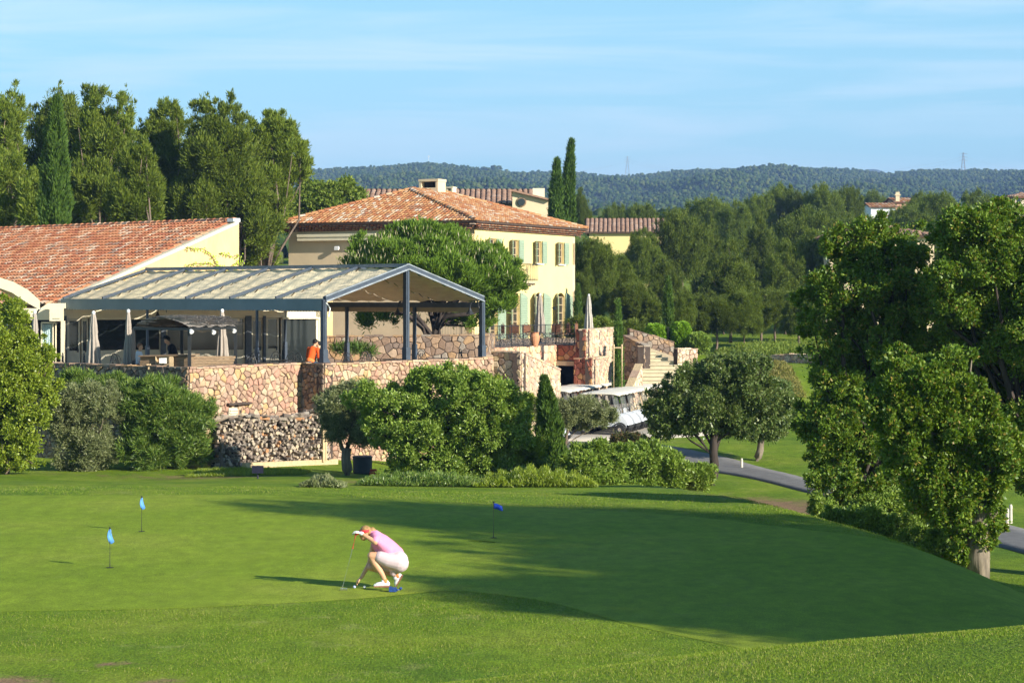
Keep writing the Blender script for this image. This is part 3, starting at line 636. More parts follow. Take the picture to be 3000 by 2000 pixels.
def post(pp, z1, w_=0.17, d_=0.15):
    m = MB(); pp = Vector((pp.x, pp.y, 0)); m.box(pp+UP*((1.3+z1)/2), (w_, d_, z1-1.3), (cg, cq, UP)); m.box(pp+cg*0.0+UP*(1.95), (w_+.05, d_+.05, 1.3), (cg, cq, UP)); m.box(pp-cq*(d_/2+.012)+UP*((1.3+z1)/2), (w_*.45, .02, z1-1.4), (cg,cq,UP)); m.build('post', mat_steel, tc_)
post(cpt(0,0), EZ-.02); post(cpt(0,.5), RZ+.0); post(cpt(0,1), EZ-.1)
for a in (3.3, 6.8, 10.2): post(cpt(a,1), EZ-.25, .10, .10)
for a in (3.2, 8.9): post(cpt(a,0), EZ-.1, .07, .07)
m = MB(); m.bar(cpt(0,0)*1+UP*(2.35-EZ)+cg*0.05, C1+cg*0.75+UP*1.5, .12, .10); m.build('foot_brace', mat_steel, tc_)
m = MB(); m.tube([cpt(-.12,0,-.12), cpt(-.14,0.02,-.35), cpt(-.14,.01,-.6)], .025, 6); m.build('drain_bend', mat_white, tc_)
# hanging bell lamps on swan necks
def bell_lamp(name, p, label):
    r_ = thing(name, label, 'lamp', p, 'swan neck bell lamps under the canopy')
    m = MB(); m.tube([p+V2(0.32,0,0.0), p+V2(0.30,0,.18), p+V2(.17,0,.28), p+V2(.04,0,.2), p+V2(0,0,.02)], .016, 6); m.build('bracket', mat_iron, r_)
    m = MB(); m.lathe(p+V2(0,0,-.22), [(.15,0),(.12,.05),(.07,.12),(.04,.2),(.02,.24)], 12); m.build('shade', mat_iron, r_)
bell_lamp('bell_lamp', P(1377,902,75.6), 'black bell lamp on a swan neck at the right end of the canopy')
bell_lamp('bell_lamp', P(1165,905,77.5), 'black bell lamp half hidden behind the tall ridge post of the canopy')
bell_lamp('bell_lamp', P(462,915,77.6), 'black bell lamp on a swan neck above the thatched pergola')
# ------------------------------------------------------------------ low brown stone wall at the back of the terrace
m = MB(); wall_face(m, (-10.5,85.4), (-0.98,86.2), 1.3, 2.72, 2.78, rng, 0.34, jit=.42); wall_face(m, (-0.98,86.2), (-0.75,88.5), 1.3, 2.78, 2.8, rng, 0.3)
o = m.build('garden_wall', [mat_mortar, mat_stoneB]); tag(o, 'low brown stone wall behind the canopy and below the pine', 'wall')
# ------------------------------------------------------------------ walls below the yellow house
m = MB(); wall_face(m, (-1.35,87.3), (0.37,86.2), -1.8, 2.1, 2.08, rng, 0.33, jit=.38, squash=.9); wall_face(m, (0.37,86.2), (2.06,92), -1.8, 2.08, 1.2, rng, 0.3)
o = m.build('bastion_wall', [mat_mortar, mat_stoneC]); tag(o, 'square grey brown rubble bastion at the right end of the terrace wall', 'wall')
m = MB(); wall_face(m, (-1.15,98.4), (2.2,106), -1.8, 2.0, 2.0, rng, 0.36, jit=.4, depth=.03, squash=1.3, cope=False); o = m.build('retaining_wall', [mat_mortar, M_island('orange_pink_stone', [(0.0,(0.60,0.33,0.20)),(0.2,(0.66,0.42,0.24)),(0.4,(0.54,0.27,0.18)),(0.6,(0.68,0.48,0.28)),(0.8,(0.58,0.31,0.20)),(0.9,(0.64,0.45,0.32))], var=.22, scale=6, bump=.4)]); tag(o, 'smooth orange pink stone retaining wall under the iron railing', 'wall')
pw = thing('gateway_walls', 'dark red stone piers and lintel framing the dark basement doorway behind the buggies', 'wall', (3.2,105,-1.8))
m = MB(); wall_face(m, (2.22,106.1), (3.2,105.5), 1.24, 2.0, 2.0, rng, 0.42, jit=.4, depth=.04, cope=False); m.build('lintel_wall', [mat_mortar, mat_stoneR], pw)
m = MB(); wall_face(m, (3.14,105.3), (3.64,105.0), -1.7, 2.72, 2.72, rng, 0.4, jit=.35, depth=.04); m.build('upper_pier', [mat_mortar, mat_stoneR], pw)
m = MB(); wall_face(m, (3.64,105.0), (5.26,110.5), -1.7, 2.72, 2.75, rng, 0.3, jit=.42); m.build('upper_pier_side', [mat_mortar, mat_stoneC], pw)
m = MB(); wall_face(m, (3.03,104.5), (3.9,104.0), -1.8, 1.33, 1.33, rng, 0.4, jit=.35, depth=.04); m.build('lower_pier', [mat_mortar, mat_stoneR], pw)
m = MB(); wall_face(m, (3.9,104.0), (4.79,107.0), -1.8, 1.33, 1.36, rng, 0.27, jit=.42); m.build('lower_pier_side', [mat_mortar, mat_stoneC], pw)
m = MB(); m.prism([(2.2,105.9,.98),(3.15,105.3,.98),(3.4,108.5,.98),(2.3,108.5,.98)], UP*.22); m.build('door_canopy_slab', mat_limestone, pw)
m = MB(); m.prism([(2.0,109.5,-1.8),(3.6,109.5,-1.8),(3.6,109.5,1.0),(2.0,109.5,1.0)], (0,.2,0)); m.prism([(3.3,105.6,-1.8),(3.3,109.4,-1.8),(3.3,109.4,1.0),(3.3,105.6,1.0)], (.2,0,0)); m.build('passage_wall', mat_dark, pw)  # passage shade comes from the near-black wall colour
m = MB(); m.box((2.14,105.75,-.35), (0.30,.07,2.6)); gd = m.build('green_door', M_plain('grey_green_paint',(0.20,0.27,0.2),.6), pw)
m = MB(); m.box((2.18,105.70,0.1), (0.08,.02,.16)); m.build('yellow_notice', M_plain('yellow_notice',(0.7,0.6,0.08),.5), gd)
m = MB(); m.tube([(4.37,107.45,2.6),(4.40,107.45,1.6),(4.45,107.4,1.45),(4.55,107.3,1.4)], .05, 8); m.build('downpipe', mat_iron, pw)
m = MB(); m.prism([(-1.6,98.3,1.8),(-1.1,98.6,1.8),(2.15,106.1,1.8),(3.3,105.7,1.8),(3.7,105.4,1.8),(5.2,110.6,1.8),(6.0,112.5,1.8),(6.0,126,1.8),(-16,128,1.8),(-15,99,1.8)], UP*.2); o = m.build('upper_terrace_floor', mat_floor); tag(o, 'paved floor of the upper terrace by the yellow house', kind='structure')
# stone staircase
st = thing('stone_staircase', 'pale stone staircase turning up between rubble walls to the upper terrace', 'staircase', (7.4,103,-1.8))
m = MB()
for i in range(16):
    zt = 0.95-0.17*i; y = 106.4-0.36*i; sh = -0.028*i; m.box((7.5+sh, y+.2, zt-1.0+rng.uniform(-.004,.004)), (2.5+rng.uniform(-.03,.03), .38, 2.0))
    m.box((7.5+sh, y+.17, zt+.022), (2.56, .42, .04))
m.build('lower_flight', mat_step, st)
m = MB()
for i in range(5):
    xr = (1972-16*i-1500)/F*107.4; m.box(((6.62+xr)/2, 106.9+.33*i+.4, .5+.085*(i+1)), (xr-6.62, .8, .9+.17*(i+1)-.003*i))
    m.box(((6.62+xr)/2+.01, 106.9+.33*i+.37, .5+.085*(i+1)+(.9+.17*(i+1)-.003*i)/2+.022), (xr-6.60, .82, .04))
m.build('upper_flight', mat_step, st)
m = MB(); m.prism([P(1888,1013,109.0), P(1974,1044,109.0), P(1974,1072,109.0), P(1888,1072,109.0)], (0,.25,0)); m.build('side_cheek', mat_limestone, st)
m = MB(); wall_face(m, (5.62,107.6), (6.60,106.2), -1.8, 2.42, 1.9, rng, 0.3, jit=.42); wall_face(m, (6.60,106.2), (6.62,107.2), .6, 1.9, 1.9, rng, 0.3); m.build('left_side_wall', [mat_mortar, mat_stoneB], st)
m = MB(); wall_face(m, (5.62,101.9), (6.28,103.2), -1.8, -.2, 1.1, rng, 0.28, jit=.42); m.build('lower_side_wall', [mat_mortar, mat_stoneC], st)
m = MB(); wall_face(m, (6.06,110.4), (8.42,111), .8, 2.72, 2.02, rng, 0.32, jit=.42, z0B=1.0); m.build('upper_side_wall', [mat_mortar, mat_stoneB], st)
m = MB(); wall_face(m, (8.25,106.6), (9.3,107.2), .3, 1.78, 1.74, rng, 0.28, jit=.42); o = m.build('low_stone_wall', [mat_mortar, mat_stoneC]); tag(o, 'short cream rubble wall at the right foot of the upper steps', 'wall')
m = MB(); pl = [(9.4,108.5),(10.4,110.2),(11.6,111),(12.9,110.5),(14.2,109.2),(15.4,107.4)]
for i in range(len(pl)-1): wall_face(m, pl[i], pl[i+1], gz(*pl[i])-.3, gz(*pl[i])+.4, gz(*pl[i+1])+.4, rng, 0.26, jit=.42, z0B=gz(*pl[i+1])-.3)
o = m.build('curved_low_wall', [mat_mortar, mat_stoneC]); tag(o, 'low curved rubble edging wall above the round tree on the right', 'wall')
# ------------------------------------------------------------------ the yellow house
C = Vector((-2.19,117,0)); r_ = Vector((.429,.903,0)).normalized(); l_ = Vector((-.903,.429,0)).normalized(); rn = Vector((r_.y,-r_.x,0)); ln = -r_
LR, LL, WZ = 14.0, 11.7, 8.34
yh = thing('yellow_house', 'two storey pale yellow house with hipped orange tile roof and sage green shutters', 'house', C+UP*2)
holesR = []  # windows on the sunny face: (t, half width, z0, z1, arched)
wins = [(2.57,.42,6.36,7.65,0),(5.51,.42,6.36,7.65,0),(8.73,.42,6.36,7.65,0),(11.9,.42,6.36,7.65,0),(2.57,.58,2.0,4.45,1),(5.51,.58,2.0,4.45,1),(8.73,.58,2.0,4.45,1),(11.9,.58,2.0,4.45,1)]
# wall with real openings: vertical piers and bands
m = MB(); th = .35
def rb(t0, t1, z0, z1, dd=0.0):
    m.box(C+r_*(t0+t1)/2-rn*(th/2+dd)+UP*(z0+z1)/2, (t1-t0, th, z1-z0), (r_, rn, UP))
cols_t = [2.57,5.51,8.73,11.9]
edges = [0.0]+sum([[t-.42, t+.42] for t in cols_t], [])+[LR]
for i in range(0, len(edges), 2): rb(edges[i], edges[i+1], 6.36, 7.65)
rb(0, LR, 7.65, WZ)
rb(0, LR, 4.72, 6.36)
edges = [0.0]+sum([[t-.58, t+.58] for t in cols_t], [])+[LR]
for i in range(0, len(edges), 2): rb(edges[i], edges[i+1], 1.9, 4.72)
for t in cols_t:   # segmental arch heads
    n_ = 8; pts = [C+r_*(t-.58)+UP*4.72, C+r_*(t-.58)+UP*4.42]
    arc = [C+r_*(t+.58*(-1+2*k/n_))+UP*(4.42+.24*math.sin(math.pi*k/n_)) for k in range(1, n_)]
    for k in range(n_):
        a = C+r_*(t+.58*(-1+2*k/n_)); b = C+r_*(t+.58*(-1+2*(k+1)/n_)); za = 4.42+.24*math.sin(math.pi*k/n_); zb = 4.42+.24*math.sin(math.pi*(k+1)/n_)
        m.prism([a+UP*za, b+UP*zb, b+UP*4.72, a+UP*4.72], -rn*th)
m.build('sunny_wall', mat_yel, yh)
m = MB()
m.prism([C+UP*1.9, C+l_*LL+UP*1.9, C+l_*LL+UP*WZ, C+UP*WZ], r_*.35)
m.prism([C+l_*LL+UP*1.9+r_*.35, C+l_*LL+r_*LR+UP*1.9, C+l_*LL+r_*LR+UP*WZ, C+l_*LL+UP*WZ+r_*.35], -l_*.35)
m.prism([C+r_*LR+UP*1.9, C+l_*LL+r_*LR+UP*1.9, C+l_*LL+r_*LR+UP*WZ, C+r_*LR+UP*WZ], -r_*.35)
m.build('shade_toned_wall', mat_beige, yh)  # duller beige puts the shade of these sides into the plaster colour
m = MB(); m.prism([C+r_*.4-rn*1.3+UP*1.9, C+r_*(LR-.4)-rn*1.3+UP*1.9, C+r_*(LR-.4)-rn*1.3+UP*8.2, C+r_*.4-rn*1.3+UP*8.2], -rn*.1); m.build('interior', mat_dark, yh)
for (t, hw, z0, z1, arch) in wins:
    m = MB(); c0 = C+r_*t-rn*.16; nm = 'french_door' if arch else 'window'
    for s_ in (-1, 0, 1): m.box(c0+r_*(s_*(hw-.04))+UP*(z0+z1)/2, (.07,.07,z1-z0), (r_,rn,UP))
    nbr = 5 if arch else 3
    for k in range(nbr+1): m.box(c0+rn*.004+UP*(z0+.05+(z1-z0-.1)*k/nbr), (2*hw-.02,.06,.05), (r_,rn,UP))
    fr_ = m.build(nm, mat_joinery, yh)
    m = MB(); m.box(c0-rn*.03+UP*(z0+z1)/2, (2*hw-.08,.02,z1-z0), (r_,rn,UP)); m.build('pane', mat_glass, fr_)
    if not arch:
        m = MB(); m.box(C+r_*t+rn*.04+UP*(z0-.04), (2*hw+.16,.2,.07), (r_,rn,UP)); m.build('sill', mat_white, fr_)
    for s_ in (-1, 1):
        ang = R(28 if s_ < 0 else 8)   # leaves folded out from the wall
        sw = hw*(1.25 if not arch else 1.35); d = (r_*(s_*math.cos(ang))+rn*math.sin(ang)).normalized(); nd = Vector((d.y,-d.x,0)); nd = nd if nd.dot(rn) > 0 else -nd
        h0 = C+r_*(t+s_*(hw+.015))+rn*.04
        m = MB(); N_ = 8
        if arch:
            for k in range(N_):
                f0, f1 = k/N_, (k+1)/N_; c_a = lambda f: z1+.0+.24*math.cos(math.pi/2*f)*1.0-.02
                m.prism([h0+d*(sw*f0)+UP*(z0+.05), h0+d*(sw*f1)+UP*(z0+.05), h0+d*(sw*f1)+UP*(c_a(f1)-.03), h0+d*(sw*f0)+UP*(c_a(f0)-.03)], nd*.035)
        else: m.prism([h0+UP*(z0-.02), h0+d*sw+UP*(z0-.02), h0+d*sw+UP*(z1+.02), h0+UP*(z1+.02)], nd*.035)
        k = 0; zz = z0+.12
        while zz < z1-.1:
            m.box(h0+d*(sw/2)+nd*.045+UP*zz, (sw-.12,.022,.05), (d,(nd+UP*.6).normalized(),UP)); zz += .1
        m.build('shutter', mat_shut, fr_)
# roof
o_ = .6; EZ2 = 8.52
E0 = C-r_*o_-l_*o_+UP*EZ2; E1 = C+r_*(LR+o_)-l_*o_+UP*EZ2; E2 = C+r_*(LR+o_)+l_*(LL+o_)+UP*EZ2; E3 = C-r_*o_+l_*(LL+o_)+UP*EZ2
A_ = C+l_*6.6+r_*5.2+UP*10.62; B_ = C+l_*6.2+r_*8.6+UP*10.62
for nm, pts in (('roof', (E3,E0,A_,A_)), ('roof', (E0,E1,B_,A_)), ('roof', (E1,E2,B_,B_)), ('roof', (E2,E3,A_,B_))):
    m = MB(); roof_plane(m, *pts, rr, 0.25, 0.37, 0.09); m.build(nm, [mat_dark_under, mat_tileB], yh)
m = MB()
for a, b in ((E0,A_),(E3,A_),(E1,B_),(E2,B_),(A_,B_)): ridge_tiles(m, a+UP*.05, b+UP*.05, rr, .15, .38)
m.build('hip_tiles', [mat_dark_under, mat_tileB], yh)
m = MB()   # genoise cornice: rows of little tile ends under the eaves
for a, b, n_ in ((E3,E0,ln),(E0,E1,rn)):
    d = (b-a).normalized(); Lg = (b-a).length
    for row in range(3):
        off = -.14-.15*row; z = -.17-.105*row; k = 0; u = .1+.11*(row % 2)
        while u < Lg-.05:
            c0 = a+d*u+n_*off+UP*z; vs = []
            for (s_, hh) in ((0, 0), (-.32, 0)):
                for q_ in range(5):
                    t = math.pi*q_/4; vs.append(c0+n_*s_+d*(math.cos(t)*.095)+UP*(math.sin(t)*.075))
            m.add(vs, [(q_, q_+1, 6+q_, 5+q_) for q_ in range(4)]+[tuple(range(5))], 1); u += .22
        m.prism([a+n_*(off-.02)+UP*(z-.03), b+n_*(off-.02)+UP*(z-.03), b+n_*(off-.02)+UP*(z+.005), a+n_*(off-.02)+UP*(z+.005)], -n_*.35, 0)
m.build('cornice', [mat_dark_under, mat_tileA], yh)
# chimneys
m = MB(); cc = Vector((-4.72,126.6,0))
def cb(dx, dy, z0, z1, sx, sy): m.box(cc+l_*(-dx)+r_*dy+UP*(z0+z1)/2, (sx, sy, z1-z0), (l_, r_, UP))
cb(0,0,9.9,10.85,1.25,1.0); cb(0,0,11.22,11.36,1.32,1.06); cb(-.55,0,10.85,11.22,.15,1.0); cb(.55,0,10.85,11.22,.15,1.0)
ch = m.build('chimney', mat_beige, yh)
m = MB(); cb(0,0,10.86,11.2,.9,.3); m.build('flue', mat_dark, ch)
m = MB(); cc = Vector((-3.65,128.2,0)); cb(0,0,9.8,10.75,.45,.5); cb(0,0,10.92,11.0,.5,.55); cb(-.17,0,10.75,10.92,.1,.5); cb(.17,0,10.75,10.92,.1,.5); m.build('chimney', mat_cream, yh)
# balcony
m = MB(); m.box(C+r_*5.5+rn*.38+UP*5.24, (3.3,.8,.14), (r_,rn,UP)); m.box(C+r_*5.5+rn*.28+UP*5.12, (3.0,.6,.10), (r_,rn,UP)); m.box(C+r_*5.5+rn*.18+UP*5.03, (2.7,.4,.08), (r_,rn,UP)); bal = m.build('balcony', mat_limestone, yh)
m = MB(); 
def rl(a, b): m.bar(a, b, .03, .03)
p0 = C+r_*3.95+rn*.72; p1 = C+r_*7.05+rn*.72; q0 = C+r_*3.95; q1 = C+r_*7.05
for z in (5.40, 6.28):
    rl(p0+UP*z, p1+UP*z); rl(p0+UP*z, q0+UP*z); rl(p1+UP*z, q1+UP*z)
for k in range(23): pp = p0.lerp(p1, k/22); m.tube([pp+UP*5.32, pp+UP*6.28], .013, 5)
for k in range(1, 6): pp = p1.lerp(q1, k/6); m.tube([pp+UP*5.32, pp+UP*6.28], .013, 5)
m.build('railing', mat_iron, bal)
# rolled awning, floodlight, opening on the shaded face
def lp(t, z, d=0): return C+l_*t+ln*d+UP*z
m = MB(); m.box(lp(8.35,7.86,.22), (5.1,.42,.16), (l_,ln,UP)); m.box(lp(8.35,7.70,.36), (5.1,.05,.26), (l_,ln,UP)); m.build('rolled_awning', mat_cream, yh)
m = MB(); m.box(lp(6.9,6.4,.02), (1.3,.05,2.3), (l_,ln,UP)); m.build('dark_doorway', mat_glass, yh)
fl = thing('floodlight', 'small white floodlight on the shaded wall of the yellow house', 'lamp', lp(8.4,7.15,.0))
m = MB(); m.box(lp(8.4,7.15,.22), (.26,.16,.18), (l_,(ln-UP*.4).normalized(),UP)); m.build('lamp_head', mat_white, fl); m = MB(); m.tube([lp(8.4,7.2,0), lp(8.4,7.2,.2)], .025, 6); m.build('bracket', mat_iron, fl)
m = MB(); m.tube([C+r_*10.2+rn*.02+UP*3.75, C+r_*10.2+rn*.3+UP*3.78], .03, 6); m.box(C+r_*10.2+rn*.34+UP*3.74, (.14,.14,.2), (r_,rn,UP)); o = m.build('wall_lantern', mat_iron); tag(o, 'small dark wall lantern between two arched doors of the yellow house', 'lamp')
# ------------------------------------------------------------------ further houses
def gable_house(name, label, c, w_, d_, zb, ze, zr, rz, wm, tm, wt=.45, ang=0, lt=.6, hip=False, shed=False, um=None):
    "c plan centre; ridge along local x"
    t_ = thing(name, label, 'house', (c[0], c[1], zb)); X = Vector((math.cos(rz), math.sin(rz), 0)); Yv = Vector((-X.y, X.x, 0)); c = Vector((c[0], c[1], 0))
    m = MB(); hw, hd = w_/2, d_/2
    for s_ in (-1, 1):
        m.prism([c-X*hw+Yv*s_*hd+UP*zb, c+X*hw+Yv*s_*hd+UP*zb, c+X*hw+Yv*s_*hd+UP*ze, c-X*hw+Yv*s_*hd+UP*ze], -Yv*s_*.3)
        pts = [c+X*s_*hw-Yv*(hd-.3)+UP*zb, c+X*s_*hw+Yv*(hd-.3)+UP*zb, c+X*s_*hw+Yv*(hd-.3)+UP*ze]+([] if hip else [c+X*s_*hw+UP*(zr-.15)])+[c+X*s_*hw-Yv*(hd-.3)+UP*ze]
        m.prism(pts, -X*s_*.3)
    m.build('wall', wm, t_)
    q_ = random.Random(len(label)); ov = .4; hx = hw+ov; hy = hd+ov; ins = hy if hip else 0
    e_ = ze-.02
    for s_ in (-1, 1):
        a = c+X*(-s_*hx)*-1*-1+Yv*(s_*hy)+UP*e_; b = c+X*(s_*hx)+Yv*(s_*hy)+UP*e_
        a = c-X*(-s_)*-hx*1+Yv*(s_*hy)+UP*e_
        a = c+X*(s_*hx)+Yv*(s_*hy)+UP*e_; b = c-X*(s_*hx)+Yv*(s_*hy)+UP*e_
        m = MB(); roof_plane(m, a, b, c-X*(s_*(hx-ins))+UP*zr, c+X*(s_*(hx-ins))+UP*zr, q_, wt, lt, .12); m.build('roof', [um or mat_under, tm], t_)
        if hip:
            a = c+X*(s_*hx)-Yv*(s_*hy)+UP*e_; b = c+X*(s_*hx)+Yv*(s_*hy)+UP*e_; m = MB(); roof_plane(m, a, b, c+X*(s_*(hx-ins))+UP*zr, c+X*(s_*(hx-ins))+UP*zr, q_, wt, lt, .12); m.build('roof', [um or mat_under, tm], t_)
    return t_, c, X, Yv
def zy(py, Y): return CAMZ-(py-HOR)/F*Y
# behind the yellow house
hb, c, X, Yv = gable_house('long_villa', 'long pale villa with a brown striped tile roof right behind the yellow house roof', ((1290-1500)/F*172, 172), 14.5, 9, 2, zy(598,168), zy(556,172), 0.0, mat_beige, mat_tileC, .42, um=mat_dark_under)
# gable pavilion with the round window
pv = thing('gable_pavilion', 'cream gable with a small round window behind the yellow house roof', 'house', P(1550,700,160))
m = MB(); m.prism([P(1501,640,160), P(1606,640,160), P(1606,589,160), P(1501,562,160)], (0,7,0)); m.build('wall', mat_beige, pv)
m = MB(); a = P(1498,560,159.6); b = P(1612,588,159.6); m.prism([a, b, b+UP*.14, a+UP*.14], (0,7.6,0)); m.build('roof', mat_tileC, pv)
m = MB(); m.lathe(P(1528,592,159.95), [(.36,0),(.36,.05),(.28,.06)], 20, ax=(0,-1,0)); wn = m.build('round_window', mat_wood, pv); m = MB(); m.lathe(P(1528,592,159.86), [(.27,0),(.27,.03)], 18, ax=(0,-1,0)); m.build('pane', mat_glass, wn)
m = MB(); m.box(P(1578,566,161), (.9,.8,.7)); m.box(P(1572,559,161), (.16,.2,.35)); m.box(P(1585,559,161), (.16,.2,.35)); m.build('chimney', mat_cream, pv)
# yellow villa in the trees, right of the house
gable_house('villa', 'pale yellow villa with a brown striped roof in the trees right of the yellow house', ((1835-1500)/F*205, 205), 7.0, 7.5, 3, zy(680,201), zy(641,205), R(-3), mat_yel, mat_tileC, .42, um=mat_dark_under)
v1, c, X, Yv = gable_house('hillside_villa', 'small white villa with an orange roof high among the pines', ((2575-1500)/F*330, 330), 3.8, 6, 12, zy(606,327), zy(595,330), 0.05, mat_white, mat_tileB, .5, um=mat_under)
v2, c, X, Yv = gable_house('hillside_house', 'pink chimneyed roof just showing behind pine crowns', ((2638-1500)/F*340, 340), 3.4, 6, 12, zy(592,337), zy(580,340), 0.1, M_plain('pink_plaster',(0.55,0.30,0.2),.9), mat_tileB, .5)
m = MB(); m.box(P(2629,578,337), (.6,.6,1.6)); m.box(P(2629,571,337), (.9,.8,.2)); m.build('chimney', mat_beige, v2)
gable_house('pink_house', 'pink rendered house end with an orange roof beside dark round pines', ((2775-1500)/F*320, 322), 4.4, 4.5, 10, zy(606,320), zy(593,322), R(70), M_plain('rose_plaster',(0.50,0.24,0.17),.9), mat_tileB, .5)
t5, c, X, Yv = gable_house('stone_tower_house', 'tall beige house with a brown roof cut off by the right edge of the picture', ((3004-1500)/F*240, 242), 3.6, 4, 8, zy(577,240), zy(566,242), R(15), M_plain('beige_render',(0.50,0.42,0.33),.9), mat_tileC, .5, hip=True)
m = MB(); m.box(P(2985,590,239.6), (.3,.12,.7)); m.build('window', mat_glass, t5)
gable_house('brown_roof_house', 'broad brown hipped roof half buried behind the big oak crown', ((2580-1500)/F*150, 152), 7.2, 8, 0, zy(690,148), zy(655,152), R(-4), mat_beige, mat_tileC, .4, hip=True, um=mat_dark_under)
# ------------------------------------------------------------------ foliage
L_pine = M_leaf('pine_needles', [(0.0,(0.085,0.13,0.013)),(0.5,(0.135,0.19,0.019)),(1.0,(0.20,0.24,0.03))], trans=0.22, objvar=.15)
L_pineB = M_leaf('dark_pine_needles', [(0.0,(0.066,0.108,0.013)),(0.5,(0.11,0.16,0.017)),(1.0,(0.18,0.215,0.025))], trans=0.25, objvar=.2)
L_stone = M_leaf('umbrella_pine_needles', [(0.0,(0.079,0.150,0.016)),(0.6,(0.135,0.226,0.021)),(1.0,(0.190,0.287,0.032))], trans=0.22)
L_cyp = M_leaf('cypress_scales', [(0.0,(0.046,0.095,0.015)),(0.5,(0.072,0.134,0.019)),(1.0,(0.111,0.179,0.023))], trans=0.12)
L_laurel = M_leaf('bright_laurel_leaf', [(0.0,(0.130,0.190,0.016)),(0.5,(0.208,0.280,0.023)),(1.0,(0.325,0.381,0.042))], trans=0.28, rough=.4, spec=.4)
L_olive = M_leaf('olive_leaf', [(0.0,(0.117,0.146,0.053)),(0.5,(0.182,0.213,0.079)),(1.0,(0.312,0.325,0.158))], trans=0.2, rough=.45, spec=.4)
L_oleander = M_leaf('oleander_leaf', [(0.0,(0.072,0.134,0.021)),(0.6,(0.130,0.213,0.032)),(1.0,(0.260,0.325,0.074))], trans=0.25, rough=.4, spec=.4)
L_bush = M_leaf('evergreen_leaf', [(0.0,(0.111,0.192,0.023)),(0.5,(0.190,0.287,0.039)),(1.0,(0.317,0.410,0.077))], trans=0.25, rough=.42, spec=.4)
L_oak = M_leaf('oak_leaf', [(0.0,(0.075,0.15,0.015)),(0.55,(0.13,0.22,0.021)),(0.9,(0.22,0.30,0.037)),(1.0,(0.32,0.22,0.053))], trans=0.3, rough=.45, spec=.35)
L_mul = M_leaf('mulberry_leaf', [(0.0,(0.072,0.123,0.023)),(0.6,(0.130,0.190,0.042)),(1.0,(0.247,0.280,0.095))], trans=0.28, rough=.4, spec=.45)
L_hedge = M_leaf('hedge_leaf', [(0.0,(0.14,0.26,0.015)),(0.5,(0.20,0.36,0.02)),(1.0,(0.28,0.44,0.04))], trans=0.25)
L_dec = M_leaf('fresh_deciduous_leaf', [(0.0,(0.104,0.168,0.021)),(0.5,(0.169,0.235,0.032)),(1.0,(0.260,0.314,0.053))], trans=0.3)
B_bark = M_plain('grey_brown_bark', (0.16,0.12,0.09), 0.95, var=0.4, scale=6, bump=0.8, bscale=18, stretch=(1,1,.3))
B_dark = M_plain('dark_bark', (0.055,0.042,0.035), 0.95, var=0.35, scale=6, bump=0.6, bscale=18, stretch=(1,1,.3))
B_pale = M_plain('pale_bark', (0.19,0.155,0.115), 0.95, var=0.6, scale=9, bump=1.0, bscale=14, stretch=(1,1,.18))
def unit(v): return v/np.maximum(np.linalg.norm(v, axis=1, keepdims=True), 1e-9)
def leaf_quads(Pn, D, L, Wd, g):
    n = len(Pn); D = unit(D); S = unit(np.cross(D, g.normal(size=(n,3)))); L = np.broadcast_to(L, (n,))[:,None]; Wd = np.broadcast_to(Wd, (n,))[:,None]
    mid = Pn+D*L*.45
    V = np.stack([Pn, mid+S*Wd*.5, Pn+D*L, mid-S*Wd*.5], 1).reshape(-1,3)
    Fq = np.arange(n*4).reshape(n,4); return V, Fq
NSM = 2.2
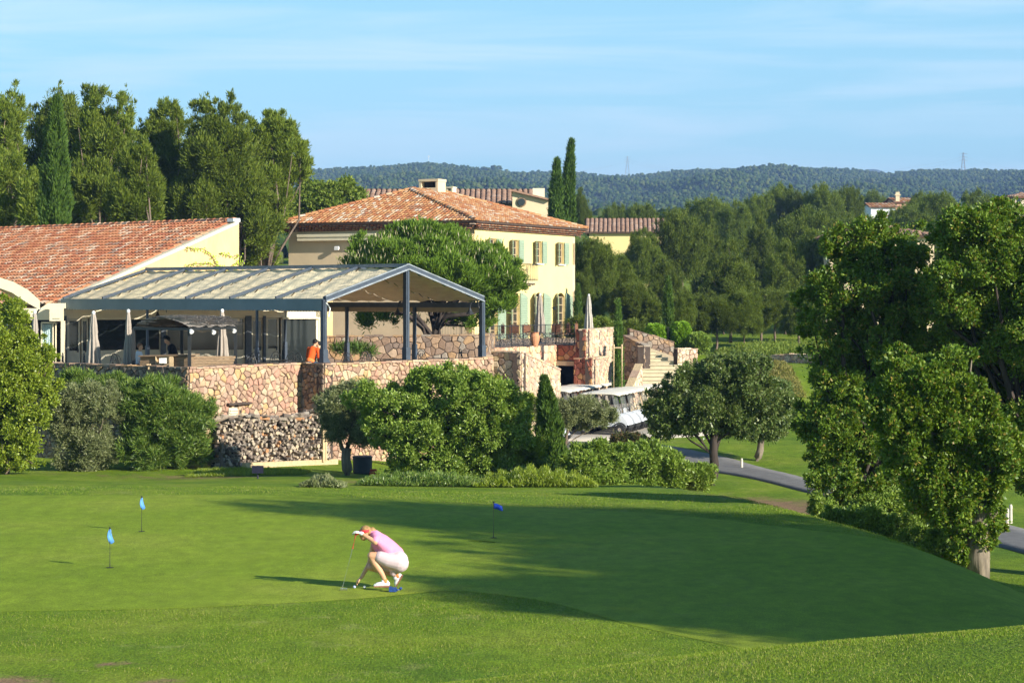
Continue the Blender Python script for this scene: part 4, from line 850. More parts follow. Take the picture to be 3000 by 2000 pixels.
def crown(ells, nsub, nleaf, L, Wd, seed, subr=0.22, up=0.3, out=0.8, rnd=0.8, shell=0.55, spread=1.0, stretch=(1,1,1), low=-1.0, fill=0.06, lobes=9, lobe_up=False):
    """ells: list of (cx,cy,cz,rx,ry,rz) in metres; leaves gather in sub-clumps on and inside these volumes"""
    g = np.random.default_rng(seed); E = np.array(ells, dtype=float)
    if lobes:
        ch = []
        for e in E:
            d = unit(g.normal(size=(lobes*2,3))); d = d[d[:,2] > -.75][:lobes]; f = g.uniform(.24,.46,len(d))
            c = e[:3]+d*e[3:6]*(1.08-f[:,None]*.62)
            if lobe_up: ch.append(np.column_stack([c, e[3]*f*.85, e[4]*f*.9, e[5]*f*1.15]))
            else: ch.append(np.column_stack([c, e[3]*f*1.1, e[4]*f*1.1, e[5]*f]))
        E0_ = E.copy(); E0_[:,3:6] *= .82; E = np.vstack([E0_]+ch)
    vol = (E[:,3]*E[:,4]*E[:,5])**(2/3); w_ = vol/vol.sum(); nsub = int(nsub*NSM); cnt = np.maximum(3, (w_*nsub).astype(int))
    C_, R_, O_ = [], [], []
    for e, c in zip(E, cnt):
        d = unit(g.normal(size=(c*3,3))); d = d[d[:,2] > low][:c]; c = len(d)
        rad = shell+(1.06-shell)*g.random(c)**0.5
        C_.append(e[:3]+d*e[3:6]*rad[:,None]); R_.append(np.full(c, subr*1.45)*(e[3]*e[4]*e[5])**(1/3)*g.uniform(.5,1.5,c)); O_.append(np.repeat(e[None,:3], c, 0))
    C_ = np.vstack(C_); R_ = np.concatenate(R_); O_ = np.vstack(O_)
    p = R_**2; p /= p.sum(); k = g.choice(len(C_), size=nleaf, p=p)
    off = unit(g.normal(size=(nleaf,3)))*(np.minimum(1.9,np.abs(g.normal(.62,.40,nleaf))))[:,None]*np.array(stretch)
    Pn = C_[k]+off*R_[k][:,None]*spread
    nf = int(nleaf*fill)
    if nf:
        kk = g.choice(len(E), size=nf, p=w_); dd = unit(g.normal(size=(nf,3))); rad = .88*g.random(nf)**.4
        Pn[:nf] = E[kk,:3]+dd*E[kk,3:6]*rad[:,None]; off[:nf] = dd*.6
    D = unit(Pn-O_[k])*out*.5+off*out+np.array([0,0,up])+g.normal(size=(nleaf,3))*rnd
    V, Fq = leaf_quads(Pn, D, L*g.uniform(.6,1.3,nleaf), Wd*g.uniform(.7,1.3,nleaf), g)
    return V, Fq, C_
def limbs(mb, base, top, r0, targets, rg, nb=16, r1=None, wob=.12, split=.35):
    base = Vector(base); top = Vector(top); r1 = r1 or r0*.45; K = 7; pts = []; H = (top-base).length
    for i in range(K+1):
        t = i/K; pts.append(base.lerp(top, t)+Vector((rg.uniform(-1,1), rg.uniform(-1,1), 0))*wob*H*.15*math.sin(math.pi*t))
    rr_ = [r0*(1.35 if i == 0 else 1)*(1-t_)+r1*t_ for i, t_ in enumerate([i/K for i in range(K+1)])]
    mb.tube(pts, rr_, 9)
    T = list(targets); rg.shuffle(T)
    for t in T[:nb]:
        t = Vector(t); f = rg.uniform(split, 1.0); i = min(K-1, int(f*K)); s_ = pts[i].lerp(pts[i+1], f*K-i); d = t-s_
        if d.length < .1: continue
        mid = s_+d*.5+Vector((rg.uniform(-1,1), rg.uniform(-1,1), rg.uniform(-.3,.6)))*d.length*.12
        rb_ = max(.012, rr_[i]*rg.uniform(.3,.5)); mb.tube([s_, s_.lerp(mid,.5)+UP*d.length*.02, mid, mid.lerp(t,.55), t], [rb_, rb_*.8, rb_*.6, rb_*.4, rb_*.18], 5)
NT = [0]; LS = 1.0; NSM = 2.2
def tree(name, label, cat, base, ells, leafmat, bark, nleaf, L, Wd, nsub=120, r0=.2, top=None, group=None, seed=None, nb=18, parts=('crown','trunk'), **kw):
    NT[0] += 1; seed = seed or NT[0]*17+3; rg = random.Random(seed)
    base = Vector(base); t_ = thing(name, label, cat, base, group)
    V, Fq, CC = crown(ells, nsub, int(nleaf*2.0), L*LS, Wd*LS, seed, **kw)
    np_mesh(parts[0], V, Fq, leafmat, t_)
    if r0:
        m = MB(); E = np.array(ells); tp = Vector(top) if top is not None else Vector(E[:, :3].mean(0))
        limbs(m, base-UP*.15, tp, r0, [tuple(c) for c in CC[rg.sample(range(len(CC)), min(len(CC), nb))]], rg, nb); m.build(parts[1], bark, t_, smooth=True)
    return t_
def pe(px, py, rx, ry, Y, ry_d=None, dy=0.0):
    "ellipsoid from the photo pixels: centre, half sizes, at depth Y"
    p = P(px, py, Y+dy); k = (Y+dy)/F; rx, rz = rx*k, ry*k; return (p.x, p.y, p.z, rx, ry_d or (rx+rz)/2, rz)
# ---- Aleppo pines behind the low building
def aleppo(label, Y, px, tops, nleaf=60000, **kw):
    ells = [pe(*t[:4], Y, dy=(t[4] if len(t) > 4 else 0)) for t in tops]; bx, by = (px-1500)/F*Y, Y
    return tree('pine_tree', label, 'pine', (bx, by, gz(bx, by)), ells, L_pine, B_bark, nleaf, .24, .05, nsub=kw.pop('nsub', 190), r0=.28, group='tall Aleppo pines behind the low building', subr=.19, up=1.25, out=.9, rnd=.42, shell=.45, spread=1.0, stretch=(.9,.9,1.2), nb=34, lobes=12, lobe_up=True, fill=.03, **kw)
aleppo('tall pine cut by the left edge, its twin tops above the red roof', 112, 10, [(-10,400,70,130),(40,330,32,70),(-60,480,90,150),(30,560,100,110,-4),(110,600,60,80,-6)], 75000)
aleppo('broad pine standing right behind the slim tall cypress on the left', 118, 190, [(175,330,50,70),(130,420,80,90),(210,430,80,110),(180,560,130,110),(110,350,30,45)], 75000)
aleppo('pine with the highest crown and a lobe leaning out to the right', 114, 290, [(283,320,50,68),(300,420,80,90),(362,330,32,65),(350,400,45,60),(300,560,130,100),(400,610,60,60)], 80000)
aleppo('lower pine filling the notch between the two groups of tall pines', 108, 410, [(400,480,50,60),(390,600,75,75),(430,560,50,70)], 45000)
aleppo('thin dark pine with see through top, left in the middle group', 122, 480, [(490,370,52,62),(430,420,36,60),(480,480,75,90),(500,600,90,80)], 62000)
aleppo('great round topped pine in the middle group behind the gable', 118, 620, [(600,360,50,68),(670,370,60,72),(640,450,105,95),(610,590,120,90),(720,560,60,70),(760,640,70,100)], 95000)
aleppo('pine nearest the yellow house with an open feathery right side', 120, 765, [(825,400,42,72),(780,420,50,70),(850,470,50,70),(890,480,22,60),(785,550,85,80),(765,610,55,70),(745,720,75,70)], 80000, top=P(775,540,120))
tree('leafy_tree', 'fresh green leafy tree between the pines and the yellow house roof', 'tree', ((960-1500)/F*136,136,gz(-11.7,136)), [pe(960,600,90,62,136),(pe(880,640,60,60,136)),pe(1030,600,50,45,136), pe(920,560,45,30,136)], L_dec, B_bark, 34000, .22, .12, nsub=90, r0=.22, subr=.24, up=.3)
# ---- cypresses
def cypress(label, px, top, bot, w_, Y, nleaf, z0=None, lean=0, lm=None, group=None, gap=0.0, tex=.13):
    x = (px-1500)/F*Y; zt = CAMZ-(top-HOR)/F*Y; zb = (CAMZ-(bot-HOR)/F*Y) if z0 is None else z0; H = zt-zb; r_ = w_/F*Y/2; NT[0] += 1
    g = np.random.default_rng(NT[0]*31); t_ = thing('cypress_tree', label, 'cypress', (x, Y, zb), group)
    n = nleaf; h = g.random(n)**1.05; prof = r_*np.minimum(1, (h+.03)*9)**.5*(1-h**2.4)**.8; ph = g.random(n)*2*np.pi
    rib = 1+.16*np.sin(ph*5+h*6)+.1*np.sin(ph*11-h*19)+.14*np.sin(h*26+ph*2)
    rad = prof*rib*(.55+.45*g.random(n)**.35); Pn = np.stack([x+rad*np.cos(ph)+lean*h*h, Y+rad*np.sin(ph), zb+h*H], 1)
    D = np.stack([np.cos(ph)*.35, np.sin(ph)*.35, np.full(n,1.1)], 1)+g.normal(size=(n,3))*.28
    V, Fq = leaf_quads(Pn, D, tex*2.2*g.uniform(.6,1.3,n), tex*.5*g.uniform(.7,1.3,n), g); np_mesh('crown', V, Fq, lm or L_cyp, t_)
    m = MB(); m.tube([(x,Y,zb-.2),(x+lean*.2,Y,zb+H*.5),(x+lean*.9,Y,zb+H*.93)], [max(.05,r_*.2),max(.04,r_*.12),.015], 7); m.build('trunk', B_bark, t_, smooth=True); return t_
cypress('tall slim cypress rising behind the left end of the red tiled roof', 160, 292, 720, 80, 100, 30000, lean=.1)
cypress('lower and fatter of the two dark cypresses behind the yellow house', 1626, 474, 900, 50, 150, 16000, lean=.15, tex=.17)
cypress('taller pointed cypress of the pair behind the yellow house', 1656, 418, 900, 45, 152, 20000, lean=.45, tex=.17)
cypress('small cypress against the far corner of the yellow house', 1693, 838, 975, 20, 128, 4000, tex=.1)
cypress('young cypress tied between stakes in front of the pillar wall', 1811, 884, 1125, 26, 101.5, 9000, z0=-1.75, tex=.1, lm=M_leaf('young_cypress',[(0,(0.07,0.14,0.02)),(1,(0.13,0.22,0.035))],.15))
cypress('young cypress tied to a timber frame beside the clipped hedge', 1957, 818, 1010, 27, 114, 8000, tex=.1)
cypress('small upright cypress in the shrub border in front of the buggies', 1617, 1112, 1432, 76, 66, 22000, lean=-.25, tex=.085)
# ---- umbrella pine in front of the house
Y = 90
sp = tree('umbrella_pine', 'dense domed umbrella pine with pale candle shoots in front of the yellow house', 'pine', ((1272-1500)/F*88,88,1.3),
  [pe(1120,740,110,55,Y),pe(1060,775,70,38,Y),pe(1220,720,130,62,Y),pe(1330,750,130,68,Y,dy=1),pe(1420,800,100,72,Y),pe(1300,810,190,45,Y,ry_d=3.2),pe(1440,865,85,60,Y),pe(1390,930,75,42,Y),pe(1190,690,60,30,Y),pe(1250,770,150,70,Y,dy=-1.6),
   pe(1130,930,110,26,Y,dy=1.5),pe(1290,930,50,34,Y),pe(1470,840,58,66,Y)], L_stone, B_dark, 130000, .22, .042, nsub=330, r0=.26, top=P(1285,850,Y), subr=.17, up=1.2, out=.7, rnd=.4, shell=.45, spread=1.0, nb=46)
m = MB(); rg = random.Random(4)
for a in ([(1268,1040),(1276,960),(1300,910),(1370,880),(1400,860)],[(1262,1040),(1240,960),(1190,920),(1120,890)],[(1266,1045),(1262,980),(1225,930),(1180,880),(1160,850)],[(1276,960),(1310,925),(1370,920),(1415,905)]):
    m.tube([P(x_,y_,88.5) for x_, y_ in a], [.17,.12,.09,.06,.03][:len(a)], 7)
m.build('branch', B_dark, sp, smooth=True)
g = np.random.default_rng(9); n = 260; ang = g.uniform(-1,1,n); bxs = 1000+500*g.random(n); tops_ = np.interp(bxs, [980,1040,1120,1200,1250,1330,1400,1460,1500], [780,730,690,664,672,688,700,745,800]); bys = tops_+g.random(n)**1.5*90
pts = np.array([P(a, b, 88.2+g.uniform(-1,2)-((b-t)/90)*2.2) for a, b, t in zip(bxs, bys, tops_)]); D = np.stack([g.normal(0,.12,n), g.normal(0,.12,n), np.ones(n)], 1)
V, Fq = leaf_quads(pts, D, .22, .026, g); cs = np_mesh('candle_shoots', V, Fq, M_leaf('pale_candle', [(0,(0.40,0.36,0.20)),(1,(0.55,0.48,0.30))], .1), sp); cs['kind'] = 'stuff'
# ---- wood on the right: individual pines sharing a few crown shapes
protos = []
def proto_pine(kind, seed):
    "unit pine: 10 m tall, crown radius about 4"
    base = Vector((0, 500, 0)); g_ = random.Random(seed); ells = []
    if kind == 'round':
        ells = [(0,500,6.6,3.4,3.4,2.8),(g_.uniform(-2,2),500+g_.uniform(-2,2),8.2,2.2,2.2,1.6),(-1.8,500.5,5.2,2.4,2.4,1.9),(2,499.5,5.4,2.3,2.3,1.8),(g_.uniform(-2,2),498.5,6.8,2.2,2.0,1.8)]
    elif kind == 'cone':
        ells = [(0,500,8.2,1.6,1.6,1.7),(0,500,6.4,2.7,2.7,2.0),(.3,500,4.4,3.5,3.5,2.0),(-.5,500,2.9,3.4,3.4,1.4)]
    else:
        ells = [(0,500,7.6,2.6,2.6,2.2),(-1.9,500,6.1,2.1,2.1,2.0),(1.9,500.4,6.3,2.1,2.1,2.3),(0,499,4.6,2.9,2.6,1.5),(g_.uniform(-2,2),501,8.4,1.2,1.2,1.3),(1.5,498.6,8.0,1.2,1.2,1.2)]
    t_ = tree('pine_tree', 'x', 'pine', base, ells, L_pineB, B_bark, 60000, .26, .06, nsub=190, r0=.2, top=(0,500,7.5), seed=seed, subr=.19, up=1.1, out=.9, rnd=.45, shell=.45, stretch=(.9,.9,1.2), nb=24, lobes=12, lobe_up=True, fill=.04)
    return t_
PR = {'round': [proto_pine('round', 101), proto_pine('round', 102)], 'cone': [proto_pine('cone', 103)], 'loose': [proto_pine('loose', 104), proto_pine('loose', 105)]}
used = set()
# (px centre, py top, width px, depth, kind, label)
WOOD = [
 (1735,700,120,136,'round','bushy pine just right of the yellow house corner below the villa'),
 (1715,820,90,132,'loose','lower loose pine tucked against the yellow house corner'),
 (1800,760,150,142,'loose','wide loose pine below the pale villa wall'),
 (1880,690,110,165,'loose','pine overlapping the lower right corner of the pale villa'),
 (1870,600,110,240,'round','round pine showing above the ridge of the pale villa'),
 (1790,605,90,262,'round','small pine left of the one above the villa ridge'),
 (2000,622,170,172,'round','big dark round pine at the right end of the pale villa roof'),
 (1950,780,120,138,'loose','sparse pine behind the cypress in the timber frame'),
 (1860,840,150,130,'loose','low dark pine in the shade behind the young staked cypress'),
 (2080,660,130,178,'cone','pointed pine right of the big dark round one'),
 (2070,583,150,240,'round','pine dome on the skyline straight above the clipped hedge'),
 (2150,600,110,235,'round','pine dome half hidden between two taller ones on the skyline'),
 (2140,722,190,140,'cone','large pale green conical pine in the centre of the wood'),
 (2230,640,150,172,'cone','tall pine behind the large conical one'),
 (2215,572,110,255,'round','skyline pine left of the highest dark crown'),
 (2275,548,110,258,'round','highest dark crown on the skyline of the wood'),
 (2345,563,100,255,'round','skyline pine right of the highest dark crown'),
 (2420,552,130,250,'round','wide skyline crown left of the white villa'),
 (2480,549,100,262,'round','skyline crown next to the white villa'),
 (2360,620,190,185,'round','broad dark pine in front of the skyline row'),
 (2300,720,170,150,'cone','pine with open grey lower branches beside the oak'),
 (2400,700,160,155,'loose','loose pine mostly covered by the left side of the big oak'),
 (2230,880,170,132,'loose','low spreading pine over the edge of the clearing'),
 (2100,905,150,126,'round','low dark pine behind the round clipped shrub'),
 (2010,860,120,130,'loose','shaded pine between the hedge and the conical pine'),
 (2340,860,150,134,'loose','shaded pine by the clearing near the oak'),
 (2545,632,90,262,'round','small dark pine in front of the white villa'),
 (2565,567,100,350,'round','pine behind the orange roof of the white villa'),
 (2660,600,120,250,'round','pine right of the white villa with tiny cypresses'),
 (2700,570,90,262,'round','round pine between the chimney house and the pink house'),
 (2745,566,110,240,'round','pale topped pine left of the pink house'),
 (2690,640,160,215,'loose','grey twiggy tree below the round pines on the right'),
 (2830,600,110,235,'round','dark pine immediately right of the pink house'),
 (2880,567,130,262,'round','skyline pine between the pink house and the tower house'),
 (2940,600,110,235,'round','pine just left of the tower house'),
 (2480,640,140,190,'round','pine above the brown roof half buried by the oak'),
 (1700,560,70,210,'cone','thin see through tree right of the pair of dark cypresses'),
 (2590,650,110,190,'round','small pine over the ridge of the brown hipped roof'),
 (2270,900,150,140,'round','dark understorey pine left of the clearing'),
 (2340,935,120,128,'loose','low dark understorey tree directly left of the oak group'),
 (2180,945,120,126,'loose','low spreading tree shading the clearing edge'),
 (1990,925,90,124,'round','small dark tree directly behind the bright clipped hedge'),
 (2420,820,150,140,'round','dark crown filling the gap beside the left oak'),
 (2120,800,130,150,'loose','pine between the staked cypress and the large conical pine'),
]
for i, (px, py, wpx, Yt, kind, lab) in enumerate(WOOD):
    p = PR[kind][i % len(PR[kind])]; x = (px-1500)/F*Yt; zt = CAMZ-(py-HOR)/F*Yt; zg = gz(x, Yt); H = max(3.5, zt-zg); wm_ = wpx/F*Yt; sx = wm_/7.0; sz = H/9.6
    if kind == 'cone': sx *= .95
    if H/9.6 > sx*1.5: sz = sx*1.5; zg = zt-9.6*sz
    rz_ = (i*1.9) % 6.28
    if p.name not in used: used.add(p.name); o = p; o.location = (x, Yt, zg); o.rotation_euler = (0,0,rz_); o.scale = (sx, sx, sz); o['label'] = lab
    else: o = dup(p, (x, Yt, zg), rz_, lab, scale=(sx, sx, sz))
    o['group'] = 'pines of the wood on the right'
# ---- shrubs and trees in front of the wall, left to right
def bush(name, label, cat, ells, lm, nleaf, L, Wd, Y, basepx, r0=.1, bark=None, **kw):
    x = (basepx-1500)/F*Y; return tree(name, label, cat, (x, Y, gz(x, Y)), ells, lm, bark or B_bark, nleaf, L, Wd, r0=r0, **kw)
Y = 61.5
bush('laurel_tree', 'big bright yellow green laurel cut by the left edge of the picture', 'laurel', [pe(20,960,80,90,Y),pe(60,1080,90,110,Y),pe(-30,1100,110,150,Y),pe(90,1170,75,90,Y),pe(20,1260,100,80,Y),pe(60,1310,60,45,Y),pe(30,1345,90,42,Y),pe(-40,1330,80,60,Y)], L_laurel, 90000, .085, .05, Y, 20, r0=.14, nsub=260, subr=.15, up=.3, shell=.6)
Y = 63.5
bush('olive_tree', 'grey green olive with bare pale stems between the laurel and the oleander', 'olive tree', [pe(255,1180,80,60,Y),pe(310,1200,65,70,Y),pe(210,1240,65,70,Y),pe(260,1310,95,60,Y),pe(240,1370,75,28,Y)], L_olive, 46000, .10, .022, Y, 255, r0=.09, bark=B_pale, nsub=150, subr=.2, up=.5, shell=.4, nb=28)
Y = 64
bush('oleander', 'wide oleander bush with long dark leaves at the left end of the woodpile', 'oleander', [pe(480,1190,110,75,Y),pe(400,1180,60,60,Y),pe(560,1230,70,75,Y),pe(470,1290,130,75,Y),pe(560,1310,60,60,Y),pe(440,1150,60,35,Y)], L_oleander, 52000, .17, .026, Y, 480, r0=.06, nsub=200, subr=.17, up=.8, shell=.55, rnd=.6, nb=20)
bush('wall_shrub', 'dark leafy shrub top against the shaded wall left of the oleander', 'shrub', [pe(225,1120,60,30,66.5),pe(330,1130,60,26,66.5)], L_oleander, 14000, .15, .026, 66.5, 270, r0=.05, nsub=50, subr=.25, up=.9)
Y = 61
bush('olive_tree', 'small silvery olive with a thick pale stump trunk before the wall', 'olive tree', [pe(975,1200,70,55,Y),pe(1040,1170,60,55,Y),pe(1000,1250,65,45,Y),pe(1060,1240,50,70,Y),pe(1010,1140,40,25,Y)], L_olive, 42000, .09, .022, Y, 1016, r0=.0001, nsub=130, subr=.22, up=.4, shell=.35)
x0 = (1016-1500)/F*61; zg = gz(x0,61)
m = MB(); m.tube([(x0,61,zg-.2),(x0+.02,61,zg+.15),(x0-.03,61,zg+.5),(x0+.0,61.02,zg+.78)], [.21,.16,.135,.14], 10); m.tube([(x0,61,zg+.5),(x0-.14,61,zg+.78),(x0-.28,61,zg+1.3),(x0-.4,61,zg+1.9)], [.09,.07,.04,.02], 6); m.tube([(x0,61,zg+.7),(x0+.12,61,zg+1.2),(x0+.3,61,zg+2.0)], [.09,.05,.02], 6)
for o in bpy.data.objects:
    if o.name.startswith('olive_tree') and 'stump' in o.get('label',''): m.build('stump', B_pale, o, smooth=True)
Y = 58
bush('evergreen_tree', 'very wide rounded evergreen tree in the middle in front of the stone wall', 'tree', [pe(1150,1190,120,85,Y),pe(1290,1155,140,80,Y),pe(1420,1190,125,95,Y),pe(1360,1130,90,45,Y),pe(1230,1260,150,80,Y),pe(1370,1280,130,80,Y),pe(1130,1250,70,70,Y),pe(1260,1120,80,35,Y),pe(1480,1260,70,80,Y),pe(1290,1340,150,55,Y),pe(1400,1110,40,22,Y),pe(1200,1370,80,40,Y),pe(1290,1400,140,45,Y),pe(1420,1380,90,55,Y),pe(1150,1330,50,50,Y)], L_bush, 125000, .085, .045, Y, 1310, r0=.2, bark=B_dark, nsub=420, subr=.13, up=.3, shell=.6, nb=30)
Y = 60
bush('oleander', 'oleander thicket to the right of the wide rounded evergreen', 'oleander', [pe(1490,1240,65,85,Y),pe(1510,1320,75,65,Y),pe(1450,1150,30,45,Y),pe(1500,1400,70,45,Y)], L_laurel, 30000, .12, .024, Y, 1490, r0=.05, nsub=90, subr=.2, up=.9, rnd=.6)
Y = 82
bush('olive_tree', 'pale olive crown in front of the white buggies left of their open side', 'olive tree', [pe(1560,1200,65,40,Y),pe(1700,1200,75,38,Y),pe(1760,1215,50,36,Y),pe(1640,1215,70,40,Y),pe(1720,1235,50,25,Y)], L_olive, 42000, .10, .028, Y, 1640, r0=.08, nsub=130, subr=.2, up=.4, shell=.5)
Y = 60
bush('drooping_shrub', 'arching dark shrub with drooping branches left of the small cypress', 'shrub', [pe(1560,1345,50,28,Y),pe(1530,1380,45,30,Y),pe(1580,1390,40,30,Y)], L_oleander, 12000, .10, .02, Y, 1550, r0=.03, nsub=40, subr=.26, up=-.4)
Y = 62
bush('cherry_laurel', 'large fresh green shrub right behind the small cypress', 'shrub', [pe(1720,1370,80,65,Y),pe(1680,1400,60,55,Y),pe(1780,1400,60,60,Y),pe(1740,1330,60,35,Y),pe(1830,1330,40,30,Y),pe(1740,1430,90,35,Y),pe(1820,1430,50,35,Y)], L_bush, 60000, .13, .04, Y, 1730, r0=.05, nsub=170, subr=.17, up=.1, rnd=.9, nb=14)
Y = 64
bush('cherry_laurel', 'middle fresh green shrub of the row below the cart path', 'shrub', [pe(1900,1350,60,50,Y),pe(1880,1400,60,48,Y),pe(1960,1380,55,48,Y),pe(1950,1340,40,25,Y),pe(1900,1430,70,28,Y)], L_bush, 40000, .13, .04, Y, 1925, r0=.04, nsub=120, subr=.2, up=.1, rnd=.9, nb=16)
Y = 66
bush('cherry_laurel', 'smallest and rightmost shrub of the row, with a crooked bare stem', 'shrub', [pe(2040,1400,42,32,Y),pe(2070,1385,26,24,Y)], L_bush, 16000, .12, .038, Y, 2055, r0=.04, nsub=50, subr=.26, up=.1, rnd=.9, nb=10)
Y = 84
bush('photinia', 'dark reddish shrub at the edge of the pale concrete yard', 'shrub', [pe(1840,1295,55,20,Y),pe(1900,1300,30,16,Y)], M_leaf('purple_green_leaf',[(0,(0.05,0.05,0.02)),(.5,(0.08,0.11,0.03)),(1,(0.16,0.08,0.04))]), 14000, .13, .05, Y, 1850, r0=.04, nsub=50, subr=.28)
Y = 74
bush('mulberry_tree', 'round dark leaved tree on a black forked trunk beside the cart path', 'tree', [pe(2050,1130,110,70,Y),pe(2160,1110,120,75,Y),pe(1980,1200,90,72,Y),pe(1930,1200,48,58,Y),pe(1945,1258,55,34,Y),pe(2110,1190,140,80,Y),pe(2230,1170,80,70,Y),pe(2010,1250,80,35,Y),pe(2180,1240,90,40,Y),pe(2080,1080,70,40,Y)], L_mul, 90000, .12, .055, Y, 2086, r0=.19, bark=B_dark, top=P(2100,1180,Y), nsub=300, subr=.15, up=.1, shell=.6, nb=26)
Y = 84
bush('mulberry_tree', 'smaller round tree with a pale trunk behind the black trunked one', 'tree', [pe(2250,1190,75,70,Y),pe(2220,1240,80,45,Y),pe(2280,1230,45,45,Y)], L_mul, 42000, .12, .055, Y, 2216, r0=.17, bark=B_pale, nsub=140, subr=.18, up=.1, shell=.55, nb=20)
# ---- the big oaks on the right
def oak(label, Y, basepx, ells, n, r0, bark=B_pale, **kw):
    x = (basepx-1500)/F*Y; return tree('oak_tree', label, 'oak', (x, Y, gz(x, Y)), ells, L_oak, bark, int(n*1.35), .085, .05, top=kw.pop('top',None), r0=r0, nsub=kw.pop('nsub',300), subr=kw.pop('subr',.15), up=.3, shell=.55, nb=34, group='large oaks on the right', **kw)
oak('big oak with the lowest leaf skirt and a fluted pale trunk at the slope edge', 44, 2862, [pe(2640,1180,130,110,44),pe(2740,1200,140,120,44),pe(2750,1130,150,110,44),pe(2830,1270,130,110,44),pe(2700,1310,130,100,44),pe(2880,1380,100,110,44),pe(2800,1390,110,110,44),pe(2760,1420,100,90,44),pe(2860,1510,80,80,44),pe(2780,1500,80,80,44),pe(2840,1590,60,55,44),pe(2885,1560,45,50,44),pe(2800,1620,50,40,44.3),pe(2700,1420,70,70,44),pe(2920,1300,70,90,44,dy=-.5),pe(2640,1080,70,60,44)], 210000, .30, nsub=420, subr=.13, top=P(2868,1250,44))
oak('oak with yellowish top filling the left part of the oak group', 52, 2590, [pe(2560,720,150,80,52),pe(2480,860,140,110,52),pe(2640,850,130,110,52),pe(2420,1000,90,80,52),pe(2500,1080,130,100,52,dy=1),pe(2440,1220,110,90,52,dy=1),pe(2530,1330,120,100,52,dy=1),pe(2420,1330,70,60,52),pe(2700,980,100,100,52,dy=1.5),pe(2720,760,60,50,52),pe(2600,1230,120,110,52,dy=1),pe(2600,1000,110,110,52),pe(2540,950,120,110,52,dy=1),pe(2630,745,90,55,52),pe(2500,775,80,60,52),pe(2690,870,80,80,52,dy=1),pe(2620,1120,120,100,52,dy=1.5),pe(2520,1230,120,100,52),pe(2450,1180,100,110,52),pe(2480,1300,110,90,51),pe(2440,1420,80,60,50),pe(2540,1440,100,60,50),pe(2480,1420,90,60,52),pe(2590,1440,90,60,52)], 200000, .26, bark=B_dark, nsub=420, subr=.13)
oak('tallest oak cut by the right edge of the picture', 50, 3110, [pe(2870,690,140,90,50),pe(2960,640,110,70,50),pe(2840,830,130,110,50),pe(2980,800,130,130,50),pe(2900,960,140,120,50,dy=1),pe(3050,980,130,150,50),pe(2960,1130,120,110,50,dy=2),pe(2860,1100,110,110,50,dy=2),pe(2780,900,90,110,50,dy=1),pe(3060,1230,110,110,50),pe(2990,1330,60,90,50),pe(3060,1400,80,90,50)], 210000, .32, bark=B_dark, nsub=420, subr=.13)
bush('dark_hedge', 'low dark hedge in the shade beneath the oaks', 'hedge', [pe(2480,1530,70,60,47),pe(2560,1550,80,60,46.5),pe(2660,1575,80,60,46),pe(2760,1610,70,55,45),pe(2410,1500,40,60,48),pe(2620,1490,130,45,49),pe(2830,1660,50,30,44.5),pe(2530,1600,70,40,46),pe(2700,1640,90,40,45)], L_bush, 90000, .07, .035, 46.5, 2600, r0=.05, nsub=200, subr=.18)
# oaks standing just right of the picture; their shade lies across the green
def oak2(label, x, y, h, r_, n=60000):
    z = gz(x, y); return tree('oak_tree', label, 'oak', (x, y, z), [(x,y,z+h*.62,r_,r_,h*.36),(x-r_*.5,y+r_*.2,z+h*.5,r_*.6,r_*.6,h*.28),(x+r_*.45,y-.4,z+h*.55,r_*.6,r_*.6,h*.3),(x,y-r_*.4,z+h*.78,r_*.6,r_*.6,h*.2)], L_oak, B_pale, n, .14, .09, nsub=200, r0=.3, subr=.2, shell=.5, nb=26, low=-.9, group='oaks outside the right edge')
# ------------------------------------------------------------------ hills, far wood, pylons, haze
HX = np.array([-3200,-200,600,900,1000,1100,1250,1350,1440,1500,1650,1760,1850,1950,2050,2200,2350,2500,2600,2700,2850,3000,3300,5000]); HYp = np.array([560,520,505,505,497,493,482,490,499,509,507,517,519,509,502,499,497,500,511,503,501,505,520,570])
def hill_h(X, Y):
    px = 1500+X/np.maximum(Y,1)*F; pyc = np.interp(px, HX, HYp)
    t = np.clip((Y-900)/(2450-900), 0, 1.35)
    zc = CAMZ-(pyc-HOR)/F*2450+8; zb = 30
    z = zb+(zc-zb)*np.clip(t,0,1)**1.08-90*np.clip(t-1,0,1)**1.2-6*t
    rid = 7*np.sin(X*.021+Y*.004)*np.sin(Y*.006+1)+5*np.sin(X*.047-Y*.011)+3*np.sin(X*.09+Y*.03)
    rid += 9*np.maximum(0,np.sin(X*.013-Y*.0045+2))**2
    return z+rid*np.sin(np.clip(t,0,1)*np.pi)*.9-4
ysh = np.linspace(760, 2950, 120); ush = np.linspace(-1,1,220); YY, UU = np.meshgrid(ysh, ush, indexing='ij'); XX = UU*(200+YY*.42); ZZ = hill_h(XX, YY)
ny, nx = YY.shape; idx = np.arange(ny*nx).reshape(ny,nx); Fq = np.stack([idx[:-1,:-1], idx[:-1,1:], idx[1:,1:], idx[1:,:-1]], -1).reshape(-1,4)
mat_hill = M_plain('hill_scrub', (0.055,0.075,0.025), 0.95, var=.35, scale=.05)
o = np_mesh('hills', np.stack([XX,YY,ZZ],-1).reshape(-1,3), Fq, mat_hill, smooth=True); tag(o, 'long wooded hill ridge behind the houses', kind='structure')
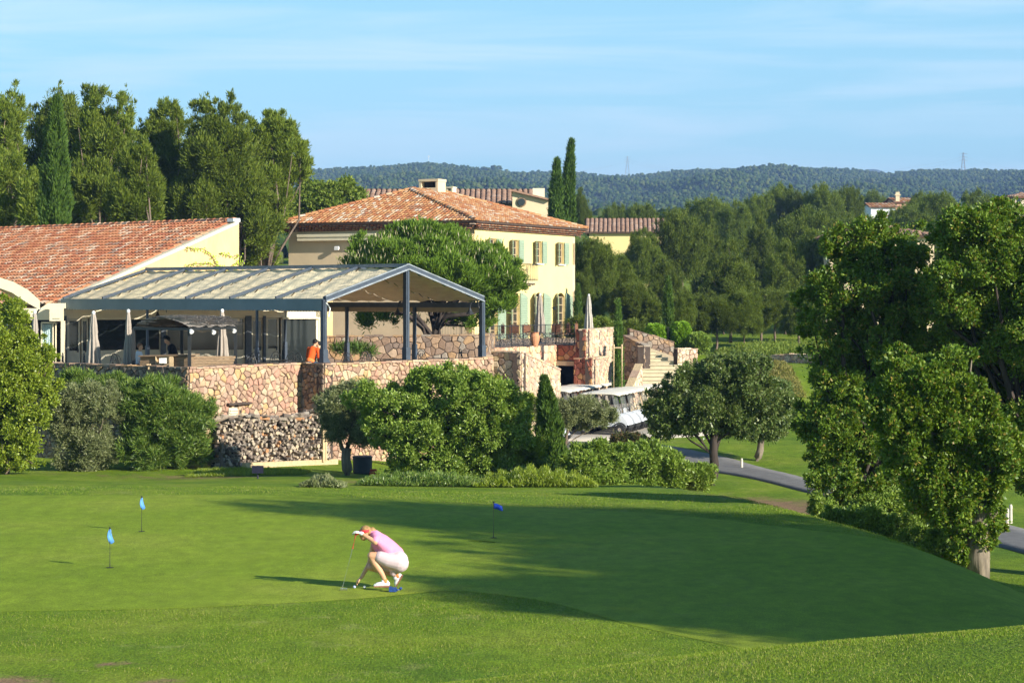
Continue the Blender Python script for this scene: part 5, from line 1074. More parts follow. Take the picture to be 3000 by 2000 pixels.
# a second blue ridge farther off
x_ = np.linspace(2100,3000,60); Yd = 6500; hz_ = 880-(F*0+0)
m = MB(); prof = [P(px, 545-46*math.exp(-((px-2550)/95)**2)-4*math.sin(px*.03), Yd) for px in x_]
m.add([tuple(p) for p in prof]+[(p.x, p.y-700, 20) for p in prof]+[(p.x, p.y+900, 20) for p in prof], [(i,i+1,60+i+1,60+i) for i in range(59)]+[(i+1,i,120+i,120+i+1) for i in range(59)])
o = m.build('far_hills', mat_hill, smooth=True); tag(o, 'farthest blue ridge', kind='structure')
# forest on the hills: thousands of small crowns, uncountable
def ico():
    t = (1+5**.5)/2; v = np.array([(-1,t,0),(1,t,0),(-1,-t,0),(1,-t,0),(0,-1,t),(0,1,t),(0,-1,-t),(0,1,-t),(t,0,-1),(t,0,1),(-t,0,-1),(-t,0,1)])/math.sqrt(1+t*t)
    f = np.array([(0,11,5),(0,5,1),(0,1,7),(0,7,10),(0,10,11),(1,5,9),(5,11,4),(11,10,2),(10,7,6),(7,1,8),(3,9,4),(3,4,2),(3,2,6),(3,6,8),(3,8,9),(4,9,5),(2,4,11),(6,2,10),(8,6,7),(9,8,1)]); return v, f
iv_, if_ = ico()
def crowns(n, y0, y1, half, hfun, r0, r1, seed, ksub=1, ypow=1.0):
    g = np.random.default_rng(seed); Y = y0+(y1-y0)*g.random(n)**ypow; X = (g.random(n)*2-1)*(40+Y*half)
    Z = hfun(X, Y); rr_ = g.uniform(r0, r1, n)*(1+.0*Y)
    if ksub > 1:
        X = np.repeat(X, ksub)+g.normal(0,.45,n*ksub)*np.repeat(rr_,ksub); Y = np.repeat(Y, ksub)+g.normal(0,.45,n*ksub)*np.repeat(rr_,ksub); Z = np.repeat(Z, ksub)+g.uniform(-.5,.7,n*ksub)*np.repeat(rr_,ksub); rr_ = np.repeat(rr_,ksub)*g.uniform(.45,.75,n*ksub); n = n*ksub
    V = iv_[None]*(1+g.uniform(-.32,.32,(n,12,1)))*rr_[:,None,None]*np.array([1,1,1.15]); V = V+np.stack([X,Y,Z+rr_*1.3],-1)[:,None]
    Fq = if_[None]+(np.arange(n)*12)[:,None,None]; return V.reshape(-1,3), Fq.reshape(-1,3)
mat_far = M_island('far_pine_crowns', [(0.0,(0.02,0.042,0.01)),(0.35,(0.036,0.066,0.016)),(0.7,(0.062,0.095,0.022)),(1.0,(0.10,0.12,0.03))], rough=.95, var=.3, scale=.8, bump=0, spec=.05)
V, Fq = crowns(80000, 1000, 2520, .30, hill_h, 1.3, 2.9, 1, ksub=2, ypow=.75); o = np_mesh('hill_forest', V, Fq, mat_far); tag(o, 'pine forest covering the hill ridge', 'forest', kind='stuff')
V, Fq = crowns(5200, 300, 1000, .34, ground_h, 1.8, 3.4, 2, ksub=12, ypow=1.0); o = np_mesh('valley_wood', V, Fq, mat_far); tag(o, 'dense wood in the valley between the pines and the hill ridge', 'forest', kind='stuff')
# tall lone trees on the ridge line
def ridge_tree(px, py, s_, label):
    Yt = 2350; p = P(px, py, Yt); g_ = np.random.default_rng(px); n = 26; c = np.array([p.x,p.y,p.z-s_*.35])
    V = iv_[None]*(1+g_.uniform(-.3,.3,(n,12,1)))*g_.uniform(.16,.3,(n,1,1))*s_*np.array([1.2,1.2,.7]); V = V+(c+g_.normal(0,.33,(n,3))*s_*np.array([1.1,1,.45]))[:,None]
    t_ = thing('ridge_pine', label, 'pine', (p.x,p.y,p.z-s_*2)); np_mesh('crown', V.reshape(-1,3), (if_[None]+(np.arange(n)*12)[:,None,None]).reshape(-1,3), mat_far, t_)
    m = MB(); m.tube([(p.x,p.y,p.z-s_*2),(p.x+.3,p.y,p.z-s_*.3)], [s_*.06,s_*.03], 5); m.build('trunk', B_bark, t_)
ridge_tree(1452, 484, 8, 'umbrella shaped pine standing clear of the ridge line above the yellow house roof')
ridge_tree(1425, 489, 6, 'smaller pine left of the umbrella shaped one on the ridge line')
# pylons
mat_pyl = M_plain('galvanised_lattice', (0.36,0.33,0.33), .6, metal=.2)
def pylon(px, ptop, pbot, Yp, label, wires):
    a = P(px, pbot, Yp); H = P(px, ptop, Yp).z-a.z; t_ = thing('pylon', label, 'pylon', a, 'power pylons on the ridge'); m = MB(); bw = H*.10
    def corner(k, f): w_ = bw*(1-f)**1.2+H*.014; sx, sy = ((-1,-1),(1,-1),(1,1),(-1,1))[k]; return a+V2(sx*w_, sy*w_, H*f)
    fr = [0,.2,.38,.54,.68,.8,.9,1.0]
    for k in range(4): m.tube([corner(k,f) for f in fr], H*.006, 4)
    for i in range(len(fr)-1):
        for k in range(4): m.tube([corner(k,fr[i]), corner((k+1)%4,fr[i+1])], H*.0035, 3); m.tube([corner((k+1)%4,fr[i]), corner(k,fr[i+1])], H*.0035, 3)
    m.build('tower', mat_pyl, t_)
    m = MB()
    for f in (.7,.82,.94): m.tube([a+V2(-H*.16,0,H*f), a+V2(0,0,H*(f+.025)), a+V2(H*.16,0,H*f)], H*.007, 4)
    m.build('cross_arm', mat_pyl, t_)
    m = MB()
    for f, dx in wires:
        p0 = a+V2(H*.16*(1 if dx > 0 else -1),0,H*f-1); p1 = p0+V2(dx,60,-14); m.tube([p0.lerp(p1,i/12)-UP*(9*4*(i/12)*(1-i/12)) for i in range(13)], .06, 3, cap=False)
    m.build('power_line', mat_pyl, t_)
pylon(1838, 458, 515, 2480, 'lattice pylon on the ridge above the pale villa', [(.7,230),(.82,230),(.7,-230)])
pylon(2822, 447, 525, 2380, 'lattice pylon on the ridge near the right edge', [(.7,-230),(.82,-230),(.82,200)])
m = MB(); p = P(1256, 470, 2440); m.tube([p, p+UP*5], .35, 5); m.box(p+UP*4.5, (1.6,1,1.4)); o = m.build('radio_mast', mat_white); tag(o, 'tiny pale mast on the hilltop above the house chimney', 'mast')
# the air itself
m = MB(); m.box((0, 4200, 130), (9000, 8800, 420)); hz = m.build('haze', None) if False else None
me = bpy.data.meshes.new('haze'); bx2 = MB().box((0, 3900, 152), (8000, 7900, 376)); me.from_pydata(bx2.v, [], bx2.f); me.update()
mh = bpy.data.materials.new('haze'); mh.use_nodes = True; nn = mh.node_tree.nodes; nn.clear(); om = nn.new('ShaderNodeOutputMaterial'); pv_ = nn.new('ShaderNodeVolumePrincipled')
pv_.inputs['Color'].default_value = (0.36,0.56,1.0,1); pv_.inputs['Density'].default_value = 0.00018; pv_.inputs['Anisotropy'].default_value = 0.0
mh.node_tree.links.new(pv_.outputs[0], om.inputs['Volume']); me.materials.append(mh); hzo = bpy.data.objects.new('haze', me); COL.objects.link(hzo); hzo['kind'] = 'stuff'; hzo['label'] = 'thin blue haze in the air'; hzo['category'] = 'haze'
# ------------------------------------------------------------------ flags, balls and the golfer on the green
YG = F*CAMZ/(1722-HOR)
mat_pole = M_plain('dark_flagstick', (0.035,0.04,0.03), .5)
def flag(label, px, pbase, ptop, col, pts, thick=.006):
    Yb = F*CAMZ/(pbase-HOR); x = (px-1500)/F*Yb; z0 = gz(x, Yb)+.012; H = (pbase-ptop)/F*Yb
    t_ = thing('golf_flag', label, 'flag', (x, Yb, z0), 'small blue practice green flags')
    m = MB(); m.tube([(x,Yb,z0-.01),(x,Yb,z0+H*.97)], .0075, 8); m.sphere((x,Yb,z0+H*.975), .017, 6); m.build('pole', mat_pole, t_)
    m = MB(); m.lathe((x,Yb,z0), [(.062,.001),(.062,.004),(.050,.004),(.050,.002)], 20); m.build('cup', M_plain('dark_cup',(0.02,0.025,0.02),.8), t_)
    m = MB(); n = len(pts); vs = []
    for (dx, dz, dy) in pts: vs.append((x+dx, Yb+dy, z0+H+dz))
    m.add(vs, [(0,1,2,3)] if n == 4 else [(2*i,2*i+1,2*i+3,2*i+2) for i in range(n//2-1)])
    o = m.build('cloth', col, t_, smooth=True); md = o.modifiers.new('t','SOLIDIFY'); md.thickness = thick
    return t_
m_bl = M_plain('light_blue_cloth', (0.10,0.30,0.75), .6, var=.08); m_db = M_plain('royal_blue_cloth', (0.02,0.07,0.52), .6, var=.08)
# hanging cloths: strips (left edge, right edge) going down
hang = []
for dz, a, b, ya, yb in ((-.035,-.012,.016,0,.0),(-.09,-.030,.014,-.03,.02),(-.15,-.034,.026,-.045,.035),(-.20,-.026,.042,-.03,.05),(-.235,-.018,.060,.0,.045),(-.265,-.010,.030,.02,.02)):
    hang += [(a,dz,ya),(b,dz,yb)]
hang2 = [(a*.9+(.004), b*.94, c) for a, b, c in hang]
flag('light blue flag nearest the camera, left of the golfer, with the cup ring showing', 322, 1664, 1545, m_bl, hang)
flag('light blue flag farther back, beneath the dark oleander', 415, 1558, 1454, m_bl, hang2)
fly = []
for i in range(7):
    t = i/6; fly += [(.008+.145*t, -.035-.045*t+.006*math.sin(t*5), .015*math.sin(t*6)), (.008+.16*t, -.145-.02*t+.01*math.sin(t*4+1), .015*math.sin(t*6+.4))]
flag('dark blue triangular flag flying to the right in the shade of the oaks', 1446, 1570, 1463, m_db, fly)
def cone_pieces(segs, n=14):
    m = MB()
    for (a, ra, b, rb) in segs:
        a = Vector(a); b = Vector(b); d = b-a; L = max(d.length, 1e-4); prof = []
        for i in range(5): t = math.pi/2*i/4; prof.append((ra*math.sin(t)+1e-4, -ra*math.cos(t)))
        for i in range(5): t = math.pi/2*i/4; prof.append((rb*math.cos(t)+1e-4, L+rb*math.sin(t)))
        m.lathe(a, prof, n, ax=d if d.length > 1e-4 else (0,0,1))
    return m
def body(name, segs, mat, parent, vox=.010, smooth=6, extra=None, deform=None):
    "limbs and trunk as tapering volumes fused into one continuous skin"
    m = cone_pieces(segs)
    if extra: m.add(extra.v, extra.f)
    o = m.build(name+'_src', mat, parent); md = o.modifiers.new('r','REMESH'); md.mode = 'VOXEL'; md.voxel_size = vox; md.use_smooth_shade = True
    s_ = o.modifiers.new('s','SMOOTH'); s_.iterations = smooth; s_.factor = .5
    dg = bpy.context.evaluated_depsgraph_get(); me = bpy.data.meshes.new_from_object(o.evaluated_get(dg)); me.name = name
    bpy.data.objects.remove(o, do_unlink=True); me.materials.clear(); me.materials.append(mat)
    me.polygons.foreach_set('use_smooth', [True]*len(me.polygons))
    r_ = bpy.data.objects.new(name, me); COL.objects.link(r_); r_.parent = parent; return r_
mat_skin = M_plain('skin', (0.62,0.34,0.20), .5, var=.06, spec=.4); mat_pink = M_plain('pink_polo', (0.80,0.28,0.45), .8, var=.06, scale=9)
mat_hair = M_plain('fair_brown_hair', (0.34,0.20,0.08), .5, var=.5, scale=40, stretch=(1,1,.25)); mat_red = M_plain('red_visor', (0.62,0.03,0.04), .6)
# pale pink checked shorts
m_sh, N_, L_, b_ = new_mat('pink_check_shorts'); tcx = N_.new('ShaderNodeTexCoord'); cols = []
mp_ = N_.new('ShaderNodeMapping'); mp_.inputs['Rotation'].default_value = (0, R(25), 0); L_.new(tcx.outputs['Object'], mp_.inputs['Vector'])
w1 = N_.new('ShaderNodeTexWave'); w1.bands_direction = 'X'; w1.inputs['Scale'].default_value = 24; w2 = N_.new('ShaderNodeTexWave'); w2.bands_direction = 'Z'; w2.inputs['Scale'].default_value = 24
L_.new(mp_.outputs[0], w1.inputs['Vector']); L_.new(mp_.outputs[0], w2.inputs['Vector'])
mxx = N_.new('ShaderNodeMath'); mxx.operation = 'MULTIPLY'; L_.new(w1.outputs['Fac'], mxx.inputs[0]); L_.new(w2.outputs['Fac'], mxx.inputs[1])
rs_ = ramp_node(N_, [(0.0,(0.42,0.28,0.34)),(0.25,(0.66,0.55,0.56)),(0.6,(0.73,0.64,0.62))]); L_.new(mxx.outputs[0], rs_.inputs['Fac']); L_.new(rs_.outputs[0], b_.inputs['Base Color']); b_.inputs['Roughness'].default_value = .85
def G(zx, zy, dy=0.0):   # crop coordinates of the golfer close-up -> place on the green
    p = P(1000+zx/6.532, 1510+zy/6.532, YG+dy); return p
zG = gz(G(800,1380).x, YG)+.012
gol = thing('person', 'woman golfer in pink polo and checked shorts crouching to line up a putt', 'person', (G(850,1380).x, YG, zG))
# skeleton (near side = her left = negative dy)
nk, hd = G(590,330), G(452,318); ls, le, lw, lh = G(660,410,-.14), G(648,505,-.22), G(392,342,-.16), G(300,300,-.13)
rs, re_, rw, rh = G(650,440,.14), G(545,900,.16), G(385,1180,.12), G(305,1245,.10)
lhip, lkn, lan = G(1075,880,-.09), G(575,765,-.13), G(825,1215,-.11)
rhip, rkn, ran = G(1060,900,.10), G(575,985,.10), G(1070,1140,.11)
skin = [(nk,.048,G(545,325),.045),(G(455,300),.078,G(448,345),.072),(G(450,360),.062,G(428,420),.045),
 (G(650,400),.075,G(760,520),.105),(G(760,520),.105,G(960,700),.105),(G(960,720),.11,G(1090,830),.125),
 (ls,.052,le,.042),(le,.041,lw,.026),(rs,.05,re_,.040),(re_,.038,rw,.026),(lhip,.105,G(800,800,-.12),.088),(G(800,800,-.12),.088,lkn,.060),(lkn,.056,G(640,900,-.13),.056),(G(640,900,-.13),.058,G(770,1100,-.12),.040),(G(770,1100,-.12),.040,lan,.034),
 (rhip,.105,G(800,950,.11),.085),(G(800,950,.11),.085,rkn,.058),(rkn,.054,G(800,1060,.11),.050),(G(800,1060,.11),.050,ran,.034),(lhip,.11,rhip,.11),(G(690,420,-.1),.05,G(690,420,.1),.05)]
# nose, chin, ears
skin += [(G(372,372),.016,G(352,392),.010),(G(405,415),.030,G(398,440),.024),(G(380,405),.012,G(368,415),.011),(G(490,350,-.075),.015,G(485,372,-.078),.010)]
# right hand at the ball: palm and fingers
def hand(w, h, dirn, side, grip):
    w = Vector(w); h = Vector(h); d = (h-w).normalized(); s = []; lat = Vector(side).normalized(); lat = (lat-d*lat.dot(d)).normalized(); nn_ = d.cross(lat)
    if nn_.z > 0: nn_ = -nn_
    palm = h
    for i, (o_, L_f) in enumerate(((-.030,.062),(-.010,.072),(.010,.068),(.029,.052))):
        a = w+d*.025+lat*o_*.7; k = palm+lat*o_; s.append((a,.015,k,.0115)); k1 = k+d*L_f*.45+nn_*L_f*.25*grip; k2 = k1+d*L_f*.15+nn_*L_f*.55*grip*.9; s += [(k,.0105,k1,.0095),(k1,.0095,k2,.008)]
    tb = w+d*.03-lat*.028; t1 = tb-lat*.03+d*.035+nn_*.012; t2 = t1+d*.03+nn_*.02; s += [(tb,.014,t1,.0115),(t1,.011,t2,.0095)]
    return s
skin += hand(rw, rh, None, (0,1,0), 1.0)
bd = body('body', skin, mat_skin, gol, .009, 5)
body('glove', hand(lw, lh, None, (0,1,0), 1.3)+[(lw+(lw-lh)*.1,.030,lw-(lw-lh)*.1,.031)], M_plain('white_glove',(0.80,0.80,0.80),.6,var=.05), gol, .006, 3)
body('polo_shirt', [(G(640,385),.092,G(760,510),.128),(G(640,385,-.10),.062,G(668,440,-.16),.062),(G(668,440,-.17),.060,G(652,478,-.2),.056),(G(640,385,.10),.062,G(655,480,.16),.058),(G(760,510),.130,G(900,620),.132),(G(900,620),.132,G(1040,740),.128),
  (G(700,520),.10,G(760,620),.10),(G(760,620),.10,G(900,700),.10),(G(585,335),.060,G(640,375),.075),(G(690,480,-.12),.06,G(900,650,-.07),.09),(G(690,480,.12),.06,G(900,650,.07),.09)], mat_pink, gol, .010, 5)
body('shorts', [(G(1010,740),.132,G(1090,860),.150),(G(1090,860,-.06),.150,G(1110,900,-.06),.142),(G(1090,860,.06),.150,G(1110,900,.06),.142),(G(1080,880,-.09),.135,G(880,845,-.12),.112),(G(880,845,-.12),.112,G(745,795,-.13),.094),
  (G(1080,900,.09),.13,G(800,950,.11),.10),(G(1010,960,-.06),.09,G(985,1090,-.04),.045),(G(1060,980,0),.11,G(985,1120,-.02),.035)], m_sh, gol, .010, 4)
# shoes
def shoe(toe, heel, up_h, nm):
    toe = Vector(toe); heel = Vector(heel); d = (toe-heel).normalized(); sd_ = Vector((0,1,0)); u = d.cross(sd_); u = u if u.z > 0 else -u
    L = (toe-heel).length; segs = [(heel+u*.04,.036,heel+u*.04+d*L*.35,.038),(heel+u*.038+d*L*.35,.040,heel+u*.03+d*L*.7,.034),(heel+u*.028+d*L*.7,.033,toe-d*.025+u*.02,.024),(heel+u*.07+d*.02,.034,heel+u*.075+d*.06,.034)]
    body(nm, segs, M_plain('white_golf_shoe',(0.78,0.78,0.78),.45,var=.05), gol, .006, 3)
    m = MB(); m.bar(heel-d*.03+u*.004, heel+d*L*.55+u*.004, .078, .02); m.bar(heel+d*L*.55+u*.005, toe-d*.01+u*.006, .070, .016); m.build('sole', M_plain('grey_sole',(0.30,0.13,0.08),.6), gol)
shoe(G(612,1358,-.11), G(885,1352,-.11), .09, 'shoe'); shoe(G(1052,1360,.11), G(1158,1170,.11), .09, 'shoe')
body('sock', [(G(835,1235,-.11),.037,G(850,1265,-.11),.038),(ran,.038,G(1092,1165,.11),.040)], M_plain('orange_sock',(0.75,0.25,0.08),.8), gol, .007, 2)
# hair, ponytail, visor
body('hair', [(G(462,288),.083,G(492,300),.080),(G(480,320),.078,G(505,335),.070),(G(540,290),.030,G(590,270),.042),(G(590,270),.044,G(640,300),.036)], mat_hair, gol, .008, 3)
m = MB(); c = G(455,295); ax_ = (G(445,200)-G(462,380)).normalized(); m.lathe(c-ax_*.012, [(.088,0),(.090,.01),(.088,.034),(.084,.034)], 28, ax=ax_, cap=False)
fw = (G(340,330)-G(470,290)).normalized(); m.prism([c+fw*.075+Vector((0,-.07,0)), c+fw*.15+Vector((0,-.05,0))-UP*.02, c+fw*.15+Vector((0,.05,0))-UP*.02, c+fw*.075+Vector((0,.07,0))], ax_*.006); o = m.build('visor', mat_red, gol); o.modifiers.new('t','SOLIDIFY').thickness = .004
m = MB(); 
for s_ in (-1,1): m.sphere(G(392,362)+Vector((0,s_*.030,0)), .011, 6)
m.build('eye', M_plain('dark_eye',(0.03,0.02,0.015),.3), gol)
# putter
mat_ch = M_plain('chrome', (0.55,0.55,0.56), .2, metal=.9); mat_rg = M_plain('red_rubber_grip',(0.55,0.08,0.05),.6)
gt = G(290,335,-.13); ph_ = P(1003,1722,YG-.10); ph_.z = zG+.03; gb = gt.lerp(ph_, .28)
pu = thing('putter', 'putter with a red grip held upright in a white gloved hand', 'golf club', ph_)
m = MB(); m.tube([gt+UP*.03, gb], [.015,.010], 10); m.build('grip', mat_rg, pu); m = MB(); m.tube([gb, ph_], [.006,.005], 8); m.build('shaft', mat_ch, pu)
m = MB(); m.box(ph_+Vector((.02,0,-.012)), (.105,.03,.026)); m.tube([ph_+UP*.04, ph_+Vector((-.005,0,-.005))], .007, 8); m.box(ph_+Vector((.03,.02,-.018)), (.06,.05,.012)); m.build('head', mat_ch, pu)
def ball(label, px, py, mat):
    Yb = YG; p = P(px, py, Yb+.1); m = MB(); m.sphere((p.x, p.y, gz(p.x,p.y)+.012+.0213), .0213, 8); o = m.build('golf_ball', mat, smooth=True); tag(o, label, 'ball')
ball('bluish golf ball under the golfer\'s fingertips', 1038.5, 1709, M_plain('blue_white_ball',(0.45,0.50,0.85),.3)); ball('white golf ball on the grass behind her hand', 1068, 1700, mat_white)
m = MB(); c = P(1151, 1727, YG-.25); c.z = gz(c.x, c.y)+.012+.035
m.box(c, (.11,.09,.06)); m.box(c+Vector((-.035,-.001,.034)), (.035,.08,.018)); m.tube([c+Vector((.06,0,-.01)), c+Vector((.10,.02,.0)), c+Vector((.12,.0,.02))], .02, 8)
o = m.build('putter_cover', M_plain('navy_white_cover',(0.02,0.06,0.22),.5,var=.3,scale=30)); tag(o, 'small navy putter cover lying beside the golfer\'s shoe', 'club cover')
# ------------------------------------------------------------------ people on the terrace
def standing(name, label, base, H, rz, shirt, trou, hairc, lean=0.0, arm=0.6, sleeve=True, hat=None, skinc=None):
    base = Vector(base); fwd = Vector((math.cos(rz), math.sin(rz), 0)); lat = Vector((-fwd.y, fwd.x, 0)); k = H/1.75
    t_ = thing(name, label, 'person', base)
    def q_(f, l, u): return base+fwd*f*k+lat*l*k+UP*u*k
    hip = q_(0,0,.93); sl_ = math.sin(lean); cl_ = math.cos(lean)
    def tq(u, l, f=0): return hip+(fwd*(sl_*u+cl_*f)+UP*(cl_*u-sl_*f)+lat*l)*k
    sk = skinc or mat_skin
    segs = [(tq(.52,0,.02),.055*k,tq(.60,0,.03),.05*k),(tq(.70,0,.05),.085*k,tq(.74,0,.04),.088*k),(tq(.64,0,.07),.05*k,tq(.66,0,.09),.045*k),(tq(.1,0),.11*k,tq(.45,0),.12*k)]
    for s_ in (-1,1):
        sh, el, wr = tq(.47,.19*s_), tq(.20,.25*s_,.10+.1*arm), tq(.10+.25*arm,.17*s_,.30+.08*arm)
        segs += [(sh,.05*k,el,.038*k),(el,.036*k,wr,.026*k)]+[(wr+lat*(o_*k),.012*k,wr+fwd*.10*k-UP*.03*k+lat*(o_*1.3*k),.008*k) for o_ in (-.024,-.008,.008,.024)]+[(wr,.013*k,wr+fwd*.05*k-lat*s_*.04*k,.009*k)]
        segs += [(q_(0,.09*s_,.92),.09*k,q_(.03,.10*s_,.50),.06*k),(q_(.03,.10*s_,.50),.055*k,q_(-.02,.11*s_,.09),.04*k),(q_(-.02,.11*s_,.06),.04*k,q_(.16,.12*s_,.04),.03*k)]
    segs.append((tq(.69,0,.13),.014*k,tq(.68,0,.15),.010*k))
    body('body', segs, sk, t_, .014, 4)
    ss = [(tq(.06,0),.135*k,tq(.42,0),.148*k),(tq(.44,-.13),.075*k,tq(.44,.13),.075*k)]
    for s_ in (-1,1): ss += [(tq(.47,.19*s_),.064*k,tq(.20,.25*s_,.10+.1*arm),.056*k)]
    body('shirt', ss, shirt, t_, .016, 4)
    ts = [(q_(0,0,.95),.14*k,q_(0,0,.88),.13*k)]
    for s_ in (-1,1): ts += [(q_(0,.09*s_,.90),.105*k,q_(.03,.10*s_,.50),.075*k),(q_(.03,.10*s_,.50),.072*k,q_(-.02,.11*s_,.12),.06*k)]
    body('trousers', ts, trou, t_, .016, 3)
    body('hair', [(tq(.745,0,.0),.092*k,tq(.77,0,.03),.088*k)], hairc, t_, .014, 3)
    if hat:
        m = MB(); c_ = tq(.80,0,.05); m.prism([c_+lat*.08*k, c_+fwd*.19*k+lat*.06*k, c_+fwd*.19*k-lat*.06*k, c_-lat*.08*k], UP*.012); m.lathe(c_, [(.10*k,0),(.095*k,.05),(.05*k,.09)], 14); m.build('cap', hat, t_)
    return t_
mat_wsh = M_plain('white_shirt',(0.75,0.76,0.80),.8,var=.05); mat_blk = M_plain('black_cloth',(0.012,0.012,0.014),.9); mat_or = M_plain('orange_tshirt',(0.72,0.10,0.015),.85,var=.06); mat_or2 = M_plain('bright_orange_shorts',(0.95,0.22,0.05),.85)
mat_dhair = M_plain('black_hair',(0.012,0.010,0.010),.5); mat_rhair = M_plain('auburn_hair',(0.22,0.09,0.035),.5)
a = P(405,1000,69.0); standing('person', 'person with auburn hair and white shirt standing at the left pergola post', (a.x,a.y,1.3), 1.50, R(-5), mat_wsh, mat_blk, mat_rhair, .05, .5)
a = P(516,1000,71.5); standing('person', 'person all in black with a black cap bending forward under the thatched pergola', (a.x,a.y,1.3), 1.74, R(185), mat_blk, mat_blk, mat_dhair, .38, .3, hat=mat_blk)
a = P(908,1000,71.2); standing('person', 'person in orange shirt and shorts seen from behind, leaning over a table', (a.x,a.y,1.3), 1.66, R(60), mat_or, mat_or2, mat_dhair, .42, .2)
a = P(940,1000,73.0); standing('person', 'person with dark hair half hidden behind the corner post of the canopy', (a.x,a.y,1.3), 1.5, R(180), M_plain('brown_top',(0.10,0.05,0.035),.9), mat_blk, mat_dhair, .1, .3)
# ------------------------------------------------------------------ closed parasols
def parasol(label, px, ptop, pbot, Yp, wpx, z0, group, mat=mat_taupe, seed=0):
    x = (px-1500)/F*Yp; zt = CAMZ-(ptop-HOR)/F*Yp; zb = CAMZ-(pbot-HOR)/F*Yp; Rm = wpx/F*Yp/2; Hc = zt-zb; g_ = random.Random(seed)
    t_ = thing('closed_parasol', label, 'parasol', (x,Yp,z0), group)
    m = MB(); m.tube([(x,Yp,z0),(x,Yp,zt)], .03, 8); m.lathe((x,Yp,z0), [(.28,0),(.28,.07),(.06,.09),(.05,.3)], 16); m.build('pole', mat_steel, t_)
    n = 48; K = 22; vs = []; ph = g_.uniform(0,6)
    for i in range(K+1):
        t = i/K; prof = Rm*(.22+.78*t**.7)*(1-.30*math.exp(-((t-.43)/.09)**2)); deep = .22+.34*t
        for k in range(n):
            a_ = 2*math.pi*k/n; pl_ = 1-deep*(.5-.5*math.cos(a_*8+ph+.7*math.sin(t*5+k*.02)))
            r_ = prof*pl_*(1+.05*math.sin(a_*3+ph)); dz = (-.10*abs(math.sin(a_*4+ph)) if i == K else 0)
            if i > K*.36 and i < K*.47: r_ *= 1.18
            vs.append((x+r_*math.cos(a_), Yp+r_*math.sin(a_), zt-.05-Hc*t+dz))
    fs = [(i*n+k, (i+1)*n+k, (i+1)*n+(k+1)%n, i*n+(k+1)%n) for i in range(K) for k in range(n)]; m = MB(); m.add(vs, fs); m.build('canopy', mat, t_, smooth=True)
    m = MB(); m.lathe((x,Yp,zt-.07), [(.055,0),(.06,.06),(.03,.11)], 12); m.build('finial', mat_white, t_)
gpn = 'closed taupe parasols of the restaurant terrace'
parasol('closed taupe parasol beside the laurel at the left end of the terrace', 102, 912, 1045, 72, 36, 1.3, gpn, seed=1)
parasol('closed taupe parasol before the two cream doors', 274, 914, 1062, 69.9, 46, 1.3, gpn, seed=2)
parasol('closed taupe parasol just left of the thatched pergola', 376, 909, 1066, 69.8, 36, 1.3, gpn, seed=3)
parasol('closed taupe parasol standing behind the right half of the pergola', 651, 908, 1045, 72.5, 40, 1.3, gpn, seed=4)
gpn = 'closed taupe parasols of the upper terrace'
parasol('closed taupe parasol in front of the arched doors of the yellow house', 1582, 862, 968, 108, 36, 2.0, gpn, seed=5)
parasol('closed pale parasol above the stone pillar against the dark trees', 1725, 863, 968, 110, 31, 2.0, gpn, mat=M_plain('pale_taupe_canvas',(0.46,0.42,0.36),.9), seed=6)
# ------------------------------------------------------------------ pergola bar
pg_ = thing('pergola', 'small black pergola with a sagging grey reed thatch over the outdoor bar', 'pergola', (P(540,1000,69).x, 69, 1.3))
pa, pb_, pc = P(392,962,68.6), P(555,957,67.3), P(690,960,71.0); pd = pa+(pc-pb_)
for p_ in (pa,pb_,pc,pd): m = MB(); m.box((p_.x,p_.y,(1.3+3.30)/2), (.10,.10,2.0)); m.build('post', mat_iron, pg_)
zt = 3.30; cs_ = [Vector((p_.x,p_.y,zt)) for p_ in (pa,pb_,pc,pd)]
m = MB()
for i in range(4): m.bar(cs_[i], cs_[(i+1)%4], .07, .08)
m.build('frame', mat_iron, pg_)
rr2 = random.Random(8); m = MB(); nA_, nB_ = 15, 30
def th(i, j): 
    u, v = i/nA_, j/nB_; p_ = cs_[0].lerp(cs_[1], u).lerp(cs_[3].lerp(cs_[2], u), v); return p_+UP*(.06+.30*math.sin(math.pi*u)**.8*(1-.2*v)+.03*math.sin(v*25+u*6)+rr2.uniform(-.012,.012))
gr_ = [[th(i,j) for j in range(nB_+1)] for i in range(nA_+1)]
m.add([p_ for row in gr_ for p_ in row], [(i*(nB_+1)+j, (i+1)*(nB_+1)+j, (i+1)*(nB_+1)+j+1, i*(nB_+1)+j+1) for i in range(nA_) for j in range(nB_)])
for k in range(900):
    i = rr2.uniform(0,nA_); j = rr2.uniform(0,nB_); p_ = gr_[int(i)][int(j)]; d_ = (cs_[1]-cs_[0]).normalized()*rr2.uniform(.3,.7)+Vector((rr2.uniform(-.05,.05), rr2.uniform(-.05,.05), rr2.uniform(-.04,.07)))
    m.bar(p_+UP*rr2.uniform(0,.03), p_+d_+UP*.02, .012, .012)
m.build('thatch', M_island('grey_reed', [(0,(0.22,0.19,0.16)),(.5,(0.34,0.30,0.26)),(1,(0.16,0.13,0.11))], var=.2), pg_)
for nm_, px, py, Yq, lb_ in (('spot_lamp',557,968,67.2,'white spot lamp on the front corner post of the pergola'),('spot_lamp',622,970,69.0,'white spot lamp at the middle of the pergola beam'),('spot_lamp',682,966,70.8,'white spot lamp at the right post of the pergola')):
    c_ = P(px,py,Yq); t_ = thing(nm_, lb_, 'lamp', c_, 'spot lamps on the pergola'); m = MB(); m.lathe(c_+Vector((0,0,.02)), [(.03,0),(.06,.05),(.075,.13)], 12, ax=(.5,-.6,-.5)); m.build('head', mat_white, t_); m = MB(); m.tube([c_+UP*.02, c_+UP*.14], .012, 5); m.build('bracket', mat_iron, t_)
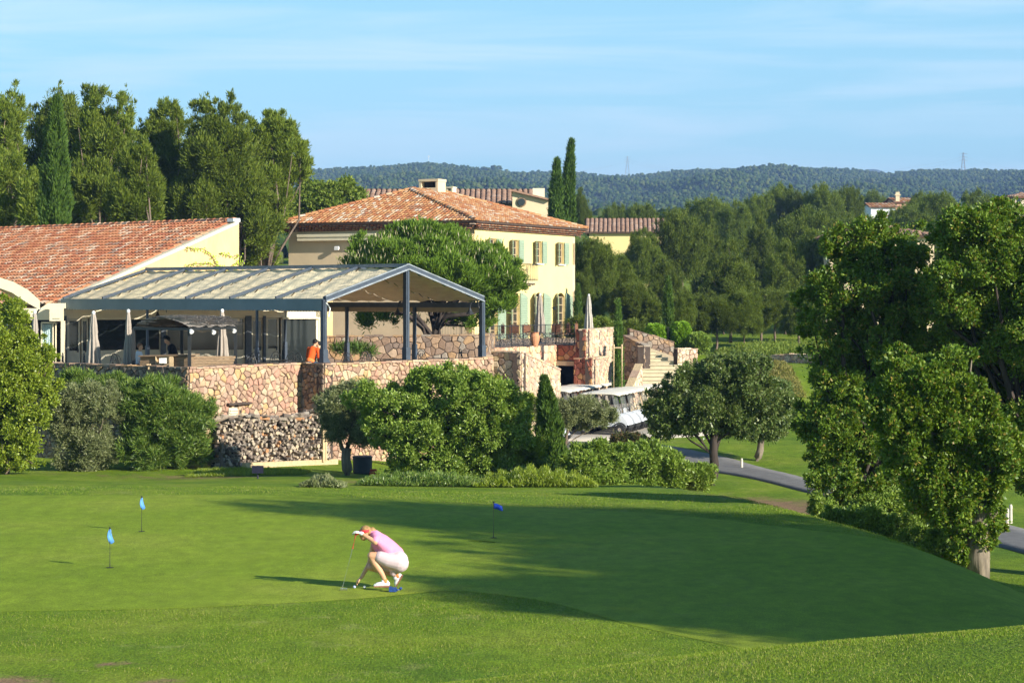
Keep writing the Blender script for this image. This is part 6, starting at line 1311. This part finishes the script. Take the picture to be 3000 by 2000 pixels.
br = thing('bar_counter', 'dark wooden bar counter with an open box shelf beneath the pergola', 'counter', (P(480,1000,68.3).x,68.3,1.3))
m = MB(); m.prism([P(410,1085,68.1), P(455,1085,67.9), P(455,1045,67.9), P(410,1045,68.1)], (.15,.7,0)); m.prism([P(508,1085,67.7), P(552,1085,67.5), P(552,1044,67.5), P(508,1044,67.7)], (.15,.7,0)); m.prism([P(405,1045,68.0), P(556,1042,67.4), P(556,1038,67.4), P(405,1041,68.0)], (.2,.8,0)); m.build('cabinet', mat_wood, br)
m = MB(); m.prism([P(455,1086,67.8), P(458,1086,67.8), P(458,1044,67.8), P(455,1044,67.8)], (.1,.5,0)); m.prism([P(496,1086,67.6), P(507,1086,67.6), P(507,1044,67.6), P(496,1044,67.6)], (.1,.5,0)); m.prism([P(458,1070,67.8), P(496,1069,67.6), P(496,1065,67.6), P(458,1066,67.8)], (.1,.5,0)); m.prism([P(458,1086,67.9), P(496,1086,67.7), P(496,1044,67.7), P(458,1044,67.9)], (.12,.6,0)); m.build('shelf', mat_palewood, br)
m = MB(); m.box(P(474,1056,67.6), (.14,.12,.16)); m.box(P(484,1056,67.6), (.08,.12,.17)); m.build('carton', mat_white, br)
m = MB(); m.box(P(436,1070,67.3), (.12,.12,.10)); m.box(P(441,1078,67.2), (.14,.12,.08)); o = m.build('stone_block', mat_palewood); tag(o, 'little pale block lying on the parapet before the bar counter', 'block')
pbn = thing('plank_bench', 'grey plank bench wall to the right of the front pergola post', 'bench', (P(620,1000,69.5).x,69.5,1.3))
for k in range(4):
    m = MB(); y0_ = 1043+k*8; m.prism([P(559,y0_+7.2,67.9+.0*k), P(680-3*k,y0_+6.8,69.9), P(680-3*k,y0_,69.9), P(559,y0_,67.9)], (.1,.08,0)); m.build('plank', mat_wood, pbn)
m = MB(); m.prism([P(575,1077,67.2), P(735,1071,69.3), P(735,1067,69.3), P(575,1073,67.2)], (.2,.5,0)); o = m.build('parapet_shelf', mat_limestone); tag(o, 'thin grey ledge on the parapet right of the pergola', 'ledge')
# ------------------------------------------------------------------ iron tables and chairs
def make_chair(name, label, group, back=.50, wick=None):
    t_ = thing(name, label, 'chair', (0,600,0), group); b0 = Vector((0,600,0))
    m = MB(); m.lathe(b0+UP*.44, [(.20,0),(.205,.015),(.20,.025)], 14); m.build('seat', wick or mat_iron, t_)
    m = MB(); arc = [b0+Vector((-.20,math.cos(a_)*.20,.46+back*math.sin(a_))) for a_ in np.linspace(0, math.pi, 11)]; m.tube(arc, .011, 5)
    arc2 = [b0+Vector((-.20,math.cos(a_)*.12,.50+back*.72*math.sin(a_))) for a_ in np.linspace(0, math.pi, 9)]; m.tube(arc2, .008, 5)
    for a_ in (-.12,-.04,.04,.12): m.tube([b0+Vector((-.2,a_*.4,.46)), b0+Vector((-.21,a_,.46+back*.85))], .007, 4)
    m.tube([b0+Vector((-.15,.2,.66)), b0+Vector((.12,.22,.66)), b0+Vector((.14,.19,.46))], .009, 5); m.tube([b0+Vector((-.15,-.2,.66)), b0+Vector((.12,-.22,.66)), b0+Vector((.14,-.19,.46))], .009, 5)
    if wick: m.box(b0+Vector((-.20,0,.70)), (.02,.42,.36))
    m.build('backrest', wick or mat_iron, t_)
    for sx in (-1,1):
        for sy in (-1,1): m = MB(); m.tube([b0+Vector((sx*.15,sy*.15,.44)), b0+Vector((sx*.19,sy*.19,.0))], .010, 5); m.build('leg', mat_iron, t_)
    return t_
def make_table(name, label, group, r=.45):
    t_ = thing(name, label, 'table', (0,600,0), group); b0 = Vector((0,600,0)); m = MB(); m.lathe(b0+UP*.72, [(r,0),(r,.02),(r*.97,.03)], 20); m.build('tabletop', mat_iron, t_)
    m = MB(); m.tube([b0+UP*.72, b0+UP*.1], .03, 8)
    for k in range(3): a_ = k*2.1; m.tube([b0+UP*.25, b0+Vector((math.cos(a_)*.25,math.sin(a_)*.25,.08)), b0+Vector((math.cos(a_)*.3,math.sin(a_)*.3,0))], .012, 5)
    m.build('pedestal', mat_iron, t_); return t_
gc = 'black iron chairs on the restaurant terrace'; ch0 = make_chair('iron_chair', 'x', gc); tb0 = make_table('iron_table', 'x', 'round iron tables on the restaurant terrace'); first = [ch0, tb0]
CH = [(225,71.2,200,'black iron chair behind the parapet between the first two parasols'),(205,71.5,20,'iron chair before the first cream door'),(345,69.0,90,'iron chair with a round lattice back between the second and third parasol'),(318,70.5,150,'dark iron chair left of the third parasol, farther from the parapet'),
 (725,70.5,250,'iron chair right of the plank bench nearest the parapet'),(748,72.5,90,'iron chair in front of the open restaurant doorway'),(778,71.8,30,'iron chair seen against the base of the slim steel post'),(806,73.0,270,'iron chair before the cream door with tall glass'),(845,73.2,120,'iron chair at the foot of the large right window'),(885,71.6,60,'iron chair just left of the person in orange'),
 (993,72.5,200,'iron chair right of the braced corner post'),(1022,71.4,80,'round backed iron chair close to the parapet between the tall posts'),(1062,73.5,250,'round backed iron chair behind a long table near the plants'),(1100,74.5,30,'iron chair left of the central gable post'),(1225,75.5,120,'iron chair right of the central gable post'),(1330,77.0,200,'iron chair below the stone wall near the right gable post')]
for i, (px, Yc_, rz_, lab) in enumerate(CH):
    x = (px-1500)/F*Yc_
    if i == 0: ch0.location = (x,Yc_,1.3); ch0.rotation_euler = (0,0,R(rz_)); ch0.scale = (1.2,)*3; ch0['label'] = lab
    else: dup(ch0, (x,Yc_,1.3), R(rz_), lab, scale=1.2)
TB = [(250,71.2,'round iron table between the doors and the second parasol'),(765,71.4,'round iron table in front of the open doorway'),(830,74.5,'round iron table before the large right window'),(925,70.4,'iron table with white crockery in front of the person in orange'),(1045,73.2,'round iron table between corner post and central post'),(1160,75.8,'round iron table partly behind the central post'),(1290,76.8,'round iron table below the pine trunk')]
for i, (px, Yc_, lab) in enumerate(TB):
    x = (px-1500)/F*Yc_
    if i == 0: tb0.location = (x,Yc_,1.3); tb0.scale = (1.1,)*3; tb0['label'] = lab
    else: dup(tb0, (x,Yc_,1.3), 0, lab, scale=1.1)
m = MB(); c_ = P(925,1000,70.4)
for k in range(7): m.lathe((c_.x-.3+.1*k, c_.y-.1+.07*(k%3), 2.115), [(.03,0),(.055,.02),(.06,.05+.03*(k%2))], 10)
o = m.build('crockery', mat_white); tag(o, 'white crockery stacked on the table by the person in orange', 'crockery', kind='stuff')
gc2 = 'wicker chairs behind the scrolled railing'; mat_wick = M_plain('brown_wicker',(0.20,0.09,0.05),.9,var=.4,scale=60,bump=.6); ch1 = make_chair('wicker_chair', 'x', gc2, .5, mat_wick)
for i, (px, Yc_, rz_, lab) in enumerate([(1460,104,200,'brown wicker chair at the left end behind the scrolled railing'),(1502,104,250,'dark wicker chair left of the parasol before the arched doors'),(1549,105,300,'red brown wicker chair beside the terracotta pot'),(1623,107.5,240,'dark wicker chair right of the parasol on the upper terrace'),(1652,108,200,'tan wicker chair in front of the rightmost arched door'),(1676,108.6,160,'wicker chair next to the dark red stone pier')]):
    x = (px-1500)/F*Yc_
    if i == 0: ch1.location = (x,Yc_,2.0); ch1.rotation_euler = (0,0,R(rz_)); ch1['label'] = lab; ch1.scale = (1.15,)*3
    else: dup(ch1, (x,Yc_,2.0), R(rz_), lab, scale=1.15)
m = MB(); c_ = P(1567,1000,103.5); m.lathe((c_.x,c_.y,2.0), [(.14,0),(.22,.25),(.24,.45),(.18,.6),(.21,.66)], 16); o = m.build('terracotta_pot', M_plain('terracotta',(0.55,0.25,0.13),.85)); tag(o, 'terracotta pot among the wicker chairs behind the railing', 'pot')
# scrolled iron railing
rl_ = thing('iron_railing', 'black wrought iron railing with dense scrollwork along the upper terrace edge', 'railing', (-1.1,98.5,2.0))
def railing(a, b, nm):
    a = Vector((a[0],a[1],2.03)); b = Vector((b[0],b[1],2.03)); d = b-a; L = d.length; d.normalize(); m = MB()
    m.bar(a+UP*.98, b+UP*.98, .045, .03); m.bar(a+UP*.05, b+UP*.05, .03, .03); m.bar(a+UP*.55, b+UP*.55, .02, .02)
    n_ = max(1, int(L/1.25))
    for k in range(n_+1): m.bar(a+d*(L*k/n_), a+d*(L*k/n_)+UP*1.0, .045, .045, up=(0,1,0))
    m.build('rail', mat_iron, rl_); m = MB(); rs2 = random.Random(int(L*10)); u = .12
    while u < L-.1:
        for z_ in (.17,.33,.48):
            c_ = a+d*(u+rs2.uniform(-.04,.04))+UP*(z_+rs2.uniform(-.02,.02)); s_ = rs2.choice((-1,1)); ph = rs2.uniform(0,6)
            m.tube([c_+d*(s_*(.02+.013*i)*math.cos(i*.75+ph))+UP*((.02+.013*i)*math.sin(i*.75+ph)) for i in range(9)], .013, 4)
        u += .17
    k = 0; u = .1
    while u < L: m.tube([a+d*u+UP*.55, a+d*u+UP*.98], .007, 4); u += .14
    m.build('scrollwork', mat_iron, rl_)
railing((-1.12,98.7), (2.18,106.2), 'a'); railing((2.18,106.2), (3.1,105.6), 'b'); railing((-3.6,99.5), (-1.12,98.7), 'c')
# ------------------------------------------------------------------ buggies
mat_cart = M_plain('white_buggy_body', (0.60,0.63,0.68), .3, var=.03, spec=.6); mat_roofc = M_plain('cream_buggy_roof', (0.70,0.66,0.57), .5, var=.03); mat_tyre = M_plain('tyre_rubber',(0.02,0.02,0.02),.8); mat_seat = M_plain('grey_seat',(0.25,0.22,0.19),.7); mat_screen, _n, _l, _b = new_mat('buggy_windscreen'); _t = _n.new('ShaderNodeBsdfTransparent'); _m = _n.new('ShaderNodeMixShader'); _m.inputs[0].default_value = .22
_b.inputs['Base Color'].default_value = (.25,.27,.27,1); _b.inputs['Roughness'].default_value = .25; _l.new(_t.outputs[0], _m.inputs[1]); _l.new(_b.outputs[0], _m.inputs[2]); _l.new(_m.outputs[0], _n['Material Output'].inputs['Surface'])
def make_cart():
    "drives towards +x, 2.4 m long"
    o0 = Vector((0,600,0)); t_ = thing('golf_buggy', 'x', 'golf cart', o0, 'white golf buggies parked in rows')
    def q_(x,y,z): return o0+Vector((x,y,z))
    m = MB(); prof = [(-1.15,.42),(-1.15,.80),(-1.05,.88),(-.35,.88),(-.30,.46),(.35,.40),(.42,.55),(.55,.84),(.72,.92),(.95,.84),(1.12,.66),(1.20,.45),(1.18,.32),(-1.1,.30)]
    n = len(prof); s_ = [q_(x,-.50,z) for x,z in prof]; m.add(s_+[q_(x,.50,z) for x,z in prof], [tuple(range(n)), tuple(reversed(range(n,2*n)))]+[(i,n+i,n+(i+1)%n,(i+1)%n) for i in range(n)])
    b_ = m.build('body', mat_cart, t_); bv = b_.modifiers.new('b','BEVEL'); bv.width = .035; bv.segments = 2; bv.limit_method = 'ANGLE'
    m = MB(); m.box(q_(-.6,0,.98), (.60,1.05,.16)); m.box(q_(-.93,0,1.28), (.14,1.05,.5)); sb = m.build('seat', mat_seat, t_); bv = sb.modifiers.new('b','BEVEL'); bv.width = .04; bv.segments = 2
    m = MB(); K = 9; vs = []
    for i in range(K):
        x = -1.10+1.90*i/(K-1); zz = 1.80+.04*math.sin(math.pi*i/(K-1))
        for j in range(7): y = -.54+1.08*j/6; vs.append(q_(x,y,zz+.035*math.sin(math.pi*j/6)-(0.03 if i in (0,K-1) else 0)))
    m.add(vs, [(i*7+j,(i+1)*7+j,(i+1)*7+j+1,i*7+j+1) for i in range(K-1) for j in range(6)]); rf = m.build('roof', mat_roofc, t_, smooth=True); rf.modifiers.new('t','SOLIDIFY').thickness = .06
    for x0_, x1_ in ((.62,.42),(-1.02,-.85)):
        for y in (-.52,.52): m = MB(); m.tube([q_(x0_,y,.86),q_(x1_,y,1.79)], .022, 6); m.build('strut', mat_iron, t_)
    m = MB(); m.prism([q_(.60,-.50,.90),q_(.60,.50,.90),q_(.41,.50,1.77),q_(.41,-.50,1.77)], (.012,0,.003)); m.build('windscreen', mat_screen, t_)
    m = MB(); m.tube([q_(.45,.28,.8),q_(.18,.28,1.10)], .02, 6); ring = [q_(.18+.12*math.sin(a_)*.6,.28+.17*math.cos(a_),1.10+.17*math.sin(a_)*.75) for a_ in np.linspace(0,2*math.pi,17)]; m.tube(ring, .014, 5); m.build('steering_wheel', mat_iron, t_)
    m = MB(); m.box(q_(1.16,0,.36), (.12,1.0,.14)); m.box(q_(-1.18,0,.36), (.1,1.0,.14)); m.box(q_(0,0,.34), (1.3,1.1,.06)); m.build('bumper', mat_tyre, t_)
    for y in (-.36,.36): m = MB(); m.sphere(q_(1.08,y,.66), .07, 6, (.5,1,.8)); m.build('headlight', mat_screen, t_)
    m = MB(); m.box(q_(-1.22,-.2,1.0), (.22,.3,.7)); m.box(q_(-1.22,.22,1.02), (.22,.28,.76)); m.build('bag_rack', mat_iron, t_)
    for x, y in ((.80,-.52),(.80,.52),(-.80,-.52),(-.80,.52)):
        m = MB(); m.lathe(q_(x,y-.10*(1 if y>0 else -1)*0,.23)+Vector((0,-.09,0)), [(.13,0),(.21,.0),(.235,.03),(.235,.15),(.21,.18),(.13,.18)], 20, ax=(0,1,0)); wh = m.build('wheel', mat_tyre, t_)
        m = MB(); m.lathe(q_(x,y,.23)+Vector((0,-.085,0)), [(.03,-.01),(.13,.0),(.135,.02),(.135,.15),(.13,.17),(.03,.18)], 14, ax=(0,1,0)); m.build('rim', mat_ch, wh)
        m = MB(); arc = [q_(x+.30*math.cos(a_), y*1.05, .23+.30*math.sin(a_)) for a_ in np.linspace(.15,math.pi-.15,9)]; m.tube(arc, .03, 6); m.build('wheel_arch', mat_tyre, t_)
    return t_
c0 = make_cart(); hdg = math.atan2(-.26,.965); rowd = Vector((.262,.965,0)); k = 0
def put_cart(x, y, rz_, lab):
    global k
    z = gz(x,y)+.03
    if k == 0: c0.location = (x,y,z); c0.rotation_euler = (0,0,rz_); c0['label'] = lab
    else: dup(c0, (x,y,z), rz_, lab)
    k += 1
ordn = ['nearest','second','third','fourth','fifth','sixth','seventh','eighth','ninth']
xa, ya = (1772-1500)/F*95.4, 95.4
for i in range(8): put_cart(xa+rowd.x*1.55*i, ya+rowd.y*1.55*i, hdg, f'white golf buggy, {ordn[i]} from the camera in the right hand row')
xa, ya = (1630-1500)/F*98.5, 98.5
for i in range(8): put_cart(xa+rowd.x*1.55*i, ya+rowd.y*1.55*i, hdg, f'white golf buggy, {ordn[i]} from the camera in the left hand row by the walls')
put_cart((1580-1500)/F*88.6, 88.6, hdg, 'white golf buggy alone nearest the camera, mostly hidden by the olive and small cypress')
put_cart((1470-1500)/F*88.2, 89.4, hdg, 'white golf buggy whose pale roof shows between the round evergreen and the bastion wall')
# ------------------------------------------------------------------ woodpile
wp = thing('woodpile', 'long chest high pile of split grey firewood against the sunlit stone wall', 'woodpile', (-8.3,65.3,-1))
A0 = P(630,1375,64.2); B0 = P(955,1355,67.6); dW = Vector((B0.x-A0.x,B0.y-A0.y,0)); LW = dW.length; dW.normalize(); nW = Vector((dW.y,-dW.x,0)); rw_ = random.Random(21)
m = MB(); zb0 = gz(A0.x,A0.y)-.05
z = .06
mat_log = M_island('split_firewood', [(0.0,(0.20,0.16,0.125)),(0.12,(0.32,0.26,0.20)),(0.25,(0.14,0.11,0.09)),(0.38,(0.40,0.33,0.25)),(0.5,(0.25,0.20,0.16)),(0.62,(0.46,0.36,0.25)),(0.74,(0.18,0.14,0.115)),(0.86,(0.42,0.22,0.11)),(0.92,(0.30,0.26,0.22))], var=.35, scale=25, bump=.6)
def log(c, d, r_, L, nside):
    u, v, f = basis(d); ph = rw_.uniform(0,6); rs_ = [r_*rw_.uniform(.65,1.15) for _ in range(nside)]; vs = []
    for s_ in (-.5,.5):
        for i in range(nside): a_ = ph+2*math.pi*i/nside; vs.append(c+f*(L*s_)+u*(math.cos(a_)*rs_[i])+v*(math.sin(a_)*rs_[i]))
    m.add(vs, [(i,(i+1)%nside,nside+(i+1)%nside,nside+i) for i in range(nside)]+[tuple(reversed(range(nside))), tuple(range(nside,2*nside))])
while z < 1.62:
    u = rw_.uniform(0,.08)
    while u < LW:
        topz = 1.38+.10*math.sin(u*1.7)+.12*(u/LW)
        if z < topz:
            r_ = rw_.uniform(.045,.075); c = Vector((A0.x,A0.y,zb0+z))+dW*u+nW*rw_.uniform(-.06,.14)+UP*rw_.uniform(-.02,.02)
            dd = (nW+dW*rw_.gauss(0,.22)+UP*rw_.gauss(0,.12)).normalized(); log(c-nW*.1, dd, r_, rw_.uniform(.35,.5), rw_.choice((3,4,4,5,6)))
        u += rw_.uniform(.085,.125)
    z += .092
for _ in range(70):
    u = rw_.uniform(0,LW); topz = 1.42+.10*math.sin(u*1.7)+.12*(u/LW); c = Vector((A0.x,A0.y,zb0+topz+rw_.uniform(-.04,.08)))+dW*u+nW*rw_.uniform(-.15,.12); log(c, (dW*rw_.uniform(.5,1)+nW*rw_.uniform(-.7,.7)+UP*rw_.gauss(0,.12)).normalized(), rw_.uniform(.045,.075), rw_.uniform(.4,.8), rw_.choice((4,5,6)))
lg = m.build('firewood', mat_log, wp); lg['kind'] = 'stuff'
m = MB(); m.box(A0+dW*LW/2-nW*.12+UP*(zb0+.65-A0.z), (LW,.16,1.3), (dW,nW,UP)); m.build('shade_backing', mat_dark, wp)  # near-black box paints the shade between the logs
m = MB(); a = P(948,1352,67.2); a.z = zb0; m.box(a+UP*.95, (.10,.06,1.85), (dW,nW,UP)); m.box(a+dW*.10+UP*.95-nW*.01, (.06,.06,1.8), (dW,nW,UP)); m.build('stake', mat_palewood, wp)
m = MB(); a = P(650,1372,63.9); a.z = zb0; m.tube([a-UP*.1, a+UP*.95], [.09,.085], 9); m.build('stake', B_bark, wp)
m = MB(); a = P(715,1376,64.3); b = P(985,1358,67.9); a.z = gz(a.x,a.y)+.02; b.z = gz(b.x,b.y)+.02; m.bar(a+UP*.07, b+UP*.07, .16, .17); o = m.build('timber_sleeper', mat_palewood); tag(o, 'weathered timber sleeper laid on the grass along the foot of the woodpile', 'sleeper')
m = MB(); a = P(1062,1345,63.5); a.z = gz(a.x,a.y); m.lathe(a, [(.25,0),(.28,.05),(.29,.48),(.31,.52),(.28,.54)], 20); o = m.build('grey_barrel', M_plain('grey_plastic',(0.045,0.05,0.06),.6)); tag(o, 'grey plastic barrel in the shade behind the olive stump', 'barrel')
m = MB(); a = P(755,1400,58); a.z = gz(a.x,a.y); m.box(a+UP*.25, (.30,.12,.20)); m.tube([a, a+UP*.2], .03, 6); o = m.build('sprinkler_box', M_plain('dark_blue_box',(0.012,0.012,0.03),.6)); tag(o, 'small dark box on a post in the shade on the rough', 'box')
m = MB(); a = P(1094,1375,60); a.z = gz(a.x,a.y); m.box(a+UP*.10, (.22,.12,.10)); m.box(a+UP*.20, (.18,.12,.07)); o = m.build('red_marker', M_plain('red_grey_marker',(0.40,0.05,0.03),.6)); tag(o, 'small red marker lying in the shade under the wide evergreen', 'marker')
def gpost(label, px, py, Yp, h, r_=.05):
    x = (px-1500)/F*Yp; z = gz(x,Yp); m = MB(); m.lathe((x,Yp,z-.1), [(r_,0),(r_,h+.05),(r_*.6,h+.1)], 10); o = m.build('white_post', M_plain('chalky_wood',(0.60,0.55,0.45),.8), None); tag(o, label, 'post', 'short pale posts beside the cart path')
gpost('short pale post between the two round leaved trees', 2173, 1345, 82, .38); gpost('right hand one of two short pale posts by the path at the right edge', 2961, 1500, 62, .55); gpost('left hand one of two short pale posts by the path at the right edge', 2951, 1500, 61, .55)
# stakes for the young cypresses
def stake(label, p0s, Yp, zb_, zt_, bar):
    t_ = thing('tree_stake', label, 'stake', ((p0s[0]-1500)/F*Yp, Yp, zb_), 'timber frames holding young cypresses')
    for px in p0s: x = (px-1500)/F*Yp; m = MB(); m.tube([(x,Yp-.3,zb_),(x,Yp-.3,zt_)], .045, 7); m.build('stake', mat_palewood, t_)
    m = MB(); m.bar(((p0s[0]-1500)/F*Yp, Yp-.3, bar), ((p0s[-1]-1500)/F*Yp, Yp-.3, bar), .05, .06); m.build('crossbar', mat_palewood, t_)
stake('pale double stake with a crossbar round the young cypress by the pillar wall', (1797,1821), 101.2, -1.8, zy(1008,101), zy(1018,101))
stake('square topped timber frame round the cypress beside the clipped hedge', (1956,1979), 113.5, .6, zy(957,113.5), zy(967,113.5))
# clipped hedges beside the stairs
def hedge(label, cx, cy, hw, hh, Yp, dp, n, lm, seed, rnd_=.3):
    g = np.random.default_rng(seed); c = P(cx, cy, Yp); rx = hw/F*Yp; rz = hh/F*Yp
    d = unit(g.normal(size=(n,3))); p_ = 4.0 if rnd_ < .5 else 2.4; s_ = (np.abs(d)**p_).sum(1)**(-1/p_); Pn = d*s_[:,None]*np.array([rx,dp,rz])*(.86+.16*g.random(n))[:,None]*(1+.04*np.sin(d[:,0]*9+d[:,2]*7))[:,None]+np.array(c)
    V, Fq = leaf_quads(Pn, d+g.normal(size=(n,3))*.7+np.array([0,0,.4]), .13*g.uniform(.6,1.3,n), .07*g.uniform(.7,1.3,n), g)
    t_ = thing('clipped_hedge' if rnd_ < .5 else 'clipped_shrub', label, 'hedge', (c.x,c.y,c.z-rz)); np_mesh('foliage', V, Fq, lm, t_)
    m = MB(); m.sphere(c, 1, 8, (rx*.8, dp*.8, rz*.8)); m.build('inner_core', M_plain('dark_green_core',(0.03,0.05,0.012),.95,var=.4,scale=12), t_)  # solid dark green core inside the leaf shell
hedge('bright green clipped hedge left of the timber framed cypress', 1920, 985, 26, 32, 112.5, .8, 9000, L_hedge, 5)
hedge('tall bright green clipped hedge block to the right of the timber framed cypress', 1996, 985, 25, 38, 112.5, .8, 12000, L_hedge, 6)
hedge('darker rounded clipped shrub at the right end of the bright hedge', 2046, 1005, 34, 28, 112, 1.0, 12000, L_bush, 7, 1)
# low planting
def patch(name, label, cat, px0, px1, py, Yp, hpx, n, lm, L, Wd, seed, dep=2.0, upd=1.0):
    g = np.random.default_rng(seed); u = g.random(n); x = ((px0+(px1-px0)*u)-1500)/F*Yp; y = Yp+(g.random(n)-.5)*dep; hh = hpx/F*Yp*np.sin(np.pi*np.clip(u,.02,.98))**.6
    bz = ground_h(x,y); z = bz+hh*g.random(n)**.7*(.55+.25*np.sin(x*3.1+seed)*np.cos(y*2.3)+.20*np.sin(x*8.3+y*5+seed)+.12*np.sin(x*17+seed*2)); D = g.normal(size=(n,3))*.45+np.array([0,0,upd]); V, Fq = leaf_quads(np.stack([x,y,z],1), D, L*g.uniform(.6,1.3,n), Wd*g.uniform(.7,1.3,n), g)
    o = np_mesh(name, V, Fq, lm); tag(o, label, cat, kind='stuff'); return o
patch('rosemary_cover', 'bright feathery ground cover mound behind the blue flag', 'ground cover', 1390, 1740, 1450, 55.5, 62, 52000, L_laurel, .10, .016, 3, dep=5, upd=1.2)
patch('ground_cover', 'dark low plants under the wide evergreen tree', 'ground cover', 1060, 1460, 1440, 55, 42, 26000, L_oleander, .10, .02, 4, dep=3.5)
patch('weed_clump', 'pale weeds in front of the olive stump', 'weeds', 885, 1010, 1440, 50.5, 36, 5200, L_olive, .08, .03, 6, dep=1.2)
patch('dry_shrubs', 'yellow green low shrubs on the bank by the curved wall', 'ground cover', 2130, 2330, 1078, 104, 14, 16000, M_leaf('dry_green_leaf',[(0,(0.14,0.15,0.03)),(.5,(0.22,0.22,0.05)),(1,(0.32,0.26,0.08))],.2), .14, .03, 7, dep=8)
patch('wood_undergrowth', 'bright undergrowth on the clearing under the pines', 'undergrowth', 2120, 2440, 1060, 120, 46, 26000, L_dec, .2, .05, 8, dep=12)
patch('border_grasses', 'tufts along the rough below the woodpile', 'grass', 560, 900, 1400, 62, 10, 12000, L_laurel, .10, .012, 9, dep=3)
for i, (px, Yp, hp, lab) in enumerate([(1700,126,60,'dark shrub between the yellow house corner and the pale parasol'),(1760,122,52,'light green shrub to the right of the pale parasol'),(1850,124,45,'grey green shrub behind the upper stair wall'),(1890,128,55,'loose shrub left of the clipped hedge at the wood edge')]):
    tree('shrub', lab, 'shrub', ((px-1500)/F*Yp, Yp, gz((px-1500)/F*Yp,Yp)), [pe(px, 985-hp*.35, 38, hp*.6, Yp), pe(px+20, 985-hp*.1, 30, hp*.45, Yp)], L_dec if i == 1 else L_pineB, B_bark, 9000, .18, .06, nsub=50, r0=.06, subr=.25)
tree('agave_plant', 'spiky leaved plants at the foot of the brown garden wall', 'plant', ((1040-1500)/F*83, 83, 1.3), [pe(1010,1024,45,12,83), pe(1070,1028,40,10,83)], L_cyp, B_bark, 700, .28, .03, nsub=30, r0=0, subr=.3, up=1.0)
# ------------------------------------------------------------------ grass blades on the near rough
g = np.random.default_rng(77)
def blades(name, label, n, y0, y1, h, wdt, seed, mat, xlim=.27):
    g = np.random.default_rng(seed); y = np.sqrt(y0**2+(y1**2-y0**2)*g.random(n)); x = (g.random(n)*2-1)*y*xlim; keep = ~in_green(x, y); x, y = x[keep], y[keep]
    bare = (((x+5.6)/1.1)**2+((y-23.7)/.5)**2 < 1)|(((x+4.6)/.7)**2+((y-24.8)/.4)**2 < .6)|(((x+3.8)/.45)**2+((y-23.6)/.45)**2 < .8); x, y = x[~bare], y[~bare]
    dn = .5+.5*np.sin(x*2.1+np.sin(y*1.3)*2)*np.sin(y*1.9+x*.7); k2 = g.random(len(x)) < .45+.55*dn; x, y = x[k2], y[k2]; dn = dn[k2]; n = len(x)
    P0 = np.stack([x, y, ground_h(x,y)-.004], 1); D = np.stack([g.normal(0,.45,n), g.normal(0,.45,n), np.ones(n)], 1); D = unit(D); S = unit(np.cross(D, g.normal(size=(n,3)))); L = (h*(.5+.8*dn)*g.uniform(.5,1.25,n))[:,None]; w_ = wdt
    V = np.stack([P0-S*w_, P0+S*w_, P0+D*L], 1).reshape(-1,3); o = np_mesh(name, V, np.arange(n*3).reshape(n,3), mat); tag(o, label, 'grass', kind='stuff')
mat_blade = M_leaf('grass_blade', [(0.0,(0.10,0.18,0.012)),(0.45,(0.16,0.255,0.018)),(0.8,(0.25,0.31,0.04)),(1.0,(0.42,0.37,0.14))], trans=.25, rough=.6, spec=.15)
blades('knoll_grass', 'blades of grass on the knoll in the foreground', 300000, 11.0, 18.5, .020, .0022, 1, mat_blade)
blades('rough_grass_blades', 'longer grass on the near slope below the green', 300000, 18.5, 32, .028, .0032, 2, mat_blade)
blades('rough_grass_blades', 'longer grass on the shoulder of the slope beside the green', 160000, 32, 50, .035, .005, 3, mat_blade)

oak2('tallest oak shading the green, outside the right edge of the picture', 22.4, 23.9, 17.0, 3.5, 55000)
oak2('oak shading the middle of the green, outside the right edge of the picture', 20.8, 20.9, 13.2, 2.7, 50000)
oak2('oak nearest the knoll, outside the right edge of the picture', 20.5, 15.9, 9.4, 2.6, 45000)
